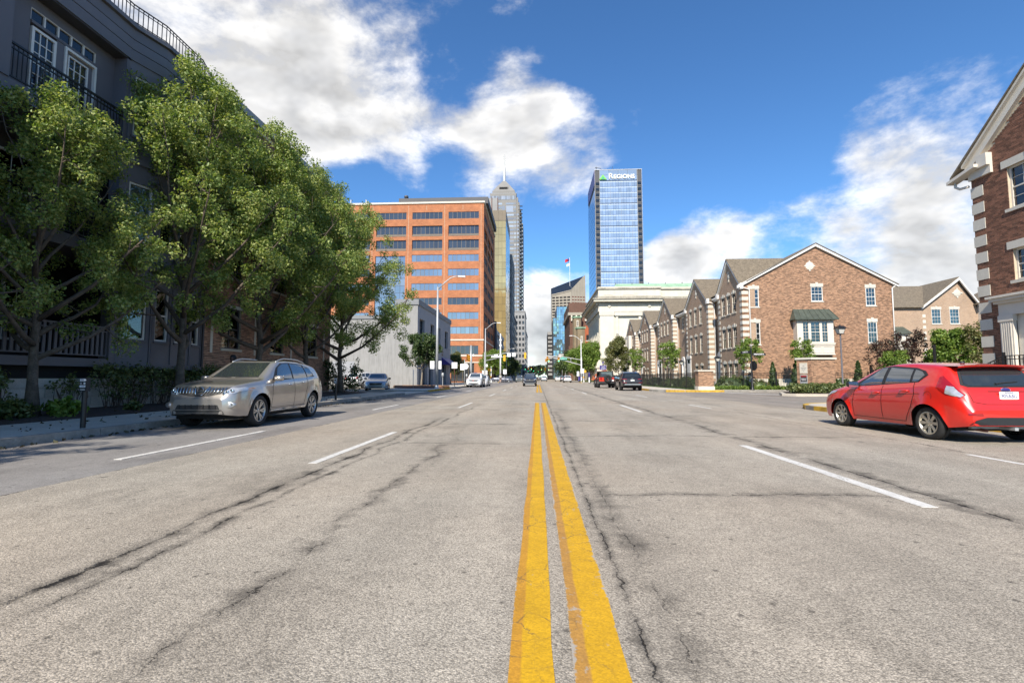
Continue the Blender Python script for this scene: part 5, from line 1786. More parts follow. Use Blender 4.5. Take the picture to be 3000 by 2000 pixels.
for k in range(11):
    MB().box(6.5, 9.3, 299.6, 330, 2.5 + k * 2.5, 3.9 + k * 2.5).build('spandrel_band', 'tower_grey', db)
MB().box(6.3, 9.95, 299.7, 330, 27.6, 29.4).build('cap', 'tower_grey', db)
# ------------------------------------------------------------------ beige tower with a slanted top
ba = thing('slant_top_tower', 'beige stone tower with a slanted dark glass top and two flags', 'skyscraper', (45, 760, 0))
AX0, AXm, AX1, AY = 22.5, 51.0, 76.0, 760.0
fA = Fr(AX0, AY, R(-14)); LA = 31.0
pA = fA.p(LA, 0, 0)
fB = Fr(pA.x, pA.y, R(18)); LB = 24.0
pB = fB.p(LB, 0, 0)
mid = 128.0
sh_ = MB()
foot = [fA.p(0, 0, 0), pA, pB, pB + Vector((0, 35, 0)), fA.p(0, 0, 0) + Vector((0, 35, 0))]
sh_.prism(foot, (0, 0, mid))
zA, zM, zB = 132.0, 138.0, 163.0
q = [Vector((f.x, f.y, mid)) for f in foot]
tz_ = [zA, zM, zB, zB + 4, zA + 16]
t_ = [Vector((f.x, f.y, z)) for f, z in zip(foot, tz_)]
sh_.add(q + t_, [(0, 1, 6, 5), (1, 2, 7, 6), (2, 3, 8, 7), (3, 4, 9, 8), (4, 0, 5, 9)])
sh_.build('shaft', 'beige_stone', ba)
gl = MB()
gl.poly([t_[0] + Vector((0, -.6, -2)), t_[1] + Vector((0, -.6, -2)), t_[2] + Vector((-1.5, 1, -1)), t_[2] + Vector((-1.5, 22, 2)), t_[0] + Vector((0, 24, 14))])
gl.build('slanted_glazing', 'glass_dark', ba)
for k in range(13):
    z0 = 70 + k * 4.6
    for i in range(5):
        if z0 < 128:
            fbx('window', ba, fA, 1.0 + i * 6.0, 5.6 + i * 6.0, -.02, .12, z0, z0 + 2.5, 'void_black')
            fbx('window', ba, fB, 1.6 + i * 4.6, 4.6 + i * 4.6, -.02, .12, z0 + .8, z0 + 2.6, 'rust')
for i in range(6):
    fbx('fin', ba, fB, .4 + i * 4.6, 1.2 + i * 4.6, -.02, .5, 60, 138 + i * 4.4, 'beige_stone')
fl_ = MB(); fl_.tube([(52, 768, 130), (52, 768, 193)], .35, 6); flo = fl_.build('flagpole', 'white_metal', ba)
for (z0, h_, m, w_) in ((187, 4.4, 'sign_red', 7), (180, 3.4, 'sign_white', 4.5)):
    fg_ = MB()
    for i in range(8):
        x0 = 52 - .4 - w_ * i / 8; x1 = 52 - .4 - w_ * (i + 1) / 8
        s0 = -.9 * i * h_ / 12; s1 = -.9 * (i + 1) * h_ / 12
        fg_.quad((x0, 768 + math.sin(i) * .8, z0 + s0), (x1, 768 + math.sin(i + 1) * .8, z0 + s1), (x1, 768 + math.sin(i + 1) * .8, z0 + h_ + s1 * .7), (x0, 768 + math.sin(i) * .8, z0 + h_ + s0 * .7), 1 if (i < 3 and m == 'sign_red') else 0)
    fg_.build('flag', [m, 'sign_blue'], flo)

# ------------------------------------------------------------------ glass tower with the lettering
rt_ = thing('blue_glass_skyscraper', 'blue glass skyscraper with a white lettered sign and green triangle at its top', 'skyscraper', (60, 347, 0))
RX0, RX1, RY, RTOP = 42.2, 76.2, 347.0, 152.5
RYB = 392.0
MB().box(RX0 + .2, RX1 - .2, RY + .2, RYB, 0, RTOP - .5).build('core', 'tower_dark', rt_)
fR = Fr(RX0, RY, 0.0)
fRs = Fr(RX0, RYB, -PI2)
W = RX1 - RX0
u0, u1 = 3.6, W - 3.6
FH = 4.12
nfl = 36
ncol = 14
topz = RTOP - 8.6
k = 0
zt = topz
groups = 0
vis = 0
low = MB(); lowb = MB()
while zt > 20:
    vis_row = zt > 66
    for j in range(4):
        z0 = zt - (j + 1) * FH
        for i in range(ncol):
            a = u0 + (u1 - u0) * i / ncol; b = u0 + (u1 - u0) * (i + 1) / ncol
            if vis_row and vis < 290:
                fbx('pane', rt_, fR, a + .06, b - .06, 0, .12, z0 + .06, z0 + FH - 1.05, 'glass_blue'); vis += 1
            else:
                low.fbox(fR, a + .06, b - .06, 0, .12, z0 + .06, z0 + FH - 1.05)
        if vis_row:
            fbx('spandrel_band', rt_, fR, u0, u1, 0, .10, z0 + FH - 1.0, z0 + FH - .45, 'glass_band')
            fbx('spandrel_strip', rt_, fR, u0, u1, 0, .11, z0 + FH - .40, z0 + FH - .06, 'glass_blue')
        for (a, b) in ((.7, 3.3), (W - 3.3, W - .7)):
            if vis_row:
                fbx('louvre', rt_, fR, a, b, 0, .10, z0 + 1.2, z0 + 3.2, 'glass_dark')
                fbx('louvre_bar', rt_, fR, a - .3, b + .3, 0, .16, z0 + .5, z0 + .75, 'tower_grey')
    zt -= 4 * FH
    fbx('floor_joint', rt_, fR, u0 - .4, u1 + .4, 0, .30, zt - .30, zt + .0, 'tower_dark')
    zt -= .30
tag(low.build('lower_panes', 'glass_blue', rt_), kind='stuff')
for i in range(1, ncol):
    a = u0 + (u1 - u0) * i / ncol
    fbx('mullion', rt_, fR, a - .05, a + .05, .0, .24 if i % 4 == 3 else .18, 30, topz, 'glass_side' if i % 4 else 'tower_grey')
for a in (0.0, 3.42, W - 3.5, W - .12):
    fbx('corner_fin', rt_, fR, a, a + .15, 0, .4, 20, RTOP, 'tower_white')
for i in range(4):
    for j in range(2):
        a = u0 + (u1 - u0) * i / 4; b = u0 + (u1 - u0) * (i + 1) / 4
        fbx('crown_panel', rt_, fR, a + .08, b - .08, 0, .12, topz + .5 + j * 4.0, topz + 4.35 + j * 4.0, 'glass_blue')
MB().fbox(fR, -.1, W + .1, -.5, .3, RTOP - .4, RTOP).build('roof_edge', 'tower_white', rt_)
sd_ = MB()
for j in range(34):
    for i in range(12):
        a = (RYB - RY) * i / 12; b = (RYB - RY) * (i + 1) / 12
        z0 = 10 + j * FH
        if z0 + FH < RTOP - 12:
            sd_.fbox(fRs, a + .12, b - .12, 0, .1, z0 + .14, z0 + FH - .14)
tag(sd_.build('side_panes', 'glass_side', rt_), kind='stuff')
MB().fbox(fRs, 0, RYB - RY, 0, .2, RTOP - 11, RTOP - .4).build('side_crown', 'sign_blue', rt_)
lettering(rt_, 'R', 5.6, 'sign_white', fR, 11.6, .5, RTOP - 5.3, .35, .10)
lettering(rt_, 'EGIONS', 4.3, 'sign_white', fR, 21.2, .5, RTOP - 5.75, .35, .10, wid=1.0)
tri = MB(); tri.prism([fR.p(3.2, .3, RTOP - 7.6), fR.p(8.6, .3, RTOP - 7.6), fR.p(5.9, .3, RTOP - 4.0)], fR.n * .5); tri.build('logo_triangle', 'regions_green', rt_)
tri = MB()
for (a, b, c_) in ((4.6, 5.7, 5.9), (6.1, 7.2, 5.9)):
    tri.prism([fR.p(a, .85, RTOP - 7.4), fR.p(b, .85, RTOP - 7.4), fR.p(c_, .85, RTOP - 5.0)], fR.n * .1)
tri.build('logo_rays', 'sign_green', rt_)
an = MB(); an.tube([(RX0 + 1.5, RY + 2, RTOP), (RX0 + 1.5, RY + 2, RTOP + 3)], .2, 6); an.tube([(RX0 + .6, RY + 2, RTOP + 2.6), (RX0 + 5, RY + 2, RTOP + 1.8)], .18, 6); an.tube([(RX0 + 14, RY + 6, RTOP), (RX0 + 14, RY + 6, RTOP + 5)], .12, 6)
an.build('roof_antennas', 'tower_dark', rt_)
# ------------------------------------------------------------------ vegetation
leaf_mat('leaf_pear', (.058, .110, .022), (.175, .250, .055), (.43, .45, .15), .46, .04)
leaf_mat('leaf_bright', (.05, .10, .012), (.13, .22, .03), (.27, .34, .07), .38, .04)
leaf_mat('leaf_dark', (.014, .034, .009), (.036, .072, .018), (.085, .125, .03), .3, .06)
leaf_mat('leaf_olive', (.04, .055, .015), (.12, .13, .035), (.23, .21, .07), .35, .05)
leaf_mat('leaf_purple', (.018, .008, .010), (.045, .018, .020), (.10, .045, .035), .25, .06)
leaf_mat('leaf_hedge', (.025, .045, .012), (.075, .105, .028), (.17, .18, .05), .3, .06)
leaf_mat('leaf_dry', (.03, .022, .012), (.06, .045, .022), (.11, .075, .04), .2, .05)
leaf_mat('grass_blade', (.02, .05, .008), (.05, .10, .015), (.10, .16, .03), .35, .05)


def leaf_mesh(name, centres, radii, per, size, m, seed=1, flat=1.0, hang=0.0, long=1.7):
    """many small folded leaves scattered in clumps"""
    rg = np.random.default_rng(seed)
    centres = np.asarray(centres, float)
    radii = np.asarray(radii, float)
    n = len(centres)
    cnt = np.maximum(1, (per * (radii / radii.mean()) ** 2).astype(int))
    idx = np.repeat(np.arange(n), cnt)
    N = len(idx)
    dirs = rg.normal(size=(N, 3)); dirs /= np.linalg.norm(dirs, axis=1)[:, None]
    rad = rg.random(N) ** .45
    P = centres[idx] + dirs * (radii[idx] * rad)[:, None] * np.array([1, 1, flat])
    nor = dirs * .7 + rg.normal(size=(N, 3)) * .7 + np.array([0, 0, .35])
    nor /= np.linalg.norm(nor, axis=1)[:, None]
    t = rg.normal(size=(N, 3)) + np.array([0, 0, -hang])
    t -= nor * (t * nor).sum(1)[:, None]
    t /= np.linalg.norm(t, axis=1)[:, None] + 1e-9
    b = np.cross(nor, t)
    s = size * rg.uniform(.5, 1.4, N)[:, None]
    L = s * long
    v0 = P - t * L * .5
    v1 = P + b * s * .5 + nor * s * .16 - t * L * .05
    v2 = P + t * L * .5 - nor * s * .10
    v3 = P - b * s * .5 + nor * s * .16 - t * L * .05
    V = np.stack([v0, v1, v2, v3], 1).reshape(-1, 3)
    F = np.empty((N * 2, 3), np.int32)
    k = np.arange(N) * 4
    F[0::2] = np.stack([k, k + 1, k + 2], 1)
    F[1::2] = np.stack([k, k + 2, k + 3], 1)
    me = bpy.data.meshes.new(name)
    me.vertices.add(len(V)); me.vertices.foreach_set('co', V.ravel())
    me.loops.add(F.size); me.loops.foreach_set('vertex_index', F.ravel())
    me.polygons.add(len(F)); me.polygons.foreach_set('loop_start', np.arange(len(F)) * 3); me.polygons.foreach_set('loop_total', np.full(len(F), 3))
    me.update(calc_edges=True)
    me.materials.append(MATS[m])
    return me


def make_tree_meshes(seed, H, Rmax, z0, prof, nlimb=16, nsub=7, per=120, leaf=.065, lm='leaf_pear', bark='bark', tr=.16, lean=(0, 0), clump=.55, fill=60, split=1.5, fork=True):
    """trunk with limbs + crown, around the origin"""
    rg = random.Random(seed)
    mb = MB()
    env = lambda t: Rmax * prof(max(0.0, min(1.0, t)))
    # leader
    top = H * .86
    pts = [Vector((0, 0, -.1))]
    x = y = 0.0
    nseg = 9
    for i in range(1, nseg + 1):
        z = top * i / nseg
        x += rg.uniform(-.09, .09) + lean[0] / nseg; y += rg.uniform(-.09, .09) + lean[1] / nseg
        pts.append(Vector((x, y, z)))
    rs = [tr * 1.35] + [tr * (1 - .9 * (i / nseg) ** .75) for i in range(1, nseg + 1)]
    mb.tube(pts, rs, 9)
    lead = lambda z: pts[min(nseg, max(0, int(z / top * nseg)))].lerp(pts[min(nseg, int(z / top * nseg) + 1)], (z / top * nseg) % 1)
    cen = []; rad = []
    for k in range(nlimb):
        f = (k + rg.random() * .6) / nlimb
        zs_ = split + (H * .62 - split) * f
        az = k * 2.39996 + rg.uniform(-.35, .35)
        b = lead(zs_)
        rise = rg.uniform(.6, .95) + .75 * f
        tz = min(zs_ + rise * (1.2 + H * .22), H * .93)
        r_env = env((tz - z0) / (H - z0)) * rg.uniform(.78, 1.04)
        e = Vector((math.cos(az) * r_env + lean[0] * .5, math.sin(az) * r_env + lean[1] * .5, tz))
        q = []
        for i in range(6):
            t = i / 5
            p = b.lerp(e, t); p.z += math.sin(t * math.pi) * -.28 * (1 - f) + (t * t - t) * .5
            p += Vector((rg.uniform(-.09, .09), rg.uniform(-.09, .09), rg.uniform(-.06, .06))) * (1 if 0 < i < 5 else 0)
            q.append(p)
        r0 = tr * (.62 - .40 * f)
        mb.tube(q, [r0 * (1 - .85 * i / 5) for i in range(6)], 6)
        for s in range(nsub):
            t = .35 + .65 * (s + rg.random()) / nsub
            p0 = q[min(4, int(t * 5))].lerp(q[min(5, int(t * 5) + 1)], (t * 5) % 1)
            d = Vector((rg.gauss(0, 1), rg.gauss(0, 1), rg.gauss(.45, .7))).normalized()
            ln = rg.uniform(.5, 1.25) * (Rmax / 4.0)
            p1 = p0 + d * ln
            tt_ = (p1.z - z0) / (H - z0)
            rr_ = math.hypot(p1.x, p1.y); mx = env(tt_) * 1.05 + .15
            if rr_ > mx:
                p1.x *= mx / rr_; p1.y *= mx / rr_
            mb.tube([p0, p0.lerp(p1, .5) + Vector((rg.uniform(-.06, .06), rg.uniform(-.06, .06), .03)), p1], [r0 * .30, r0 * .2, r0 * .08], 4, cap=False)
            if p1.z > z0 * .8:
                cen.append(p1); rad.append(rg.uniform(.6, 1.15) * clump)
                cen.append(p0.lerp(p1, .55) + Vector((rg.uniform(-.2, .2),) * 3)); rad.append(rg.uniform(.45, .85) * clump)
        cen.append(q[5]); rad.append(clump * rg.uniform(.7, 1.1))
    for k in range(fill):
        t = rg.random() ** .8
        z = z0 + (H - z0) * t
        r_ = env(t) * math.sqrt(rg.uniform(.25, 1.0))
        a = rg.uniform(0, 2 * math.pi)
        cen.append(Vector((r_ * math.cos(a) + lean[0] * .5, r_ * math.sin(a) + lean[1] * .5, z))); rad.append(rg.uniform(.5, 1.1) * clump)
    trunk = mb.mesh('trunk', bark, smooth=True)
    crown = leaf_mesh('crown', [tuple(c) for c in cen], rad, per, leaf, lm, seed)
    return trunk, crown


def tree(name, label, loc, meshes, rotz=0.0, sc=1.0, group=None, cat='tree'):
    o = thing(name, label, cat, loc, rotz, group)
    o.scale = (sc, sc, sc)
    place('trunk', meshes[0], o)
    place('crown', meshes[1], o)
    return o


pear = lambda t: (math.sin(math.pi * min(1, t * .93 + .07) ** .72)) ** .62 if t < 1 else .05
TREE_A = make_tree_meshes(3, 9.9, 3.9, 2.7, pear, 19, 9, 140, .056, split=1.6, tr=.16, fill=28, clump=.40)
TREE_B = make_tree_meshes(11, 11.7, 3.4, 2.5, pear, 21, 9, 140, .057, split=1.7, tr=.15, fill=30, clump=.40)
TREE_C = make_tree_meshes(27, 11.0, 4.2, 2.5, pear, 22, 9, 140, .059, split=1.7, tr=.16, fill=34, clump=.43)
G = 'street trees in the left planting bed'
tree('pear_tree', 'leafy tree with a forked trunk nearest the camera in the left bed', (-12.0, 11.0, .2), TREE_A, 0.6, .80, G)
tree('pear_tree', 'tallest leafy tree in the left bed, its trunk rising behind the silver SUV bonnet', (-11.9, 15.6, .2), TREE_B, 2.0, 1.0, G)
tree('pear_tree', 'third leafy tree of the left row, in front of the brick wing', (-11.9, 20.0, .2), TREE_C, 1.2, 1.08, G)
tree('pear_tree', 'fourth leafy tree of the left row, before the end of the brick wing', (-11.9, 24.4, .2), TREE_B, 4.1, 1.04, G)
tree('pear_tree', 'last leafy tree of the left row, overhanging the parking lot entrance', (-11.8, 28.6, .15), TREE_C, 3.3, 1.08, G)
tree('pear_tree', 'leafy tree of the left row standing just beside the camera', (-11.9, 3.4, .2), TREE_B, 5.0, .9, G)
tree('pear_tree', 'leafy tree of the left row standing behind the camera', (-12.0, -1.6, .2), TREE_C, .4, 1.0, G)

rnd_ = lambda t: math.sin(math.pi * min(1, t * .9 + .08)) ** .5 if t < 1 else .05
SM_A = make_tree_meshes(5, 4.9, 2.1, 1.9, rnd_, 12, 6, 80, .085, 'leaf_dark', 'bark_pale', .10, clump=.42, fill=40, split=1.5)
SM_B = make_tree_meshes(8, 7.2, 3.6, 1.9, rnd_, 14, 7, 80, .13, 'leaf_bright', 'bark', .15, clump=.75, fill=70, split=1.8)
SM_C = make_tree_meshes(15, 5.2, 1.3, 1.9, rnd_, 10, 5, 28, .10, 'leaf_bright', 'bark_pale', .045, clump=.34, fill=10, split=1.6)
SM_D = make_tree_meshes(19, 9.0, 2.9, 2.2, pear, 14, 6, 80, .13, 'leaf_olive', 'bark', .11, clump=.6, fill=50, split=1.8)
SM_P = make_tree_meshes(23, 4.8, 1.7, 1.2, rnd_, 11, 5, 30, .09, 'leaf_purple', 'bark', .06, clump=.36, fill=8, split=.9)
SM_O = make_tree_meshes(31, 5.0, 2.0, .8, rnd_, 12, 6, 40, .09, 'leaf_olive', 'bark', .06, clump=.42, fill=40, split=.8)
SM_G = make_tree_meshes(35, 4.2, 1.4, .8, rnd_, 10, 6, 70, .10, 'leaf_bright', 'bark_pale', .05, clump=.40, fill=34, split=.8)
FAR_D = make_tree_meshes(41, 8.5, 4.0, 2.0, rnd_, 12, 6, 60, .20, 'leaf_dark', 'bark', .15, clump=.9, fill=60, split=2)
tree('street_tree', 'small round olive tree in a timber planter before the stucco building', (-11.0, 45.6, .3), SM_A, .5, 1.0)
tree('street_tree', 'bright green tree beside the signal pole beyond the left intersection', (-10.2, 114.5, .1), SM_B, .9, 1.0)
tree('street_tree', 'dark small tree in front of the orange block ground floor', (-14.0, 92.0 - 14, .1), SM_A, 2.2, .95)
tree('street_tree', 'thin yellowish tree behind the dark corner tree by the orange block', (-18.5, 110, .1), SM_D, 1.2, .75)
tree('street_tree', 'wide bright green tree at the far right corner before the temple', (13.0, 117, .1), SM_B, 2.4, 1.26)
tree('street_tree', 'second bright green tree overlapping the wide one at the far right corner', (10.6, 124, .1), SM_B, 4.0, 1.12)
tree('street_tree', 'feathery tree before the temple wall at the end of the townhouses', (13.6, 82.5, .1), SM_D, .3, .86)
for i, (x, y, s, lab) in enumerate([(15.3, 57.5, 1.0, 'young slender tree behind the iron fence before the second townhouse bay'), (14.4, 72.0, 1.0, 'young slender tree behind the fence before the third townhouse bay'),
                                    (17.6, 41.2, .82, 'young slender tree by the street name post before the gable wall'), (21.9, 41.4, .80, 'young slender tree right of the brick monument by the lamp post')]):
    tree('young_tree', lab, (x, y, .15), SM_C, i * 1.7, s, 'young slender trees round the townhouses')
tree('purple_maple', 'purple leaved maple in front of the rear townhouses', (30.2, 41.0, .1), SM_P, .4, 1.0)
tree('purple_maple', 'second smaller purple maple left of the bright green shrub tree', (27.9, 40.2, .1), SM_P, 2.4, .85)
tree('garden_tree', 'bright green shrub tree right of the purple maples', (31.4, 38.5, .1), SM_G, .4, 1.10)
tree('garden_tree', 'olive yellow shrub tree beside the corner house', (32.6, 36.6, .1), SM_O, 1.4, .98)
tree('garden_tree', 'low green shrub tree at the foot of the purple maple', (27.6, 39.0, .1), SM_G, 2.8, .72)
for i, (x, y, s, lab) in enumerate([(-11.2, 150, 1.0, 'dark tree beyond the bright left tree along the far pavement'), (-11.0, 172, 1.0, 'dark tree halfway down the far left pavement'), (-10.6, 205, 1.0, 'small dark tree far down the left pavement'),
                                    (11.6, 150, 1.1, 'dark tree on the far right pavement beyond the bright trees'), (11.2, 178, 1.0, 'dark tree farther on along the right pavement'), (10.8, 215, 1.0, 'distant dark tree on the right pavement below the banded block'),
                                    (-6, 560, 1.7, 'distant tree clump left of the vanishing point'), (4, 590, 1.9, 'distant tree clump at the vanishing point'), (14, 560, 1.9, 'distant tree clump right of the vanishing point')]):
    tree('far_tree', lab, (x, y, 0), FAR_D, i * 1.1, s, 'dark trees far down the street')


def shrub(name, label, loc, boxes, per, size, m, seed, stems=0, group=None, cat='shrub', clump=.22, twigm='twig', h=1.0):
    """boxes: list of (x0,x1,y0,y1,z0,z1) volumes filled with clumps"""
    rg = random.Random(seed)
    o = thing(name, label, cat, loc, 0, group)
    cen = []; rad = []
    for (x0, x1, y0, y1, z0, z1) in boxes:
        vol = (x1 - x0) * (y1 - y0) * (z1 - z0)
        n = max(4, int(vol / (clump ** 3 * 2.2)))
        for i in range(n):
            cen.append((rg.uniform(x0, x1), rg.uniform(y0, y1), rg.uniform(z0, z1))); rad.append(clump * rg.uniform(.6, 1.2))
    place('foliage', leaf_mesh('foliage', cen, rad, per, size, m, seed), o)
    if stems:
        mb = MB()
        for i in range(stems):
            c = cen[rg.randrange(len(cen))]
            a = Vector((c[0] * .35 + rg.uniform(-.1, .1), c[1] * .5 + rg.uniform(-.1, .1), -.02)); b = Vector(c)
            mid = a.lerp(b, .5) + Vector((rg.uniform(-.12, .12), rg.uniform(-.12, .12), .05))
            mb.tube([a, mid, b], [.012, .009, .004], 4, cap=False)
        place('stems', mb.mesh('stems', twigm), o)
    return o


# leggy hedge plants along the base wall of the left houses
rg = random.Random(12)
HS = []
for v in range(4):
    HS.append([(-.35, .35, -.55, .55, .55 + rg.uniform(0, .2), 1.15 + rg.uniform(-.1, .15)), (-.25, .25, -.35, .35, .30, .6)])
hl = ['second', 'third', 'fourth', 'fifth', 'sixth', 'seventh', 'eighth', 'ninth', 'tenth', 'eleventh', 'twelfth', 'thirteenth', 'fourteenth']
k = 0
for i, y in enumerate([9.6, 10.5, 12.4, 13.6, 14.5, 15.4, 16.3, 17.2, 18.2, 19.2, 20.4, 21.8, 23.2, 25.0]):
    lab = 'leggy hedge shrub nearest the camera against the stone base wall' if i == 0 else hl[i - 1] + ' leggy hedge shrub from the camera along the left base wall'
    shrub('hedge_shrub', lab, (-12.45 + rg.uniform(-.1, .1), y, .2), HS[i % 4] if i not in (2,) else [(-.3, .3, -.4, .4, .5, 1.0)], 34 if i not in (0, 1, 2) else 24, .055, 'leaf_hedge', 100 + i, 26, 'leggy hedge along the left base wall')
for i, (y, x, lab) in enumerate([(10.15, -11.65, 'low broad-leaved plant at the foot of the nearest tree'), (11.3, -11.45, 'larger low broad-leaved plant right of the nearest tree foot'), (13.2, -11.35, 'tiny seedling in the mulch near the kerbside post'), (9.1, -11.3, 'small broad-leaved plant at the left picture edge')]):
    s = .34 if i < 2 else .16
    shrub('bedding_plant', lab, (x, y, .2), [(-s, s, -s, s, .03, s * 1.0)], 26, .085, 'leaf_bright' if i == 1 else 'leaf_hedge', 140 + i, 0, 'low plants in the left mulch', clump=.16)
shrub('corner_shrub', 'airy shrub under the last street tree by the parking lot', (-12.2, 29.4, .15), [(-1.0, 1.2, -.6, .6, .3, 2.1)], 30, .075, 'leaf_dark', 170, 30, clump=.30)

# clipped hedges, conifers and ground cover by the townhouses
def mound(name, label, cx, cy, rx, ry, h, m='leaf_hedge', per=60, size=.06, seed=1, group=None, z=.15, clump=.16):
    rg = random.Random(seed)
    cen = []; rad = []
    n = int(rx * ry * h * 60) + 24
    for i in range(n):
        a = rg.uniform(0, 2 * math.pi); q = math.sqrt(rg.random()); t = rg.random() ** .6
        e = math.sqrt(max(0, 1 - q * q * .8))
        cen.append((math.cos(a) * q * rx, math.sin(a) * q * ry, t * h * e)); rad.append(clump * rg.uniform(.7, 1.2))
    o = thing(name, label, 'shrub', (cx, cy, z), 0, group)
    place('foliage', leaf_mesh('foliage', cen, rad, per, size, m, seed), o)
    core = MB(); core.lathe([(.95, .0), (.92, .35), (.7, .7), (.35, .9), (0, .95)], 14)
    c = core.mesh('core', 'leaf_dark', smooth=True)
    place('inner_growth', c, o, (0, 0, 0), 0, (rx * .9, ry * .9, h * .9))
    return o


def conifer(label, x, y, h, r, seed):
    rg = random.Random(seed)
    cen = []; rad = []
    for i in range(150):
        t = rg.random() ** 1.2
        rr_ = r * (1 - t) ** .75 * math.sqrt(rg.uniform(.4, 1)); a = rg.uniform(0, 6.283)
        cen.append((rr_ * math.cos(a), rr_ * math.sin(a), .1 + t * (h - .15))); rad.append(.13 * rg.uniform(.6, 1.1) * (1 - .5 * t))
    o = thing('conifer', label, 'conifer', (x, y, .15), 0, 'clipped cone conifers before the gable wall')
    place('foliage', leaf_mesh('foliage', cen, rad, 90, .045, 'leaf_dark', seed, long=2.2), o)
    core = MB(); core.lathe([(r * .75, .05), (r * .7, h * .3), (r * .3, h * .75), (.02, h * .97)], 10)
    place('inner_growth', core.mesh('core', 'leaf_dark', smooth=True), o)
    return o


conifer('short cone conifer just right of the street name post', 19.6, 41.6, 2.3, .42, 1)
conifer('tallest cone conifer left of the brick monument', 21.4, 41.4, 2.65, .52, 2)
conifer('cone conifer right of the lamp post', 26.1, 41.0, 2.45, .42, 3)
conifer('small cone conifer behind the red car roof', 29.0, 42.2, 2.2, .35, 4)
mound('clipped_hedge', 'long clipped hedge mound behind the fence beside the brick pier', 16.3, 41.4, 1.9, .7, 1.15, 'leaf_hedge', 60, .05, 5)
for i, (x, y, rx, ry, h, lab) in enumerate([(14.6, 46.5, .9, 1.4, .9, 'rounded green shrub behind the street fence nearest the brick pier'), (15.2, 51, 1.2, 1.6, 1.0, 'rounded green shrub behind the street fence by the second bay'), (15.0, 56.0, 1.0, 1.5, .9, 'rounded green shrub in the front garden by the fence gate'),
                                            (15, 63, 1.1, 2, 1.0, 'rounded green shrub before the third townhouse bay'), (15, 72, 1.1, 2.4, 1.0, 'rounded green shrub before the fourth link'), (15, 84, 1.1, 3, 1.0, 'rounded green shrub near the far end of the fence')]):
    mound('garden_shrub', lab, x, y, rx, ry, h, 'leaf_dark' if i % 2 else 'leaf_hedge', 50, .06, 20 + i, 'shrubs behind the street fence')
mound('glaucous_shrub', 'grey-green loose shrub at the foot of the street name post', 18.0, 40.5, .8, .5, .75, 'leaf_olive', 40, .06, 40)
mound('dark_shrub', 'dark broad-leaved shrub between lamp post and monument', 24.2, 40.2, .9, .6, .95, 'leaf_dark', 50, .08, 41)
gc = []
for (x0, x1, y0, y1, z) in [(13.9, 20.9, 39.65, 40.2, .16)]:
    cen = [(random.Random(i).uniform(x0, x1), random.Random(i + 999).uniform(y0, y1), z + random.Random(i + 77).uniform(0, .22)) for i in range(240)]
    o = place('ground_cover', leaf_mesh('ground_cover', cen, [.14] * len(cen), 46, .055, 'leaf_bright', 50))
    tag(o, 'low bright green ground cover along the side street pavement', 'ground cover', kind='stuff')
# grass tufts on lawn
rg_ = np.random.default_rng(3)
cen = np.stack([rg_.uniform(12.4, 18.3, 900), rg_.uniform(40, 75, 900), np.full(900, .18)], 1)
o = place('grass', leaf_mesh('grass', cen, np.full(900, .18), 26, .028, 'grass_blade', 9, flat=.35, long=3.0))
tag(o, 'short grass of the townhouse lawn', 'grass', kind='stuff')
cen = np.stack([rg_.uniform(KR + .3, KR + 3.8, 160), rg_.uniform(106, 112, 160), np.full(160, .3)], 1)
o = place('verge_plants', leaf_mesh('verge_plants', cen, np.full(160, .35), 30, .09, 'leaf_hedge', 10, flat=.6))
tag(o, 'low green planting in the yellow kerbed bed by the far signal', 'ground cover', kind='stuff')

# planted island in the side street
isl = place('traffic_island', None, None, Vector((15, 30, 0))); struct(isl)
ip = [(14.9, 30.6), (15.4, 29.9), (16.4, 29.75), (30, 30.6), (30, 37.0), (22, 37.2), (19, 36.2), (16, 33.2)]
MB().prism([(x, y, -.05) for x, y in ip], (0, 0, .19)).build('kerb', 'concrete', isl)
ci = Vector((22, 33.3))
ip2 = [((Vector((x, y)) - ci) * .955 + ci) for x, y in ip]
MB().prism([(p.x, p.y, .10) for p in ip2], (0, 0, .08)).build('planting', 'mulch', isl)
rg = random.Random(77)
cen = []
while len(cen) < 330:
    x, y = rg.uniform(15.3, 22.5), rg.uniform(30.2, 34.5)
    if y < 30.2 + (x - 14.8) * 1.3 and (x < 19.9 or rg.random() < .35):
        cen.append((x, y, .18 + rg.uniform(0, .42)))
o = place('island_plants', leaf_mesh('island_plants', cen, [.22] * len(cen), 46, .075, 'leaf_hedge', 60))
tag(o, 'dense green planting on the side street island', 'ground cover', kind='stuff')
mound('island_plant', 'loose leafy plant right of the dense island planting', 21.0, 32.0, .9, .7, .55, 'leaf_olive', 30, .09, 62, z=.16)
mound('island_plant', 'rounded leafy plant behind the red car bonnet on the island', 22.6, 31.6, .6, .6, .6, 'leaf_hedge', 40, .09, 63, z=.16)
# ornamental grass by the corner house
og = MB()
rg = random.Random(5)
gp = thing('ornamental_grass', 'spiky ornamental grass in front of the corner house door', 'plant', (17.6, 19.2, .12))
for i in range(110):
    a = rg.uniform(0, 6.283); l_ = rg.uniform(.8, 1.7); sp_ = rg.uniform(.2, .6)
    p0 = Vector((17.6 + rg.uniform(-.1, .1), 19.2 + rg.uniform(-.1, .1), .1)); dv = Vector((math.cos(a) * sp_, math.sin(a) * sp_, l_))
    p1 = p0 + dv * .6; p2 = p0 + dv + Vector((math.cos(a) * .25, math.sin(a) * .25, -.18))
    w_ = Vector((-math.sin(a), math.cos(a), 0)) * .009
    og.quad(p0 - w_, p0 + w_, p1 + w_, p1 - w_); og.add([p1 - w_, p1 + w_, p2], [(0, 1, 2)])
og.build('blades', 'leaf_olive', gp)
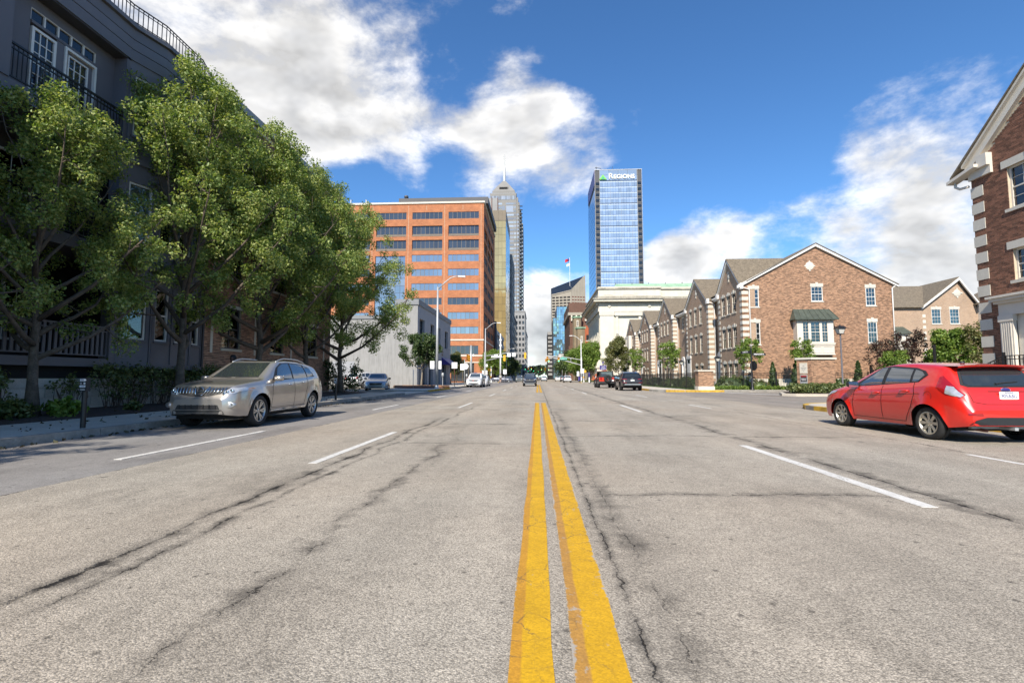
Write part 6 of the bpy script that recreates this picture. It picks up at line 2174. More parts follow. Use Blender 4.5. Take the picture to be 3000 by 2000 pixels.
# ------------------------------------------------------------------ vehicles
def paint(name, col, metal=.0, rough=.25, flake=.0):
    m, t, pb = new_mat(name)
    tcn = t.node('ShaderNodeTexCoord')
    f = t.ramp(t.noise(tcn.outputs['Object'], 1.4, 4.0, .6), .3, .7, .95, 1.04)
    c = t.mix(1.0, col, t.comb(f, f, f), 'MULTIPLY')
    t.put(pb, 'Base Color', c); t.put(pb, 'Metallic', metal); t.put(pb, 'Roughness', rough)
    t.put(pb, 'Coat Weight', 1.0); t.put(pb, 'Coat Roughness', .04)
    n = t.noise(tcn.outputs['Object'], 2.2, 2.0, .5)
    t.l.new(t.bump(n, .05, .02), pb.inputs['Normal'])
    return m


paint('paint_red', (.60, .016, .008), 0.0, .35)
paint('paint_champagne', (.46, .425, .385), .70, .30)
paint('paint_silver', (.33, .36, .40), .7, .3)
paint('paint_white', (.68, .68, .67), 0.0, .35)
paint('paint_navy', (.012, .016, .028), .3, .3)
paint('paint_black', (.008, .008, .009), .1, .3)
paint('paint_jeep', (.50, .035, .012), 0.0, .3)
paint('paint_slate', (.14, .145, .17), .6, .3)
paint('paint_green_grey', (.22, .24, .23), .6, .3)
mat('tyre', (.018, .018, .018), .85, var=.2, vs=20, bump=.4, bs=90, local=True)
mat('alloy', (.50, .50, .49), .32, metal=.8, var=.1, vs=10, local=True)
mat('alloy_warm', (.50, .47, .40), .35, metal=.7, var=.15, vs=12, local=True)
mat('alloy_dark', (.05, .05, .05), .4, metal=.5, var=.1, local=True)
mat('chrome', (.75, .75, .75), .10, metal=1.0, var=0)
mat('plastic_black', (.018, .018, .019), .55, var=.1, vs=8, local=True)
mat('seam_black', (.006, .006, .006), .8, var=0)
mat('lamp_red', (.32, .006, .008), .12, var=0, coat=1.0)
mat('lamp_clear', (.55, .56, .57), .10, metal=.45, var=.15, vs=14, coat=1.0, local=True)
mat('lamp_amber', (.55, .16, .02), .15, var=0, coat=1.0)
mat('car_interior', (.03, .03, .032), .8, var=.1)
glass_mat('car_glass', (.022, .028, .030), 0.0, .02, tilt=0, ior=1.6, wob=0, rnd=0, coat=.6)
glass_mat('car_glass_side', (.05, .065, .08), 0.0, .02, tilt=0, ior=1.9, wob=0, rnd=0, coat=.6)


def interp_smooth(pts, xs, k=3):
    p = np.asarray(pts, float)
    fine = np.arange(xs[0] - .3, xs[-1] + .3, .01)
    y = np.interp(fine, p[:, 0], p[:, 1])
    for _ in range(2):
        ker = np.ones(2 * k + 1) / (2 * k + 1)
        yy = np.pad(y, k, mode='edge')
        y = np.convolve(yy, ker, 'valid')
    return np.interp(xs, fine, y)


class Car:
    """shell lofted from side-view and plan curves; front at y=-L/2 (faces -Y), ground z=0"""
    def __init__(s, P):
        s.P = P
        L = P['L']
        st = np.concatenate([[0, .012, .03, .055, .085, .12], np.arange(.16, L - .15, .04), [L - .12, L - .085, L - .055, L - .03, L - .012, L]])
        zt = interp_smooth(P['top'], st, P.get('ks', 4)); zb = interp_smooth(P['belt'], st, 6); hw = interp_smooth(P['hw'], st, 3); zl = interp_smooth(P['low'], st, 4)
        RA = P['R'] + .055
        base_low = zl.copy()
        for yc in (P['yf'], P['yr']):
            d = st - yc
            msk = np.abs(d) < RA
            arch = P['R'] + np.sqrt(np.maximum(0, RA ** 2 - d ** 2))
            zl = np.where(msk, np.maximum(zl, arch), zl)
        s.st = st
        V = []; n = None
        for i, y in enumerate(st):
            w = hw[i]; a = zl[i]; b = max(zb[i], a + .05); t = max(zt[i], b + .012)
            h = t - b
            tum = P.get('tum', .36)
            flare = 0.0
            for yc in (P['yf'], P['yr']):
                q = abs(y - yc)
                if q < RA + .16:
                    flare = max(flare, P.get('flare', .028) * min(1, (RA + .16 - q) / .14))
            bl = base_low[i]
            pr = []
            for (fx, fz) in ((.915, 0), (.965, .12), (.990, .30), (1.0, .50), (.998, .66), (.985, .82), (.972, .90), (.955, .965), (.935, 1.0)):
                z = a + (b - a) * fz
                # width depends on the height in the panel, not on the arch
                q = min(1, max(0, (z - bl) / max(.01, b - bl)))
                wx = np.interp(q, (0, .12, .30, .50, .66, .82, .90, .965, 1.0), (.93, .968, .990, 1.0, .998, .984, .972, .955, .935))
                pr.append((w * wx + flare * max(0, 1 - abs(z - a) / .16), z))
            cr = min(P.get('crown', .07), .35 * h + .008)
            xr = max(.12, w * .93 - tum * h); zr = t - cr
            x6, z6 = pr[-1]
            for f in (.25, .5, .75, 1.0):
                bulge = math.sin(f * math.pi) * .02 * min(1, h * 2)
                pr.append((x6 + (xr - x6) * f + bulge, z6 + (zr - z6) * f))
            for (fx, fz) in ((.965, .38), (.90, .62), (.75, .84), (.5, .95), (.25, .99), (0.0, 1.0)):
                pr.append((xr * fx, zr + (t - zr) * fz))
            n = len(pr)
            V += [(x, y - L / 2, z) for x, z in pr] + [(-x, y - L / 2, z) for x, z in pr[:-1]]
        s.V = V
        m = 2 * n - 1
        F = []
        right = list(range(n)); left = [n - 1] + list(range(2 * n - 2, n - 1, -1))
        ring = right + left[1:]           # right bottom -> top -> left bottom
        for i in range(len(st) - 1):
            for k in range(len(ring) - 1):
                a, b = ring[k], ring[k + 1]
                F.append((i * m + a, i * m + b, (i + 1) * m + b, (i + 1) * m + a))
        F.append(tuple(ring)); F.append(tuple((len(st) - 1) * m + q for q in reversed(ring)))
        s.F = F
        s.bvh = BVHTree.FromPolygons([Vector(v) for v in V], F)

    def body(s, mb):
        mb.add(s.V, s.F)

    def hit(s, view, u, v):
        L = s.P['L']
        if view == 'L': o, d = Vector((5, u - L / 2, v)), Vector((-1, 0, 0))      # +x side
        elif view == 'R': o, d = Vector((-5, u - L / 2, v)), Vector((1, 0, 0))
        elif view == 'F': o, d = Vector((u, -6, v)), Vector((0, 1, 0))
        elif view == 'B': o, d = Vector((u, 6, v)), Vector((0, -1, 0))
        else: o, d = Vector((u, v - L / 2, 5)), Vector((0, 0, -1))
        loc, nor, _, _ = s.bvh.ray_cast(o, d)
        if loc is None:
            loc, nor, _, _ = s.bvh.find_nearest(o + d * (5 - .75))
        if nor.dot(d) > 0:
            nor = -nor
        return loc, nor

    def patch(s, mb, view, poly, off=.006, nr=8, nc=8, mi=0):
        """a panel following the body inside a 2-D outline (rows by v)"""
        vs = sorted(set([round(p[1], 4) for p in poly] + [round(min(p[1] for p in poly) + (max(p[1] for p in poly) - min(p[1] for p in poly)) * i / nr, 4) for i in range(nr + 1)]))
        rows = []
        vmin, vmax = vs[0], vs[-1]
        for v in vs:
            ve = min(max(v, vmin + 1e-5), vmax - 1e-5)
            xs = []
            for (x0, y0), (x1, y1) in zip(poly, poly[1:] + poly[:1]):
                if (y0 - ve) * (y1 - ve) <= 0 and abs(y1 - y0) > 1e-9:
                    xs.append(x0 + (x1 - x0) * (ve - y0) / (y1 - y0))
            if len(xs) < 2:
                continue
            a, b = min(xs), max(xs)
            row = []
            for i in range(nc + 1):
                l, nn = s.hit(view, a + (b - a) * i / nc, ve)
                row.append(l + nn * off)
            rows.append(row)
        base_ = len(mb.v)
        P = [p for r in rows for p in r]
        fs = []
        for j in range(len(rows) - 1):
            for i in range(nc):
                a = j * (nc + 1) + i
                fs.append((a, a + 1, a + nc + 2, a + nc + 1))
        mb.add(P, fs, mi)
        return mb

    def line(s, mb, view, pts, wid=.010, off=.003, n=10):
        q = []
        for (a, b) in zip(pts, pts[1:]):
            for i in range(n):
                t = i / n
                q.append((a[0] + (b[0] - a[0]) * t, a[1] + (b[1] - a[1]) * t))
        q.append(pts[-1])
        L3 = [s.hit(view, *p) for p in q]
        for i in range(len(L3) - 1):
            (p0, n0), (p1, n1) = L3[i], L3[i + 1]
            if (p1 - p0).length > .3 or (p1 - p0).length < 1e-6:
                continue
            sd_ = (p1 - p0).normalized().cross(n0) * wid * .5
            mb.quad(p0 - sd_ + n0 * off, p0 + sd_ + n0 * off, p1 + sd_ + n1 * off, p1 - sd_ + n1 * off)


def wheel_meshes(Rt, w, rim_r, spokes, m, kind='pair', key=''):
    k = ('wheel', Rt, w, rim_r, spokes, m, kind)
    if k in CACHE:
        return CACHE[k]
    ty = MB()
    ty.lathe([(rim_r, -w * .40), (rim_r + .012, -w * .47), ((rim_r + Rt) / 2, -w * .52), (Rt - .030, -w * .49), (Rt - .008, -w * .40), (Rt, -w * .26), (Rt, -w * .06), (Rt - .008, -w * .05), (Rt - .008, -w * .02), (Rt, 0),
              (Rt, w * .26), (Rt - .008, w * .40), (Rt - .030, w * .49), ((rim_r + Rt) / 2, w * .52), (rim_r + .012, w * .47), (rim_r, w * .40)], 36, axis='x')
    tm = ty.mesh('wheel', 'tyre', smooth=True, angle=50)
    ri = MB()
    ri.lathe([(rim_r + .004, w * .44), (rim_r - .012, w * .45), (rim_r - .020, w * .40), (rim_r - .03, w * .10), (rim_r - .03, -w * .4)], 36, axis='x')
    ri.lathe([(.0, w * .34), (.035, w * .34), (.055, w * .30), (.055, w * .1)], 16, axis='x')
    for i in range(spokes):
        a = 2 * math.pi * i / spokes
        da = [0.0] if kind == 'single' else [-.17, .17]
        for e in da:
            c, s_ = math.cos(a), math.sin(a)
            c2, s2 = math.cos(a + e), math.sin(a + e)
            r0, r1 = .045, rim_r - .012
            p0 = Vector((w * .30, c * r0, s_ * r0)); p1 = Vector((w * .40, c2 * r1, s2 * r1))
            t = (p1 - p0).normalized(); sd_ = Vector((1, 0, 0)).cross(t).normalized()
            w0, w1 = (.024, .030) if kind == 'single' else (.018, .022)
            th = Vector((-.035, 0, 0))
            ri.hexa([p0 - sd_ * w0, p0 + sd_ * w0, p1 + sd_ * w1, p1 - sd_ * w1, p0 - sd_ * w0 + th, p0 + sd_ * w0 + th, p1 + sd_ * w1 + th, p1 - sd_ * w1 + th])
    for i in range(5):
        a = 2 * math.pi * i / 5 + .3
        ri.lathe([(0, w * .36), (.010, w * .36), (.010, w * .30)], 6, (0, math.cos(a) * .052, math.sin(a) * .052), axis='x')
    rm = ri.mesh('rim', m, smooth=True, angle=30)
    bk = MB(); bk.lathe([(0, -w * .05), (rim_r - .03, -w * .05)], 24, axis='x'); bk.lathe([(0, .015), (rim_r * .62, .015), (rim_r * .62, -.01)], 24, axis='x')
    bm = bk.mesh('brake', 'alloy_dark')
    CACHE[k] = (tm, rm, bm)
    return CACHE[k]


def build_car(name, label, cat, P, loc, rotz, col, parts=True, group=None):
    c = Car(P)
    L = P['L']
    root = thing(name, label, cat, (0, 0, 0), 0, group)
    mb = MB(); c.body(mb)
    body = mb.build('body', col, root, smooth=True, angle=P.get('sharp', 38))
    # underside and wheel wells
    un = MB()
    un.box(-P['hw'][len(P['hw']) // 2][1] * .80, P['hw'][len(P['hw']) // 2][1] * .80, -L / 2 + .35, L / 2 - .35, P.get('clear', .20), P['R'] + .30)
    for yc in (P['yf'], P['yr']):
        un.lathe([(P['R'] + .05, -P['track'] - .06), (P['R'] + .05, P['track'] + .02)], 20, (0, yc - L / 2, P['R']), axis='x')
    un.v = [(v[0], v[1], max(v[2], P.get('clear', .20) + .02)) for v in un.v]
    un.build('underbody', 'seam_black', root)
    tm, rm, bm = wheel_meshes(P['R'], P['tw'], P['rim'], P['spokes'], P['rimm'], P.get('kind', 'pair'))
    for sx in (1, -1):
        for yc in (P['yf'], P['yr']):
            o = place('wheel', tm, root, (sx * P['track'], yc - L / 2, P['R']))
            if sx < 0:
                o.rotation_euler = (0, 0, math.pi)
            if yc == P['yf'] and P.get('steer'):
                o.rotation_euler.z += P['steer']
            place('rim', rm, o); place('brake_disc', bm, o)
    def pane(nm, view, poly, m, off=.006, nr=8, nc=10, parent=None):
        q = MB(); c.patch(q, view, poly, off, nr, nc)
        return q.build(nm, m, parent or root, smooth=True)
    for (nm, view, poly, m, off) in P.get('patches', []):
        if view == 'S':
            pane(nm, 'L', poly, m, off); pane(nm, 'R', poly, m, off)
        elif view == 'FF' or view == 'BB':
            pane(nm, view[0], poly, m, off); pane(nm, view[0], [(-x, z) for x, z in poly], m, off)
        else:
            pane(nm, view, poly, m, off)
    sm = MB()
    for (view, pts, wid) in P.get('lines', []):
        for vv in (('L', 'R') if view == 'S' else (view,)):
            c.line(sm, vv, pts, wid)
    if sm.f:
        sm.build('panel_gap', 'seam_black', root)
    # door handles
    for (s_, z) in P.get('handles', []):
        for vv in ('L', 'R'):
            p, nn = c.hit(vv, s_, z)
            h = MB()
            h.tube([p + Vector((0, -.10, 0)) + nn * .004, p + Vector((0, -.07, 0)) + nn * .035, p + Vector((0, .07, .006)) + nn * .035, p + Vector((0, .11, .006)) + nn * .004], [.012, .016, .016, .012], 6)
            h.build('door_handle', P.get('handle_m', col), root, smooth=True)
    # mirrors
    if P.get('mirror'):
        s_, z, mm = P['mirror']
        for sx in (1, -1):
            p, nn = c.hit('L' if sx > 0 else 'R', s_, z)
            q = MB()
            b0 = p + Vector((sx * .12, -.02, .05))
            vs = []
            for (fy, sc) in ((-.09, .55), (-.06, .88), (0.0, 1.0), (.045, .98)):
                for k in range(10):
                    a = 2 * math.pi * k / 10
                    ca, sa = math.cos(a), math.sin(a)
                    ca = math.copysign(abs(ca) ** .6, ca); sa = math.copysign(abs(sa) ** .6, sa)
                    vs.append(b0 + Vector((ca * .115 * sc, fy, sa * .072 * sc)))
            fs = [(j * 10 + k, j * 10 + (k + 1) % 10, (j + 1) * 10 + (k + 1) % 10, (j + 1) * 10 + k) for j in range(3) for k in range(10)] + [tuple(range(9, -1, -1)), tuple(range(30, 40))]
            q.add(vs, fs)
            q.tube([p - nn * .03, b0 + Vector((-sx * .05, 0, -.045))], [.028, .022], 6)
            mo = q.build('side_mirror', mm, root, smooth=True, angle=50)
            gl = MB(); gl.add([b0 + Vector((dx_ * .10, .047, dz_ * .06)) for dx_, dz_ in ((-1, -1), (1, -1), (1, 1), (-1, 1))], [(0, 1, 2, 3)])
            gl.build('mirror_glass', 'chrome', mo)
    if P.get('rails'):
        a, b, xo = P['rails']
        for sx in (1, -1):
            pts = []
            for i in range(9):
                s_ = a + (b - a) * i / 8
                p, nn = c.hit('T', sx * xo, s_)
                lift = .06 * min(1, min(i, 8 - i) / 1.5) + .0
                pts.append(p + Vector((0, 0, lift)))
            MB().tube(pts, .018, 8).build('roof_rail', 'alloy', root, smooth=True)
    if P.get('extra'):
        P['extra'](c, root)
    root.location = loc
    root.rotation_euler = (0, 0, rotz)
    return root, c


def plate(root, c, view, z, text, m_txt='sign_blue', w=.31, h=.155, head=None, foot=None, x=0.0):
    p, nn = c.hit(view, x, z)
    yy = -1 if view == 'F' else 1
    o = MB().box(x - w / 2, x + w / 2, min(p.y + yy * .006, p.y + yy * .016), max(p.y + yy * .006, p.y + yy * .016), z - h / 2, z + h / 2).build('licence_plate', 'sign_white', root)
    f = Fr(0, p.y + yy * .016, 0.0 if view == 'F' else math.pi)
    t = place('lettering', text_mesh(text, h * .62, m_txt, .001), o, (x, p.y + yy * .019, z - h * .02))
    t.rotation_euler = (R(90), 0, f.a); t.scale = (.78, 1, 1)
    if head:
        t = place('lettering', text_mesh(head, h * .22, m_txt, .001), o, (x, p.y + yy * .019, z + h * .38)); t.rotation_euler = (R(90), 0, f.a)
    if foot:
        MB().box(x - w * .42, x + w * .42, p.y + yy * .0165, p.y + yy * .019, z - h * .46, z - h * .34).build('plate_band', foot, o)
    return o


# ---- silver SUV, parked facing the camera on the left
def suv_extra(c, root):
    L = c.P['L']
    # V bars of the grille
    q = MB()
    for i in range(6):
        for sx in (1, -1):
            x0 = .20 + i * .075
            p0, n0 = c.hit('F', sx * x0, .925); p1, n1 = c.hit('F', sx * (x0 - .035), .80)
            q.tube([p0 + n0 * .02, p1 + n1 * .02], .013, 6)
    q.build('grille_bars', 'chrome', root, smooth=True)
    q = MB()
    for sx in (1, -1):
        pts = [c.hit('F', sx * x, z) for x, z in ((.175, .945), (.13, .86), (.085, .775))]
        q.tube([p + n * .022 for p, n in pts], .016, 6)
    pts = [c.hit('F', x, .765) for x in np.linspace(-.085, .085, 5)]
    q.tube([p + n * .02 for p, n in pts], .012, 6)
    q.build('grille_surround', 'chrome', root, smooth=True)
    p, n = c.hit('F', 0, .86)
    q = MB(); ring = [(p + n * .03 + Vector((.072 * math.cos(a), 0, .072 * math.sin(a)))) for a in np.linspace(0, 2 * math.pi, 25)]
    q.tube(ring, .012, 6, cap=False); q.box(-.088, .088, p.y - .045, p.y - .025, .846, .874)
    q.build('badge', 'chrome', root, smooth=True, angle=40)
    for sx in (1, -1):
        for (x, z, r) in ((.70, .862, .045), (.625, .835, .038), (.565, .80, .035)):
            p, n = c.hit('F', sx * x, z)
            o = MB(); o.lathe([(0, -.012), (r * .7, -.012), (r, -.004), (r, .02)], 16, (p.x, p.y - .012, p.z), axis='y'); o.build('headlight_lens', 'chrome', root, smooth=True)
        p, n = c.hit('F', sx * .70, .555)
        o = MB(); o.lathe([(.055, -.012), (.10, -.018), (.105, .02)], 20, (p.x, p.y, p.z), axis='y')
        for v in range(len(o.v)):
            x_, y_, z_ = o.v[v]; o.v[v] = (p.x + (x_ - p.x) * 1.25, y_ + abs(x_ - p.x) * .35 * (1 if (x_ - p.x) * sx > 0 else -.2), p.z + (z_ - p.z) * .62)
        o.build('fog_light_bezel', 'alloy', root, smooth=True)
        o = MB(); o.lathe([(0, -.022), (.03, -.02), (.042, 0)], 14, (p.x, p.y, p.z), axis='y'); o.build('fog_light', 'lamp_clear', root, smooth=True)
    q = MB()
    for i in range(7):
        x = -.42 + i * .14
        p, n = c.hit('F', x, .50)
        q.box(x - .006, x + .006, p.y - .03, p.y, .47, .56)
    q.build('intake_bars', 'plastic_black', root)
    # dark glass roof panel and wipers
    for sx in (1, -1):
        pts = [c.hit('F', sx * x, z) for x, z in ((.05, 1.155), (.35, 1.17), (.62, 1.175))]
        MB().tube([p + n * .018 for p, n in pts], .008, 5).build('wiper', 'plastic_black', root)


SUV = dict(L=4.79, R=.372, rim=.255, tw=.235, track=.80, yf=.955, yr=3.78, spokes=6, rimm='alloy', kind='pair', tum=.37, flare=.035, steer=.0,
           top=[(0, .66), (.02, .70), (.06, .78), (.13, .90), (.20, .985), (.30, 1.015), (.7, 1.075), (1.22, 1.135), (1.32, 1.175), (2.06, 1.585), (2.2, 1.625), (2.6, 1.655), (3.2, 1.645), (3.9, 1.575), (4.22, 1.52), (4.34, 1.46), (4.58, 1.16), (4.68, 1.02), (4.76, .86), (4.79, .70)],
           belt=[(0, .64), (.06, .74), (.2, .90), (.5, .975), (1.2, 1.055), (1.9, 1.075), (2.8, 1.10), (3.6, 1.15), (4.2, 1.22), (4.5, 1.10), (4.7, .92), (4.79, .68)],
           hw=[(0, .54), (.02, .61), (.06, .69), (.13, .765), (.26, .835), (.48, .89), (.95, .928), (1.6, .935), (3.0, .937), (3.8, .93), (4.3, .885), (4.6, .83), (4.72, .79), (4.79, .72)],
           low=[(0, .36), (.05, .33), (.3, .29), (.6, .28), (1.6, .31), (3.0, .31), (4.3, .36), (4.79, .45)],
           patches=[('windshield', 'F', [(-.60, 1.185), (.60, 1.185), (.52, 1.56), (-.52, 1.56)], 'car_glass', .006),
                    ('roof_glass', 'T', [(-.50, 2.12), (.50, 2.12), (.47, 3.55), (-.47, 3.55)], 'car_glass', .006),
                    ('side_window', 'S', [(1.75, 1.125), (2.58, 1.13), (2.63, 1.545), (2.30, 1.535), (2.02, 1.43)], 'car_glass_side', .007),
                    ('side_window', 'S', [(2.66, 1.135), (3.44, 1.175), (3.36, 1.53), (2.70, 1.548)], 'car_glass_side', .007),
                    ('quarter_window', 'S', [(3.50, 1.18), (3.86, 1.235), (3.78, 1.42), (3.43, 1.522)], 'car_glass_side', .007),
                    ('window_trim', 'S', [(1.62, 1.085), (3.95, 1.20), (3.92, 1.24), (3.76, 1.45), (3.36, 1.555), (2.66, 1.575), (2.24, 1.555), (1.95, 1.43), (1.60, 1.13)], 'plastic_black', .004),
                    ('grille', 'F', [(-.66, .935), (.66, .935), (.50, .80), (.20, .745), (-.20, .745), (-.50, .80)], 'plastic_black', .007),
                    ('headlight', 'FF', [(.50, .81), (.60, .775), (.74, .80), (.905, .905), (.84, .945), (.66, .925)], 'lamp_clear', .010),
                    ('turn_signal', 'FF', [(.865, .90), (.895, .905), (.88, .925), (.865, .92)], 'lamp_amber', .014),
                    ('bumper_intake', 'F', [(-.52, .455), (.52, .455), (.47, .555), (-.47, .555)], 'plastic_black', .006),
                    ('bumper_skid', 'F', [(-.60, .385), (.60, .385), (.56, .445), (-.56, .445)], 'alloy_dark', .006),
                    ('chin', 'F', [(-.60, .335), (.60, .335), (.60, .378), (-.60, .378)], 'plastic_black', .006),
                    ('sill_trim', 'S', [(1.42, .34), (3.34, .36), (3.34, .395), (1.42, .375)], 'chrome', .012),
                    ('taillight', 'S', [(4.30, 1.02), (4.64, .98), (4.60, 1.12), (4.42, 1.18)], 'lamp_red', .008)],
           lines=[('S', [(1.45, .42), (1.50, .9), (1.58, 1.06)], .012), ('S', [(2.62, .40), (2.64, 1.11)], .012), ('S', [(3.45, 1.17), (3.42, .95), (3.30, .75), (3.22, .42)], .012), ('S', [(1.45, .42), (3.22, .42)], .010),
                  ('T', [(-.66, .28), (-.72, .8), (-.74, 1.22)], .010), ('T', [(.66, .28), (.72, .8), (.74, 1.22)], .010), ('F', [(-.66, .955), (.66, .955)], .010)],
           handles=[(2.42, .98), (3.22, 1.03)], handle_m='chrome', mirror=(1.68, 1.10, 'paint_champagne'), rails=(2.15, 3.85, .60), extra=suv_extra)
suv_o, _ = build_car('parked_suv', 'champagne silver SUV parked at the left kerb facing the camera', 'SUV', SUV, (-7.20, 9.80 + 4.79 / 2, 0), R(.8), 'paint_champagne')
suv_o.scale = (.925, .945, .945)


# ---- red hatchback at the right, seen from behind
def hatch_extra(c, root):
    L = c.P['L']
    plate(root, c, 'B', .845, '905ABG', head='INDIANA', foot='sign_green')
    p, n = c.hit('B', 0, .955)
    o = MB(); o.lathe([(0, .02), (.05, .02), (.06, .012), (.062, 0)], 24, (0, p.y, p.z), axis='y')
    for v in range(len(o.v)):
        x_, y_, z_ = o.v[v]; o.v[v] = (x_ * 1.25, y_, p.z + (z_ - p.z) * .55)
    o.build('badge', 'sign_blue', root, smooth=True)
    q = MB(); q.tube([Vector((.078 * math.cos(a), p.y + .014, p.z + .035 * math.sin(a))) for a in np.linspace(0, 2 * math.pi, 25)], .005, 5, cap=False); q.build('badge_ring', 'chrome', root)
    # roof spoiler
    sp = MB()
    rows = []
    for x in np.linspace(-.60, .60, 13):
        e = 1 - (abs(x) / .60) ** 3 * .5
        a, _ = c.hit('T', x, 3.42)
        rows.append((a + Vector((0, 0, .004)), Vector((x, 3.80 - .06 * (1 - e) - L / 2, 1.405 - .05 * (1 - e))), Vector((x, 3.78 - .06 * (1 - e) - L / 2, 1.375 - .05 * (1 - e))), Vector((x, 3.60 - L / 2, 1.345 - .05 * (1 - e)))))
    vs = [v for r in rows for v in r]
    fs = []
    for i in range(12):
        for k in range(3):
            a = i * 4 + k
            fs.append((a, a + 1, a + 5, a + 4))
    sp.add(vs, fs); sp.build('spoiler', 'paint_red', root, smooth=True, angle=40)
    # wiper, antenna, exhaust, tow bar
    pts = [c.hit('B', x, z) for x, z in ((.10, 1.045), (.02, 1.06), (-.12, 1.075), (-.30, 1.085))]
    MB().tube([p + n * .022 for p, n in pts], [.018, .012, .010, .006], 6).build('rear_wiper', 'plastic_black', root)
    p, n = c.hit('T', 0, 3.15)
    an = MB(); an.lathe([(.045, 0), (.03, .03), (.008, .045), (0, .045)], 10, tuple(p)); an.tube([p + Vector((0, 0, .03)), p + Vector((0, .10, .075))], [.008, .004], 5); an.build('antenna', 'plastic_black', root)
    ex = MB(); ex.tube([(.32, L / 2 - .75, .25), (.34, L / 2 - .35, .24), (.36, L / 2 - .12, .235)], [.045, .03, .03], 10); ex.build('exhaust', 'rust', root, smooth=True)
    tb = MB(); tb.box(-.50, .50, L / 2 - .30, L / 2 - .24, .255, .295); tb.box(-.03, .03, L / 2 - .28, L / 2 + .02, .25, .30); tb.build('tow_bar', 'galvanised', root)
    for sx in (1, -1):
        p, n = c.hit('B', sx * .60, .50)
        pane_ = MB(); c.patch(pane_, 'B', [(sx * .50, .505), (sx * .70, .515), (sx * .71, .54), (sx * .52, .55)], .014, 4, 6); pane_.build('rear_reflector', 'lamp_red', root)
    st = place('lettering', text_mesh('SE', .06, 'chrome', .002), root, (-.62, c.hit('B', -.62, .84)[0].y + .012, .84)); st.rotation_euler = (R(90), 0, math.pi)
    q = MB(); p, n = c.hit('L', 3.38, .82)
    q.lathe([(.085, .001), (.088, .003), (.092, .001)], 24, (p.x, p.y, p.z), axis='x'); q.build('fuel_flap', 'seam_black', root)


HATCH = dict(L=4.07, R=.308, rim=.212, tw=.20, track=.745, yf=.84, yr=3.33, spokes=8, rimm='alloy_warm', kind='single', tum=.36, flare=.03, clear=.19, ks=3,
             top=[(0, .56), (.03, .62), (.09, .72), (.2, .80), (.35, .865), (.9, .985), (1.02, 1.02), (1.12, 1.07), (1.78, 1.385), (1.95, 1.43), (2.3, 1.475), (2.75, 1.482), (3.2, 1.45), (3.52, 1.405), (3.62, 1.36), (3.68, 1.29), (3.88, 1.02), (3.94, .95), (3.98, .90), (4.02, .72), (4.05, .64), (4.07, .56)],
             belt=[(0, .54), (.1, .66), (.35, .80), (.9, .90), (1.4, .945), (2.2, .975), (3.0, 1.03), (3.45, 1.07), (3.7, 1.00), (3.9, .88), (4.02, .66), (4.07, .53)],
             hw=[(0, .60), (.02, .65), (.08, .72), (.2, .785), (.45, .83), (.84, .845), (1.5, .85), (2.8, .855), (3.33, .86), (3.6, .845), (3.85, .80), (3.98, .75), (4.04, .71), (4.07, .66)],
             low=[(0, .24), (.1, .20), (.5, .19), (1.3, .21), (2.9, .23), (3.7, .26), (4.0, .31), (4.07, .33)],
             patches=[('windshield', 'F', [(-.56, 1.06), (.56, 1.06), (.50, 1.385), (-.50, 1.385)], 'car_glass', .006),
                      ('rear_window_surround', 'B', [(-.655, 1.035), (-.57, .995), (.57, .995), (.655, 1.035), (.56, 1.26), (.50, 1.345), (-.50, 1.345), (-.56, 1.26)], 'plastic_black', .006),
                      ('rear_window', 'B', [(-.60, 1.05), (-.52, 1.015), (.52, 1.015), (.60, 1.05), (.52, 1.25), (.46, 1.325), (-.46, 1.325), (-.52, 1.25)], 'car_glass', .011),
                      ('window_trim', 'S', [(1.30, .965), (3.12, 1.085), (3.30, 1.22), (3.20, 1.30), (2.95, 1.365), (2.30, 1.415), (1.98, 1.395), (1.30, 1.02)], 'plastic_black', .004),
                      ('side_window', 'S', [(1.42, 1.0), (2.14, 1.03), (2.14, 1.385), (1.98, 1.37)], 'car_glass_side', .007),
                      ('side_window', 'S', [(2.24, 1.035), (2.90, 1.075), (2.88, 1.335), (2.24, 1.385)], 'car_glass_side', .007),
                      ('quarter_window', 'S', [(2.96, 1.085), (3.10, 1.105), (3.22, 1.22), (3.12, 1.29), (2.94, 1.33)], 'car_glass_side', .007),
                      ('taillight', 'S', [(3.54, .99), (3.72, .86), (3.92, .80), (3.95, .86), (3.80, 1.02), (3.60, 1.20), (3.55, 1.18)], 'lamp_red', .008),
                      ('taillight_lens', 'S', [(3.71, .88), (3.92, .815), (3.94, .85), (3.80, 1.0), (3.70, 1.02)], 'lamp_clear', .012),
                      ('rear_bumper', 'B', [(-.69, .34), (.69, .34), (.64, .42), (.45, .475), (-.45, .475), (-.64, .42)], 'plastic_black', .012),
                      ('headlight', 'S', [(.22, .70), (.62, .80), (.72, .86), (.5, .84), (.25, .76)], 'lamp_clear', .008),
                      ('grille', 'F', [(-.42, .36), (.42, .36), (.5, .52), (-.5, .52)], 'plastic_black', .006)],
             lines=[('S', [(1.30, .30), (1.28, .60), (1.36, .95)], .012), ('S', [(2.19, .29), (2.19, 1.0)], .012), ('S', [(3.02, 1.08), (3.06, .85), (2.98, .62), (2.86, .42), (2.80, .30)], .012), ('S', [(1.30, .30), (2.80, .30)], .010),
                    ('B', [(-.62, .92), (-.60, .74), (-.40, .70), (.40, .70), (.60, .74), (.62, .92)], .010), ('B', [(-.30, .925), (.30, .925)], .016), ('S', [(1.25, .78), (2.1, .80), (3.2, .86)], .006), ('T', [(-.60, 3.40), (.60, 3.40)], .010)],
             handles=[(2.03, .845), (2.82, .90)], mirror=(1.42, .965, 'plastic_black'), extra=hatch_extra)
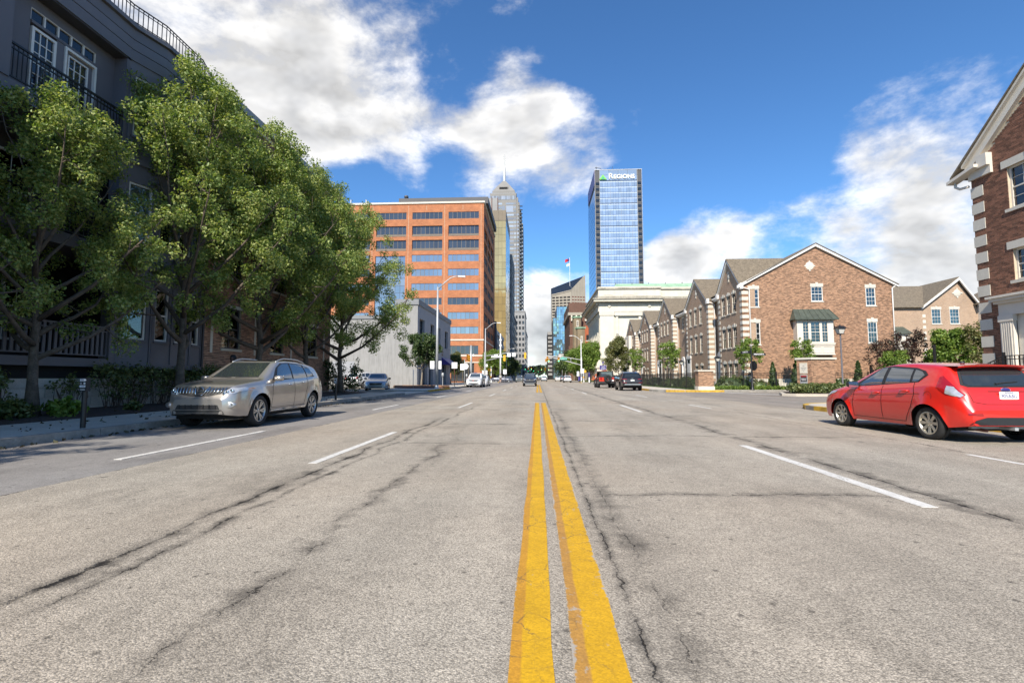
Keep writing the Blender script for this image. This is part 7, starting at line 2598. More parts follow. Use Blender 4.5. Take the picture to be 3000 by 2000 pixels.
hb_o, _ = build_car('parked_hatchback', 'bright red hatchback parked at the right edge, seen from behind', 'car', HATCH, (7.80, 8.42 + 4.07 / 2, 0), math.pi + R(.6), 'paint_red')
hb_o.scale = (.98, .985, .94)

# ---- generic shapes for the farther cars
def sedan_P(rim='alloy', extra=None, plate_front=False):
    return dict(L=4.80, R=.33, rim=.235, tw=.21, track=.79, yf=.95, yr=3.75, spokes=5, rimm=rim, tum=.42, flare=.02, clear=.18,
                top=[(0, .52), (.03, .60), (.12, .72), (.3, .80), (.9, .92), (1.35, .99), (1.45, 1.02), (2.05, 1.38), (2.3, 1.45), (2.8, 1.46), (3.3, 1.40), (4.05, 1.10), (4.2, 1.08), (4.6, 1.06), (4.7, 1.0), (4.76, .85), (4.8, .6)],
                belt=[(0, .5), (.12, .66), (.4, .76), (1.3, .90), (2.2, .93), (3.4, .98), (4.2, 1.02), (4.65, .98), (4.8, .56)],
                hw=[(0, .62), (.03, .70), (.1, .77), (.3, .86), (.6, .905), (1.2, .925), (3.5, .925), (4.2, .89), (4.6, .83), (4.75, .77), (4.8, .70)],
                low=[(0, .24), (.3, .18), (1.5, .20), (3.3, .20), (4.4, .26), (4.8, .36)],
                patches=[('windshield', 'F', [(-.64, 1.03), (.64, 1.03), (.54, 1.39), (-.54, 1.39)], 'car_glass_side', .006),
                         ('rear_window', 'B', [(-.58, 1.12), (.58, 1.12), (.50, 1.38), (-.50, 1.38)], 'car_glass', .006),
                         ('side_window', 'S', [(1.85, .985), (2.72, 1.0), (2.74, 1.38), (2.40, 1.375)], 'car_glass', .006),
                         ('side_window', 'S', [(2.80, 1.005), (3.75, 1.03), (3.35, 1.32), (2.82, 1.375)], 'car_glass', .006),
                         ('headlight', 'FF', [(.50, .60), (.80, .70), (.86, .78), (.60, .70)], 'lamp_clear', .008),
                         ('grille', 'F', [(-.44, .46), (.44, .46), (.50, .66), (-.50, .66)], 'plastic_black', .008),
                         ('bumper_intake', 'F', [(-.5, .30), (.5, .30), (.5, .38), (-.5, .38)], 'plastic_black', .006),
                         ('taillight', 'BB', [(.50, .82), (.80, .84), (.80, .98), (.50, .94)], 'lamp_red', .008)],
                lines=[('S', [(1.55, .30), (1.60, .92)], .014), ('S', [(2.76, .30), (2.76, 1.0)], .014), ('S', [(3.72, 1.0), (3.45, .6), (3.35, .3)], .014)],
                handles=[(2.55, .84), (3.5, .88)], handle_m='chrome', mirror=(1.85, .95, 'plastic_black'), extra=extra)


def bars_extra(c, root):
    q = MB()
    for z in (.50, .545, .59, .635):
        pts = [c.hit('F', x, z) for x in np.linspace(-.43, .43, 7)]
        q.tube([p + n * .014 for p, n in pts], .007, 5)
    q.build('grille_bars', 'chrome', root)


build_car('parked_sedan', 'silver grey sedan parked in the lot before the pale stucco wall', 'car', sedan_P(extra=bars_extra), (-13.45, 40.4, .035), R(14), 'paint_silver')
build_car('white_sedan', 'white sedan parked behind the white crossover on the left', 'car', sedan_P(), (-7.35, 64.6, 0), 0, 'paint_white')


def cross_P(rim='alloy', extra=None, H=1.66, tail=None, L=4.6):
    return dict(L=L, R=.36, rim=.24, tw=.23, track=.79, yf=.92, yr=L - 1.0, spokes=5, rimm=rim, tum=.34, flare=.025, clear=.22,
                top=[(0, .62), (.03, .72), (.10, .86), (.25, .97), (.8, 1.05), (1.25, 1.12), (1.35, 1.15), (1.95, H - .09), (2.2, H - .02), (3.2, H - .01), (L - .62, H - .10), (L - .5, H - .18), (L - .22, 1.15), (L - .12, 1.0), (L - .04, .85), (L, .65)],
                belt=[(0, .6), (.10, .80), (.3, .92), (1.2, 1.03), (2.2, 1.06), (L - 1, 1.12), (L - .4, 1.14), (L - .1, .92), (L, .62)],
                hw=[(0, .68), (.03, .76), (.1, .82), (.3, .88), (.6, .91), (1.2, .92), (L - 1, .92), (L - .4, .875), (L - .1, .82), (L, .74)],
                low=[(0, .30), (.3, .25), (1.5, .27), (L - 1.4, .27), (L - .4, .34), (L, .42)],
                patches=[('windshield', 'F', [(-.62, 1.165), (.62, 1.165), (.53, H - .10), (-.53, H - .10)], 'car_glass_side', .006),
                         ('rear_window', 'B', [(-.62, 1.15), (.62, 1.15), (.52, H - .20), (-.52, H - .20)], 'car_glass', .006),
                         ('side_window', 'S', [(1.70, 1.10), (2.50, 1.11), (2.52, H - .13), (2.20, H - .13)], 'car_glass', .006),
                         ('side_window', 'S', [(2.58, 1.11), (3.35, 1.14), (3.25, H - .14), (2.60, H - .13)], 'car_glass', .006),
                         ('quarter_window', 'S', [(3.42, 1.15), (L - .75, 1.18), (L - .85, H - .22), (3.35, H - .15)], 'car_glass', .006),
                         ('headlight', 'FF', [(.50, .80), (.82, .86), (.88, .95), (.55, .90)], 'lamp_clear', .009),
                         ('grille', 'F', [(-.46, .68), (.46, .68), (.54, .86), (-.54, .86)], 'plastic_black', .008),
                         ('bumper_intake', 'F', [(-.62, .36), (.62, .36), (.50, .50), (-.50, .50)], 'plastic_black', .007),
                         ('lower_trim', 'S', [(.25, .28), (L - .3, .34), (L - .3, .40), (.25, .36)], 'plastic_black', .006)] + (tail or [('taillight', 'BB', [(.55, .92), (.80, .94), (.78, 1.20), (.62, 1.12)], 'lamp_red', .009)]),
                lines=[('S', [(1.50, .42), (1.55, 1.04)], .014), ('S', [(2.54, .42), (2.54, 1.1)], .014), ('S', [(3.38, 1.13), (3.30, .8), (3.15, .42)], .014)],
                handles=[(2.38, .96), (3.2, 1.0)], mirror=(1.65, 1.08, 'plastic_black'), rails=(2.1, L - .9, .58), extra=extra)


def crv_extra(c, root):
    q = MB()
    for sx in (1, -1):
        pts = [c.hit('F', sx * x, z) for x, z in ((.08, .72), (.35, .70), (.52, .80), (.62, .86))]
        q.tube([p + n * .015 for p, n in pts], .018, 5)
        pts = [c.hit('F', sx * x, z) for x, z in ((.84, .58), (.60, .44), (.40, .36), (0.0, .33))]
        q.tube([p + n * .012 for p, n in pts], .020, 5)
    q.build('chrome_trim', 'chrome', root)
    p, n = c.hit('F', 0, .77)
    MB().box(-.10, .02, p.y - .03, p.y - .01, .70, .82).build('front_sticker', 'sign_red', root)
    o = MB().box(-.28, .10, -.25, .05, 1.66, 1.71).build('roof_box', 'sign_blue', root)


build_car('white_crossover', 'white crossover parked facing the camera on the left before the signal', 'SUV', cross_P(extra=crv_extra), (-7.25, 57.0, 0), 0, 'paint_white')


def tucson_extra(c, root):
    q = MB()
    for sx in (1, -1):
        pts = [c.hit('F', sx * x, z) for x, z in ((.80, .62), (.66, .46), (.55, .38))]
        q.tube([p + n * .015 for p, n in pts], .02, 5)
    q.build('fog_trim', 'alloy', root)
    pane_ = MB(); c.patch(pane_, 'F', [(-.60, .30), (.60, .30), (.55, .38), (-.55, .38)], .012, 3, 6); pane_.build('skid_plate', 'alloy', root)
    p, n = c.hit('F', 0, .83)
    o = MB(); o.lathe([(0, -.02), (.06, -.02), (.07, 0)], 12, (0, p.y, p.z), axis='y'); o.build('badge', 'chrome', root)


build_car('oncoming_suv', 'dark navy SUV driving towards the camera in the centre lane', 'SUV', cross_P('alloy_dark', tucson_extra, 1.68), (-1.02, 65.0, 0), 0, 'paint_navy')


def bolt_extra(c, root):
    plate(root, c, 'B', .86, 'TLI 705', 'sign_green', head='INDIANA')
    pane_ = MB(); c.patch(pane_, 'B', [(-.72, .50), (.72, .50), (.62, .58), (-.62, .58)], .012, 3, 8); pane_.build('bumper_trim', 'alloy', root)
    for sx in (1, -1):
        pane_ = MB(); c.patch(pane_, 'B', [(sx * .50, .66), (sx * .80, .68), (sx * .80, .72), (sx * .50, .70)], .010, 2, 5); pane_.build('rear_reflector', 'lamp_red', root)
    p, n = c.hit('B', 0, 1.02)
    MB().box(-.07, .07, p.y + .005, p.y + .02, 1.0, 1.04).build('badge', 'chrome', root)


build_car('black_crossover', 'black crossover parked behind the red off-roader at the right kerb', 'SUV',
          cross_P('alloy_dark', bolt_extra, 1.62, [('taillight', 'BB', [(.46, .95), (.84, .97), (.82, 1.01), (.46, .985)], 'lamp_red', .009)], 4.3), (7.95, 41.2 + 2.15, 0), math.pi, 'paint_black')


# ---- boxy red off-roader with spare wheel
def offroader():
    root = thing('red_offroader', 'boxy red off-roader with a rear spare wheel parked beyond the black crossover', 'SUV', (0, 0, 0))
    Lh = 2.1
    b = MB()
    b.box(-.78, .78, -Lh + .9, Lh - .08, .62, 1.14)      # tub
    b.box(-.62, .62, -Lh + .05, -Lh + .9, .70, 1.12)     # bonnet
    b.build('body', 'paint_jeep', root)
    h = MB()
    def ring(y, wb, wt, z0, z1):
        return [(-wb, y, z0), (wb, y, z0), (wt, y, z1), (-wt, y, z1)]
    a = ring(-Lh + 1.42, .74, .70, 1.14, 1.80); c = ring(Lh - .10, .76, .70, 1.14, 1.80)
    h.add(a + c, [(0, 1, 2, 3), (4, 7, 6, 5), (0, 4, 5, 1), (1, 5, 6, 2), (2, 6, 7, 3), (3, 7, 4, 0)])
    h.build('hard_top', 'plastic_black', root)
    MB().quad((-.72, -Lh + 1.18, 1.14), (.72, -Lh + 1.18, 1.14), (.68, -Lh + 1.40, 1.76), (-.68, -Lh + 1.40, 1.76)).build('windshield', 'car_glass', root)
    MB().box(-.56, .56, Lh - .098, Lh - .088, 1.22, 1.70).build('rear_window', 'car_glass_side', root)
    for sx in (1, -1):
        for (y0, y1) in ((-.55, .25), (.35, 1.0), (1.1, 1.85)):
            MB().add([(sx * .752, y0, 1.2), (sx * .752, y1, 1.2), (sx * .722, y1, 1.72), (sx * .722, y0 + (.12 if y0 < 0 else 0), 1.72)], [(0, 1, 2, 3)]).build('side_window', 'car_glass', root)
        for yc in (-1.27, 1.22):
            fl_ = MB(); pts = [(sx * .86, yc + .52 * math.cos(t), .40 + .50 * math.sin(t)) for t in np.linspace(.2, math.pi - .2, 9)]
            vs = []; fs = []
            for p in pts:
                vs += [(sx * .74, p[1], p[2]), (sx * .95, p[1], p[2]), (sx * .95, p[1], p[2] - .05), (sx * .74, p[1], p[2] - .05)]
            for i in range(8):
                for k in range(4):
                    fs.append((i * 4 + k, i * 4 + (k + 1) % 4, i * 4 + 4 + (k + 1) % 4, i * 4 + 4 + k))
            fl_.add(vs, fs); fl_.build('fender_flare', 'plastic_black', root)
        MB().box(sx * .60 - .09, sx * .60 + .09, Lh - .085, Lh - .04, .92, 1.14).build('taillight', 'lamp_red', root)
        MB().box(sx * .98 - .08, sx * .98 + .08, -.72, -.62, 1.18, 1.36).build('side_mirror', 'plastic_black', root)
    MB().box(-.86, .86, Lh - .08, Lh + .10, .50, .70).build('rear_bumper', 'plastic_black', root)
    MB().box(-.86, .86, -Lh - .10, -Lh + .08, .50, .70).build('front_bumper', 'plastic_black', root)
    MB().box(-.60, .60, -1.9, 1.9, .38, .62).build('chassis', 'seam_black', root)
    MB().box(-.74, -.44, Lh + .0, Lh + .012, .74, .88).build('licence_plate', 'sign_white', root)
    tm, rm, bm = wheel_meshes(.41, .27, .215, 5, 'alloy_dark', 'single')
    for sx in (1, -1):
        for yc in (-1.27, 1.22):
            o = place('wheel', tm, root, (sx * .78, yc, .41))
            if sx < 0: o.rotation_euler = (0, 0, math.pi)
            place('rim', rm, o)
    o = place('spare_wheel', tm, root, (-.10, Lh + .15, 1.02)); o.rotation_euler = (0, 0, PI2); place('rim', rm, o)
    root.location = (7.35, 52.2 + 2.1, 0); root.rotation_euler = (0, 0, math.pi)
    return root


offroader()
# ---- small cars farther down the street
FARSUV = cross_P('alloy_dark'); FARSUV['rails'] = None
build_car('white_suv', 'white SUV stopped beyond the far right intersection', 'SUV', cross_P(), (6.9, 114, 0), math.pi, 'paint_white')
build_car('crossing_sedan', 'slate sedan crossing sideways behind the pedestrian', 'car', sedan_P(), (-7.8, 107.5, 0), R(90), 'paint_slate')
build_car('crossing_sedan', 'second slate sedan crossing at the left edge of the far intersection', 'car', sedan_P(), (-13.6, 108.2, 0), R(90), 'paint_slate')
build_car('grey_suv', 'grey green SUV waiting beyond the dark oncoming SUV', 'SUV', cross_P(), (-4.4, 118, 0), 0, 'paint_green_grey')
build_car('far_dark_car', 'dark car queued behind the grey green SUV', 'car', sedan_P(), (-7.6, 126, 0), 0, 'paint_navy')
build_car('far_silver_car', 'silver car driving away near the vanishing point', 'car', sedan_P(), (2.0, 150, 0), math.pi, 'paint_silver')
build_car('far_white_car', 'white car parked far down the right kerb', 'car', sedan_P(), (6.6, 160, 0), math.pi, 'paint_white')
build_car('far_grey_suv', 'grey SUV parked far down the right kerb behind the white car', 'SUV', cross_P(), (7.2, 135, 0), math.pi, 'paint_slate')
build_car('far_black_car', 'black car far away in the middle lane', 'car', sedan_P(), (.9, 205, 0), math.pi, 'paint_black')
build_car('lot_suv', 'white SUV with a red tail lamp half hidden behind the grey sedan', 'SUV', cross_P(), (-17.6, 49.0, .035), R(160), 'paint_white')
# ------------------------------------------------------------------ street furniture
def meter_post(label, x, y):
    o = thing('kerbside_post', label, 'post', (x, y, .14), 0, 'black numbered kerbside posts')
    MB().lathe([(.045, 0), (.045, .92), (.0, .93)], 12, (x, y, .14)).build('post', 'iron_black', o, smooth=True, angle=40)
    f = Fr(x, y - .055, 0)
    MB().fbox(f, -.07, .07, -.09, .0, .84, 1.10).build('head', 'plastic_black', o)
    for (z, s) in ((1.055, 1), (.935, -1)):
        a = MB(); a.prism([f.p(-.055 * s, .001, z - .022), f.p(.045 * s, .001, z - .022), f.p(.072 * s, .001, z), f.p(.045 * s, .001, z + .022), f.p(-.055 * s, .001, z + .022)], f.n * .006)
        ao = a.build('arrow_plate', 'sign_white', o)
        lettering(o, '27582', .030, 'sign_blue', f, -.006 * s, .008, z, .0005)
    for (u, m) in ((-.035, 'lamp_clear'), (.035, 'sign_white')):
        q = f.p(u, .002, .992)
        MB().lathe([(0, -.006), (.018, -.006), (.020, 0)], 12, tuple(q), axis='y').build('sticker', m, o)
    MB().fbox(f, -.05, .05, .0, .004, .865, .878).build('plate_foot', 'sign_white', o)
    return o


meter_post('black numbered post at the left kerb nearest the camera', -8.72, 8.95)
meter_post('black numbered post at the left kerb beyond the silver SUV', -8.70, 20.6)


def street_lamp(label, x, y, h, arm, m='galvanised', name='street_lamp', lit=False, zr=.9):
    o = thing(name, label, 'street lamp', (x, y, .1), 0, 'cobra head street lamps')
    p = MB(); p.tube([(x, y, .1), (x, y, h)], [.13, .075], 12); p.build('pole', m, o, smooth=True)
    MB().lathe([(.22, .0), (.22, .05), (.17, .10), (.15, .32), (.14, .34)], 12, (x, y, .1)).build('base', m, o, smooth=True, angle=40)
    sx = 1 if arm > 0 else -1
    a = MB(); a.tube([(x, y, h - .25), (x + arm * .35, y, h + zr * .45), (x + arm * .6, y, h + zr * .85), (x + arm * .8, y, h + zr), (x + arm, y, h + zr)], [.055, .05, .045, .04, .04], 8); a.build('arm', m, o, smooth=True)
    hd = MB(); hx = x + arm
    hd.hexa([(hx - .05 * sx, y - .14, h + zr - .05), (hx + .62 * sx, y - .12, h + zr - .04), (hx + .62 * sx, y + .12, h + zr - .04), (hx - .05 * sx, y + .14, h + zr - .05),
             (hx - .05 * sx, y - .07, h + zr + .08), (hx + .55 * sx, y - .08, h + zr + .06), (hx + .55 * sx, y + .08, h + zr + .06), (hx - .05 * sx, y + .07, h + zr + .08)])
    ho = hd.build('lamp_head', m, o)
    MB().box(min(hx + .25 * sx, hx + .58 * sx), max(hx + .25 * sx, hx + .58 * sx), y - .10, y + .10, h + zr - .075, h + zr - .05).build('lamp_lens', 'lamp_clear', ho)
    return o


def sign_panel(parent, fr, u0, u1, z0, z1, m, d=.0, name='sign_panel', t=.012):
    return fbx(name, parent, fr, u0, u1, d, d + t, z0, z1, m)


l1 = street_lamp('tall galvanised street lamp at the left kerb before the stucco building', -8.78, 42.0, 9.1, 1.85)
f = Fr(-8.78, 42.0 - .14, 0)
sign_panel(l1, f, -.58, -.20, 1.85, 2.55, 'sign_back'); sign_panel(l1, f, .17, .42, 1.85, 2.55, 'sign_back')
street_lamp('galvanised street lamp carrying the left mast arm at the cross street', -8.75, 81.0, 9.4, 2.0)
street_lamp('street lamp on the far left pavement beside the garage', -9.3, 165.0, 10.5, 2.0)
street_lamp('street lamp on the far left pavement beyond the bright tree', -9.0, 140.0, 8.6, 1.8)
street_lamp('white street lamp carrying the right mast arm at the far intersection', 8.95 + .7, 108.0, 9.5, -2.0, 'white_metal')
street_lamp('distant street lamp on the right pavement by the teal tower', 9.6, 190.0, 8.4, -1.8)
street_lamp('second distant street lamp on the right pavement', 9.6, 168.0, 6.6, -1.4)


def signal_head(parent, x, y, z, face, green=True, n=3):
    """face: +1 lenses towards the camera, -1 away"""
    b = MB(); h = .33 * n
    b.box(x - .17, x + .17, y - .10, y + .10, z - h, z)
    ho = b.build('signal_head', 'signal_yellow', parent)
    for k in range(n):
        zc = z - .165 - .33 * k
        yy = y - .10 * face
        v = MB()
        pts = [(x + .14 * math.cos(t), yy - .0 * face, zc + .14 * math.sin(t)) for t in np.linspace(-.4, math.pi + .4, 10)]
        vs = []; fs = []
        for p in pts:
            vs += [p, (p[0], yy - .20 * face, p[2])]
        for i in range(9):
            fs.append((2 * i, 2 * i + 2, 2 * i + 3, 2 * i + 1))
        v.add(vs, fs); v.build('visor', 'signal_yellow', ho)
        l = MB(); l.lathe([(0, -.02 * face), (.10, -.015 * face), (.13, 0)], 14, (x, yy, zc), axis='y'); l.build('lens', 'lamp_green' if (green and k == n - 1) else 'lens_dark', ho)
    return ho


def mast_arm(label, x, y, z0, z1, xe, ze, m):
    o = thing('mast_arm', label, 'traffic signal', (x, y, .1))
    a = MB(); a.tube([(x, y, z0), (xe, y, ze)], [.085, .05], 8); a.tube([(x, y, z1), (x + (xe - x) * .5, y, z1 + (ze - z1) * .72), (xe, y, ze)], [.075, .05, .045], 8)
    for t in (.30, .55):
        a.tube([(x + (xe - x) * t, y, z0 + (ze - z0) * t), (x + (xe - x) * t, y, z1 + (ze - z1) * min(1, t * 1.35))], .035, 6)
    a.build('arm', m, o, smooth=True)
    MB().lathe([(.17, 0), (.17, z1 + .5)], 10, (x, y, .1)).build('sleeve', m, o, smooth=True)
    return o


ml = mast_arm('left truss mast arm with yellow signals and blank sign backs', -8.75, 80.6, 3.9, 4.7, -2.0, 5.35, 'galvanised')
f = Fr(0, 80.5, 0)
signal_head(ml, -2.05, 80.5, 5.25, -1, False); signal_head(ml, -5.5, 80.5, 4.85, -1, False)
sign_panel(ml, f, -7.7, -6.0, 4.45, 4.70, 'sign_back', .1); sign_panel(ml, f, -7.2, -6.6, 4.70, 4.95, 'sign_back', .1)
sign_panel(ml, f, -5.0, -4.45, 4.55, 5.15, 'sign_back', .1); sign_panel(ml, f, -4.2, -3.65, 4.6, 5.2, 'sign_back', .1)
sign_panel(ml, Fr(-8.75, 80.4, 0), .15, .45, 2.9, 3.35, 'sign_back', .05); sign_panel(ml, Fr(-8.75, 80.4, 0), -.45, -.2, 1.6, 2.3, 'sign_back', .05); sign_panel(ml, Fr(-8.75, 80.4, 0), .15, .42, 1.6, 2.3, 'sign_back', .05)
mr = mast_arm('right truss mast arm with green lit signals and a green street name sign', 9.65, 107.6, 3.85, 5.0, 2.0, 5.95, 'white_metal')
for (x, z) in ((2.15, 5.75), (1.85, 5.25), (2.45, 5.25)):
    signal_head(mr, x, 107.4, z, 1, x > 2.3 , 3 if x == 2.15 else 2)
signal_head(mr, 4.65, 107.4, 5.6, 1, True)
f = Fr(0, 107.3, 0)
sn = sign_panel(mr, f, 4.95, 6.5, 5.05, 5.45, 'sign_green', .05, 'street_name_sign'); sign_panel(mr, f, 5.3, 5.85, 5.45, 5.62, 'sign_green', .05, 'block_number_sign')
lettering(mr, 'ALABAMA St', .27, 'sign_white', f, 5.72, .068, 5.25, .002, .004)
# far signals down the street
for (lab, x, y, xe) in [('distant mast arm with signals left of the vanishing point', -8.9, 235.0, -3.0), ('distant mast arm with signals right of the vanishing point', 9.4, 250.0, 2.0), ('most distant mast arm with signals over the street', 9.4, 330.0, .5), ('far dark mast arm on the left by the pale tower', -9.0, 300.0, -2.5)]:
    o = mast_arm(lab, x, y, 4.6, 5.4, xe, 6.2, 'iron_black')
    for k in range(3):
        signal_head(o, xe + (x - xe) * .25 * k, y - .2, 6.0, 1, k != 1)


def sign_post(name, label, x, y, h, panels, m='galvanised', z=.1, rr=.035, cat='sign'):
    o = thing(name, label, cat, (x, y, z))
    MB().tube([(x, y, z), (x, y, z + h)], rr, 8).build('post', m, o, smooth=True)
    f = Fr(x, y - rr - .004, 0)
    for (u0, u1, z0, z1, mm) in panels:
        sign_panel(o, f, u0, u1, z0, z1, mm)
    return o, f


sign_post('sign_post', 'blank white sign back on a rusty post beside the planter tree', -8.95, 52.0, 2.75, [(-.30, .30, 2.1, 2.75, 'sign_back')], 'rust')
o, f = sign_post('sign_post', 'blank white sign back with round plate on a grey post at the left kerb', -8.7, 57.5, 3.2, [(-.50, -.05, 2.0, 2.75, 'sign_back')])
MB().lathe([(0, -.01), (.36, -.01), (.36, .01), (0, .01)], 24, (f.o.x + .12, f.o.y + .02, 2.45), axis='y').build('round_plate', 'sign_back', o)
for i, (x, y, lab) in enumerate([(-8.85, 45.0, 'grey parking meter beside the tall left street lamp'), (-8.8, 60.0, 'grey parking meter in front of the white crossover')]):
    o = thing('parking_meter', lab, 'parking meter', (x, y, .14), 0, 'parking meters on the left kerb')
    MB().tube([(x, y, .14), (x, y, 1.2)], .035, 8).build('post', 'galvanised', o)
    MB().lathe([(.07, 1.2), (.12, 1.28), (.12, 1.45), (.09, 1.54), (0, 1.57)], 10, (x, y, 0)).build('head', 'galvanised', o, smooth=True)
sign_post('lot_post', 'thin grey post at the edge of the timber planter', -11.2, 43.3, 1.75, [], 'galvanised', rr=.03, cat='post')
# signal pole on the near left corner
o = thing('signal_pole', 'stout grey signal pole with a yellow signal head before the orange block', 'traffic signal', (-10.9, 79.0, .1))
MB().tube([(-10.9, 79, .1), (-10.9, 79, 4.9), (-10.9, 79, 5.0), (-10.9, 79, 6.4)], [.22, .20, .12, .10], 10).build('pole', 'galvanised', o, smooth=True)
signal_head(o, -11.45, 79, 4.9, 1, False); signal_head(o, -11.15, 78.8, 4.75, 1, False)
MB().box(-10.6, -10.4, 78.9, 79.0, 4.6, 4.95).build('sensor_box', 'sign_white', o)
# pale utility pole at the far left corner
o = thing('utility_pole', 'tall pale utility pole standing behind the mast arm', 'pole', (-8.15, 106.5, .1))
MB().tube([(-8.15, 106.5, .1), (-8.15, 106.5, 10.8)], [.20, .13], 10).build('pole', 'white_metal', o, smooth=True)
for z in (8.0, 9.2, 5.8):
    MB().box(-8.4, -7.9, 106.25, 106.4, z, z + .35).build('pole_band', 'white_metal', o)


def ped_signal(label, x, y, sx=1):
    o = thing('pedestrian_signal', label, 'traffic signal', (x, y, .1), 0, 'pedestrian signal posts')
    MB().tube([(x, y, .1), (x, y, .5), (x, y, .55), (x, y, 3.0)], [.18, .12, .07, .06], 8).build('post', 'white_metal', o, smooth=True)
    MB().box(min(x + .08 * sx, x + .50 * sx), max(x + .08 * sx, x + .50 * sx), y - .15, y + .15, 2.2, 2.7).build('signal_box', 'signal_yellow', o)
    MB().box(x - .16, x + .05, y - .12, y + .12, 1.05, 1.35).build('push_button', 'signal_yellow', o)
    return o


ped_signal('white post with a yellow pedestrian signal left of the pedestrian', -7.95 + .0, 88.0 - 5, -1)
ped_signal('white post with a yellow pedestrian signal at the far right corner', 9.9 + .1, 106.0, 1)


def one_way(label, x, y, h, w=.75, z0=1.9):
    o, f = sign_post('one_way_sign', label, x, y, h, [(-w / 2, w / 2, z0, z0 + 1.0, 'sign_white')], 'galvanised')
    lettering(o, 'ONE', .26, 'sign_black', f, 0, .014, z0 + .78, .002, .006); lettering(o, 'WAY', .26, 'sign_black', f, 0, .014, z0 + .50, .002, .006)
    a = MB(); a.prism([f.p(u * w / .75, .013, z0 + .20 + v) for u, v in ((-.30, -.04), (.08, -.04), (.08, -.11), (.31, .0), (.08, .11), (.08, .04), (-.30, .04))], f.n * .002); a.build('arrow', 'sign_black', o)
    return o


one_way('white ONE WAY sign beside the far left tree', -7.15, 106.0, 3.0)
one_way('larger white ONE WAY sign in the yellow kerbed bed at the far right', 9.75, 104.9 + 1.6, 3.1, .80, 2.05)
one_way('small white ONE WAY sign fixed by the right mast pole', 8.85, 107.0, 2.5, .55, 1.45)
# blue wayfinding sign
o, f = sign_post('wayfinding_sign', 'blue wayfinding sign with white lines of text before the temple', 10.0, 75.0, 3.6, [(-.50, .50, 2.35, 3.0, 'sign_blue'), (-.12, .12, 3.25, 3.55, 'sign_blue')], 'iron_black')
MB().fbox(f, -.44, .44, 0, .012, 2.28, 2.35).build('scalloped_edge', 'sign_blue', o)
for i, (wd, z) in enumerate(((.70, 2.88), (.40, 2.72), (.62, 2.56), (.66, 2.42))):
    lettering(o, ('Arts District', 'Mass Ave', 'State Capitol', 'War Memorial')[i], .13, 'sign_white', f, .05, .014, z, .001, .001)
# mailbox, blue post, black stick post
o = thing('mailbox', 'dark blue mailbox at the far right corner', 'mailbox', (8.9 + 1.0, 116, .1))
mbx = MB(); pr = [(9.6, 115.7, .35), (10.2, 115.7, .35), (10.2, 115.7, 1.05)] + [(9.9 + .3 * math.cos(t), 115.7, 1.05 + .3 * math.sin(t)) for t in np.linspace(0, math.pi, 9)] + [(9.6, 115.7, 1.05)]
mbx.prism(pr, (0, .6, 0)); mbx.build('box', 'sign_blue', o)
for x in (9.65, 10.15):
    MB().box(x - .04, x + .04, 115.75, 115.85, .1, .35).build('leg', 'sign_blue', o)
o = thing('blue_post', 'blue topped white post at the edge of the yellow kerbed bed', 'post', (10.9, 103.5, .1))
MB().lathe([(.14, .1), (.14, 1.2), (.16, 1.22)], 12, (10.9, 103.5, 0)).build('post', 'sign_white', o); MB().lathe([(.17, 1.2), (.17, 2.0), (.10, 2.2), (0, 2.25)], 12, (10.9, 103.5, 0)).build('cap', 'sign_blue', o)
o = thing('black_stake_post', 'thin black numbered post beyond the red off-roader', 'post', (9.7, 82.0, .14)); MB().tube([(9.7, 82, .14), (9.7, 82, 1.3)], .05, 8).build('post', 'iron_black', o); MB().box(9.63, 9.77, 81.9, 82.0, 1.0, 1.35).build('head', 'galvanised', o)

# ------------------------------------------------------------------ planter and pedestrian
o = thing('timber_planter', 'low weathered timber planter bed round the small olive tree', 'planter', (-11.0, 45.6, .1))
rg = random.Random(3)
for k in range(10):
    a0 = 2 * math.pi * k / 10; a1 = 2 * math.pi * (k + 1) / 10
    p0 = Vector((-11 + 2.6 * math.cos(a0), 45.6 + 1.6 * math.sin(a0), .13)); p1 = Vector((-11 + 2.6 * math.cos(a1), 45.6 + 1.6 * math.sin(a1), .13 + rg.uniform(0, .05)))
    MB().tube([p0 + Vector((0, 0, .13)), p1 + Vector((0, 0, .13))], [.13, .12], 6).build('log', 'timber', o)
MB().lathe([(2.5, .12), (2.3, .26), (0, .38)], 16, (-11, 45.6, 0)).build('soil', 'rust', o)


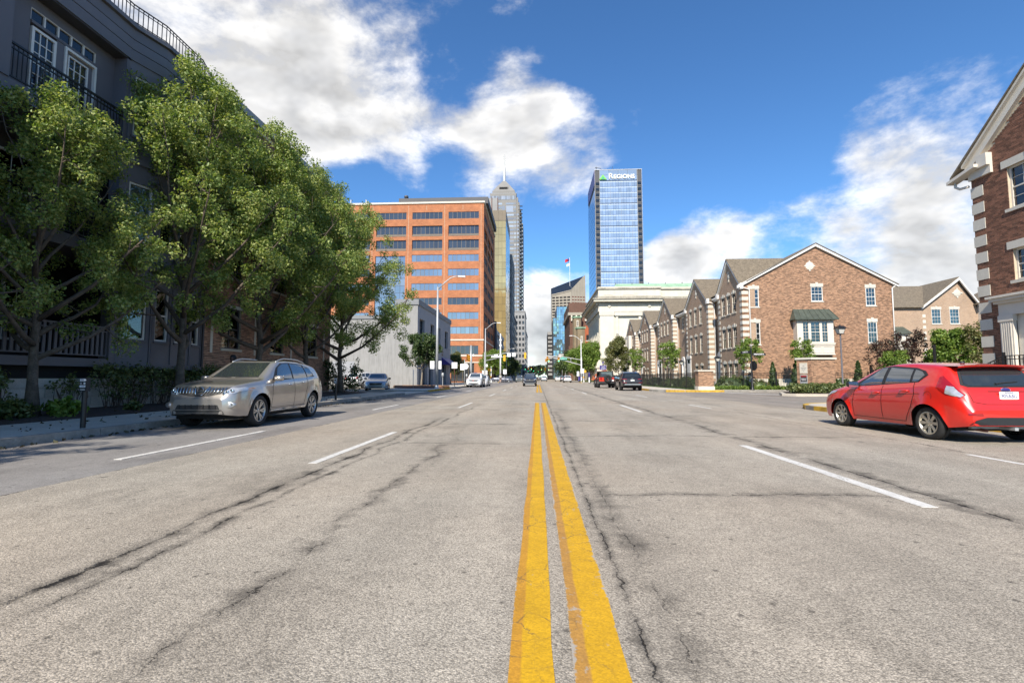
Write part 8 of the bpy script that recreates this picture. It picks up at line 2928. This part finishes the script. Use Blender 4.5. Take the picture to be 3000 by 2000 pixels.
def person(label, x, y, rotz, mm=('skin', 'shirt', 'shorts', 'hair')):
    """standing figure seen from behind, grown from a skeleton with a Skin modifier"""
    J = {'pelvis': (0, 0, .92, .14, .10), 'waist': (0, .0, 1.08, .125, .09), 'chest': (0, .0, 1.30, .155, .10), 'neck': (0, .0, 1.48, .055, .055), 'head': (0, -.01, 1.62, .085, .10), 'crown': (0, 0, 1.70, .07, .08),
         'shL': (.17, 0, 1.40, .06, .06), 'elL': (.24, .05, 1.12, .045, .045), 'wrL': (.20, -.08, .93, .03, .035), 'haL': (.19, -.11, .86, .028, .02),
         'shR': (-.17, 0, 1.40, .06, .06), 'elR': (-.23, .02, 1.12, .045, .045), 'wrR': (-.24, -.02, .88, .03, .035), 'haR': (-.24, -.03, .80, .028, .02),
         'hipL': (.09, 0, .86, .10, .10), 'knL': (.10, -.03, .48, .065, .065), 'anL': (.10, .06, .10, .042, .045), 'toL': (.11, -.10, .04, .04, .03),
         'hipR': (-.09, 0, .86, .10, .10), 'knR': (-.09, .02, .48, .065, .065), 'anR': (-.09, .02, .10, .042, .045), 'toR': (-.10, -.14, .04, .04, .03)}
    E_ = [('pelvis', 'waist'), ('waist', 'chest'), ('chest', 'neck'), ('neck', 'head'), ('head', 'crown'), ('chest', 'shL'), ('shL', 'elL'), ('elL', 'wrL'), ('wrL', 'haL'), ('chest', 'shR'), ('shR', 'elR'), ('elR', 'wrR'), ('wrR', 'haR'),
          ('pelvis', 'hipL'), ('hipL', 'knL'), ('knL', 'anL'), ('anL', 'toL'), ('pelvis', 'hipR'), ('hipR', 'knR'), ('knR', 'anR'), ('anR', 'toR')]
    ks = list(J)
    me = bpy.data.meshes.new('skeleton'); me.from_pydata([J[k][:3] for k in ks], [(ks.index(a), ks.index(b)) for a, b in E_], [])
    ob_ = bpy.data.objects.new('skeleton', me); COL.objects.link(ob_)
    md_ = ob_.modifiers.new('skin', 'SKIN'); ob_.modifiers.new('sub', 'SUBSURF').levels = 2
    for i, k in enumerate(ks):
        sv = me.skin_vertices[0].data[i]; sv.radius = J[k][3:5]; sv.use_root = (k == 'pelvis')
    dg = bpy.context.evaluated_depsgraph_get()
    bm_ = bpy.data.meshes.new_from_object(ob_.evaluated_get(dg))
    bpy.data.objects.remove(ob_)
    bm_.materials.clear()
    for m in mm:
        bm_.materials.append(MATS[m])
    for p in bm_.polygons:
        c_ = p.center
        p.use_smooth = True
        p.material_index = 0
        if c_.z > 1.66 or (c_.z > 1.56 and c_.y > .0): p.material_index = 3
        elif .95 < c_.z < 1.47 and not (abs(c_.x) > .19 and c_.z < 1.14): p.material_index = 1
        elif .66 < c_.z <= .95 and abs(c_.x) < .19: p.material_index = 2
        elif c_.z < .07: p.material_index = 1
    o = thing('person', label, 'person', (x, y, .12), rotz)
    place('body', bm_, o)
    hm = MB(); hm.lathe([(0, 1.74), (.06, 1.73), (.095, 1.67), (.10, 1.60), (.07, 1.50), (.03, 1.44)], 12, (0, .02, 0)); place('hair', hm.mesh('hair', mm[3], smooth=True), o)
    return o


mat('skin', (.48, .28, .20), .6, var=.05); mat('shirt', (.42, .42, .38), .9, var=.1); mat('shorts', (.02, .02, .022), .9, var=.1); mat('hair', (.22, .13, .06), .7, var=.2)
mat('skin_dark', (.10, .045, .03), .6, var=.05); mat('jacket', (.06, .02, .02), .9, var=.1)
person('person on the left pavement whose head shows behind the silver SUV', -10.05, 15.5, 0, ('skin_dark', 'jacket', 'shorts', 'seam_black'))
person('person in a pale top and black shorts standing on the far left corner', -7.25, 94.5, math.pi)

# ------------------------------------------------------------------ iron fence, piers, posts by the townhouses
fence_count = [0]


def iron_fence(label, fr, u0, u1, h, loc, post_step=2.45, step=.118, n_ind=300):
    o = thing('iron_fence', label, 'fence', loc)
    rl = MB()
    for z in (.20, h - .18, h - .03):
        rl.fbox(fr, u0, u1, -.018, .018, z, z + .03)
    rl.build('rails', 'iron_black', o)
    n = int(round((u1 - u0) / post_step))
    for i in range(n + 1):
        u = u0 + (u1 - u0) * i / n
        fbx('post', o, fr, u - .035, u + .035, -.035, .035, .05, h + .10, 'iron_black')
    rest = MB(); k = 0
    u = u0 + step
    while u < u1 - .05:
        if k < n_ind:
            fbx('picket', o, fr, u - .008, u + .008, -.008, .008, .12, h, 'iron_black')
        else:
            rest.fbox(fr, u - .008, u + .008, -.008, .008, .12, h)
        k += 1; u += step
    if rest.f:
        tag(rest.build('far_pickets', 'iron_black', o), kind='stuff')
    return o


PX, PY = 13.6, 39.2
iron_fence('black iron picket fence along the street before the townhouses', Fr(12.75, 40.0, PI2), 0, 52, 1.50, (12.75, 40, .1))
iron_fence('black iron picket fence between the brick pier and the monument', Fr(13.2, 40.3, 0), .9, 8.6, 1.50, (14.1, 40.3, .1))
iron_fence('black iron picket fence right of the monument before the gable wall', Fr(23.0, 40.6, 0), 0, 3.6, 1.50, (23.0, 40.6, .1))
gt_ = thing('trellis_gate', 'black trellis gate behind the red car roof', 'gate', (27.4, 40.8, .1))
for i in range(7):
    fbx('bar', gt_, Fr(27.0, 40.6, 0), i * .3, i * .3 + .06, -.03, .03, .2, 1.75, 'iron_black')
for i in range(4):
    fbx('rail', gt_, Fr(27.0, 40.6, 0), 0, 1.9, -.045, .045, .4 + i * .42, .46 + i * .42, 'iron_black')
for u in (-.15, 2.0):
    fbx('post', gt_, Fr(27.0, 40.6, 0), u - .08, u + .08, -.08, .08, .1, 1.95, 'iron_black')


def brick_pier(name, label, fr, W, D, z0, z1, plinth, cap, cat, faces=((0, None),), nind=150):
    o = thing(name, label, cat, tuple(fr.o))
    MB().fbox(fr, 0, W, -D, 0, plinth, z1).build('mortar_core', 'mortar', o)
    brick_wall(o, fr, 0, W, plinth + .01, z1 - .01, [], 'brick_pier', nind=nind, proud=.010)
    # left flank
    q = fr.p(0, -D, 0)
    fl2 = Fr(q.x, q.y, fr.a - PI2)
    brick_wall(o, fl2, 0, D, plinth + .01, z1 - .01, [], 'brick_pier', nind=0, proud=.010)
    MB().fbox(fr, -.06, W + .06, -D - .06, .06, z0 - .1, plinth).build('plinth', 'limestone_clean', o)
    MB().fbox(fr, -.09, W + .09, -D - .09, .09, z1, z1 + cap).build('coping', 'precast', o)
    return o, fl2


brick_pier('brick_pier', 'square brick fence pier with stone plinth at the corner of the street fence', Fr(12.65, 38.95, 0), 1.15, .8, .12, 1.60, .42, .10, 'pier')
mo, mfl = brick_pier('entrance_monument', 'tall brick entrance monument with two plaques beside the side street', Fr(19.75, 36.15, R(6)), 1.78, 1.25, .16, 2.42, .50, .14, 'monument', nind=300)
# plaques stand on the narrow left flank, which is turned to the camera
mon_f = Fr(19.75 - .02, 36.15, R(-58))
mq = mo
W_ = 1.05
q0 = Vector((19.75, 36.15, 0)) - mon_f.u * W_
mf = Fr(q0.x, q0.y, mon_f.a)
MB().fbox(mf, 0, W_, -.5, 0, .5, 2.42).build('mortar_core', 'mortar', mq)
brick_wall(mq, mf, 0, W_, .51, 2.41, [(.22, .78, 1.40, 2.14), (.24, .76, .70, 1.30)], 'brick_pier', nind=80, proud=.010)
MB().fbox(mf, -.05, W_, -.5, .06, .05, .5).build('plinth', 'limestone_clean', mq); MB().fbox(mf, -.08, W_, -.5, .09, 2.42, 2.56).build('coping', 'precast', mq)
pq = fbx('stone_plaque', mq, mf, .22, .78, -.03, .03, 1.40, 2.14, 'precast')
fr2 = MB()
for (a, b, c_, d_) in [(.26, .74, 1.44, 1.46), (.26, .74, 2.08, 2.10), (.26, .28, 1.46, 2.08), (.72, .74, 1.46, 2.08)]:
    fr2.fbox(mf, a, b, .03, .042, c_, d_)
fr2.build('plaque_border', 'precast', mq)
lettering(mq, 'FIREHOUSE', .075, 'stucco_cap', mf, .5, .034, 1.80, .002, .001); lettering(mq, 'SQUARE', .075, 'stucco_cap', mf, .5, .034, 1.70, .002, .001)
MB().prism([mf.p(.40, .031, 1.92), mf.p(.60, .031, 1.92), mf.p(.5, .031, 1.97)], mf.n * .006).build('plaque_ornament', 'stucco_cap', mq); MB().prism([mf.p(.46, .031, 1.60), mf.p(.54, .031, 1.60), mf.p(.5, .031, 1.56)], mf.n * .006).build('plaque_ornament', 'stucco_cap', mq)
fbx('notice_frame', mq, mf, .24, .76, -.03, .05, .70, 1.30, 'galvanised')
fbx('notice_board', mq, mf, .28, .72, .04, .056, .80, 1.26, 'sign_black')
fbx('notice_header', mq, mf, .29, .71, .05, .060, 1.17, 1.25, 'sign_red')
lettering(mq, 'PRIVATE PROPERTY', .045, 'sign_black', mf, .5, .062, 1.21, .001); lettering(mq, 'Residents and', .075, 'sign_white', mf, .5, .060, 1.03, .001, .003, .8); lettering(mq, 'Guests Only', .075, 'sign_white', mf, .5, .060, .92, .001, .003, .8)

# street name post
o = thing('street_name_post', 'black ornamental post with FIREHOUSE PL. and OHIO ST. name plates', 'sign', (16.75, 38.95, .14))
x, y = 16.75, 38.95
MB().lathe([(.16, .14), (.16, .22), (.12, .28), (.13, .42), (.09, .52), (.085, .95), (.055, 1.05), (.05, 3.35), (.07, 3.37), (.03, 3.45), (.045, 3.5), (0, 3.6)], 14, (x, y, 0)).build('post', 'iron_black', o, smooth=True, angle=40)
f = Fr(x, y - .03, 0)
sn = fbx('name_plate', o, f, .08, 1.08, -.01, .03, 2.82, 3.02, 'sign_black'); lettering(o, 'FIREHOUSE PL.', .155, 'sign_white', f, .58, .034, 2.925, .001, .003, .80)
fo2 = Fr(x, y, R(-68))
fbx('name_plate', o, fo2, -1.05, -.06, -.01, .03, 3.02, 3.22, 'sign_black'); lettering(o, 'OHIO ST.', .155, 'sign_white', fo2, -.55, .034, 3.125, .001, .003, .9)
for a, b in (((.06, 2.55), (.40, 2.80)),):
    MB().tube([f.p(a[0], 0, a[1]), f.p(.12, 0, 2.72), f.p(b[0], 0, b[1])], .016, 6).build('scroll_bracket', 'iron_black', o)
oc = [Vector((.40 * math.cos(R(22.5 + 45 * k)), 0, .40 * math.sin(R(22.5 + 45 * k)))) for k in range(8)]
rot = Matrix.Rotation(R(-72), 3, 'Z')
MB().prism([rot @ v + Vector((x + .10, y - .08, 2.02)) for v in oc], rot @ Vector((0, .02, 0))).build('stop_sign_back', 'iron_black', o)


def lantern_post(label, x, y, h, sc=1.0, z=.14, group=None, pm='charcoal_panel'):
    o = thing('lantern_post', label, 'street lamp', (x, y, z), 0, group)
    MB().lathe([(.10 * sc, 0), (.10 * sc, .3), (.065 * sc, .4), (.05 * sc, h - .75 * sc), (.08 * sc, h - .72 * sc), (.05 * sc, h - .66 * sc)], 12, (x, y, z)).build('post', pm, o, smooth=True, angle=40)
    q = MB()
    b0, b1 = .15 * sc, .26 * sc
    z0, z1 = z + h - .66 * sc, z + h - .25 * sc
    q.add([(x - b0, y - b0, z0), (x + b0, y - b0, z0), (x + b0, y + b0, z0), (x - b0, y + b0, z0), (x - b1, y - b1, z1), (x + b1, y - b1, z1), (x + b1, y + b1, z1), (x - b1, y + b1, z1)], BOXF)
    q.build('lantern_glass', 'lamp_frost', o)
    r = MB()
    for sx in (-1, 1):
        for sy in (-1, 1):
            r.tube([(x + sx * b0, y + sy * b0, z0), (x + sx * b1, y + sy * b1, z1)], .014 * sc, 5)
    c0, c1 = .34 * sc, .18 * sc
    r.add([(x - c0, y - c0, z1 - .02), (x + c0, y - c0, z1 - .02), (x + c0, y + c0, z1 - .02), (x - c0, y + c0, z1 - .02), (x - c1, y - c1, z1 + .17 * sc), (x + c1, y - c1, z1 + .17 * sc), (x + c1, y + c1, z1 + .17 * sc), (x - c1, y + c1, z1 + .17 * sc)], BOXF)
    r.lathe([(.07 * sc, z1 + .17 * sc), (.07 * sc, z1 + .22 * sc), (.02 * sc, z1 + .24 * sc), (.03 * sc, z1 + .28 * sc), (0, z1 + .31 * sc)], 8, (x, y, 0))
    r.box(x - b0 - .02, x + b0 + .02, y - b0 - .02, y + b0 + .02, z0 - .05, z0)
    r.build('lantern_frame', 'iron_black', o)
    return o


mat('lamp_frost', (.55, .53, .48), .35, var=.05)
lantern_post('grey lamp post with a black lantern right of the brick monument', 22.95, 37.9, 4.95)
for i, (x, y) in enumerate([(16.4, 45.2), (16.3, 56.0), (16.3, 61.5), (16.3, 75.5)]):
    lantern_post(['small garden lantern before the first townhouse door', 'small garden lantern before the second townhouse door', 'small garden lantern before the arched townhouse door', 'small garden lantern before the fourth townhouse door'][i], x, y, 2.9, .75, .2, 'garden lanterns before the townhouses', 'iron_black')

# railings and steps at the corner house
ir = thing('stair_railing', 'black iron stair railing before the corner house door', 'railing', (17.2, 18.6, .1))
fx = Fr(16.9, 21.0, -PI2)
rl = MB()
for z in (.35, 1.0, 1.12):
    rl.fbox(fx, -1.6, 1.5, -.02, .02, z + .35, z + .38)
    rl.hexa([fx.p(1.5, -.02, z + .35), fx.p(2.5, -.02, z + .75), fx.p(2.5, .02, z + .75), fx.p(1.5, .02, z + .35), fx.p(1.5, -.02, z + .38), fx.p(2.5, -.02, z + .78), fx.p(2.5, .02, z + .78), fx.p(1.5, .02, z + .38)])
    rl.fbox(fx, 2.5, 5.5, -.02, .02, z + .75, z + .78)
rl.build('rails', 'iron_black', ir)
for i in range(46):
    u = -1.6 + i * .155
    lift = 0 if u < 1.5 else min(.4, (u - 1.5) * .4)
    fbx('baluster', ir, fx, u - .009, u + .009, -.009, .009, .40 + lift, 1.48 + lift, 'iron_black')
for u in (-1.6, .0, 1.5, 2.5, 4.0):
    lift = 0 if u < 1.6 else .4
    fbx('post', ir, fx, u - .035, u + .035, -.035, .035, .1, 1.62 + lift, 'iron_black')
o = thing('black_gate_post', 'black iron gate post with folded gate left of the corner house', 'gate', (18.0, 23.0, .1))
MB().box(17.55, 17.63, 22.4, 22.48, .1, 2.55).build('post', 'iron_black', o)
MB().box(16.6, 17.5, 22.40, 22.46, .9, 1.62).build('panel', 'iron_black', o)
MB().tube([(16.6, 22.43, .9), (16.3, 22.43, 1.25), (16.6, 22.43, 1.62)], .04, 6).build('scroll', 'iron_black', o)
fbx('rail', o, Fr(17.6, 22.4, 0), 0, 1.6, -.02, .02, 1.55, 1.60, 'iron_black'); fbx('rail', o, Fr(17.6, 22.4, 0), 0, 1.6, -.02, .02, .6, .64, 'iron_black')
# fallen leaves in the gutter and a manhole
rg_ = np.random.default_rng(8)
n = 420
cen = np.stack([np.where(rg_.random(n) < .5, rg_.normal(KL + .12, .10, n), rg_.uniform(-11.5, -8.5, n)), rg_.uniform(2, 24, n), np.zeros(n)], 1)
cen[:, 0] = np.where((cen[:, 0] < KL) & (cen[:, 0] > -8.6), KL + .1, cen[:, 0])
cen[:, 2] = np.where(cen[:, 0] < KL - .02, np.where(cen[:, 0] < -10.8, .20, .152), .012)
o = place('fallen_leaves', leaf_mesh('fallen_leaves', cen, np.full(n, .012), 1, .05, 'leaf_dry', 77, flat=.1))
tag(o, 'dry fallen leaves scattered along the left pavement', 'leaves', kind='stuff')
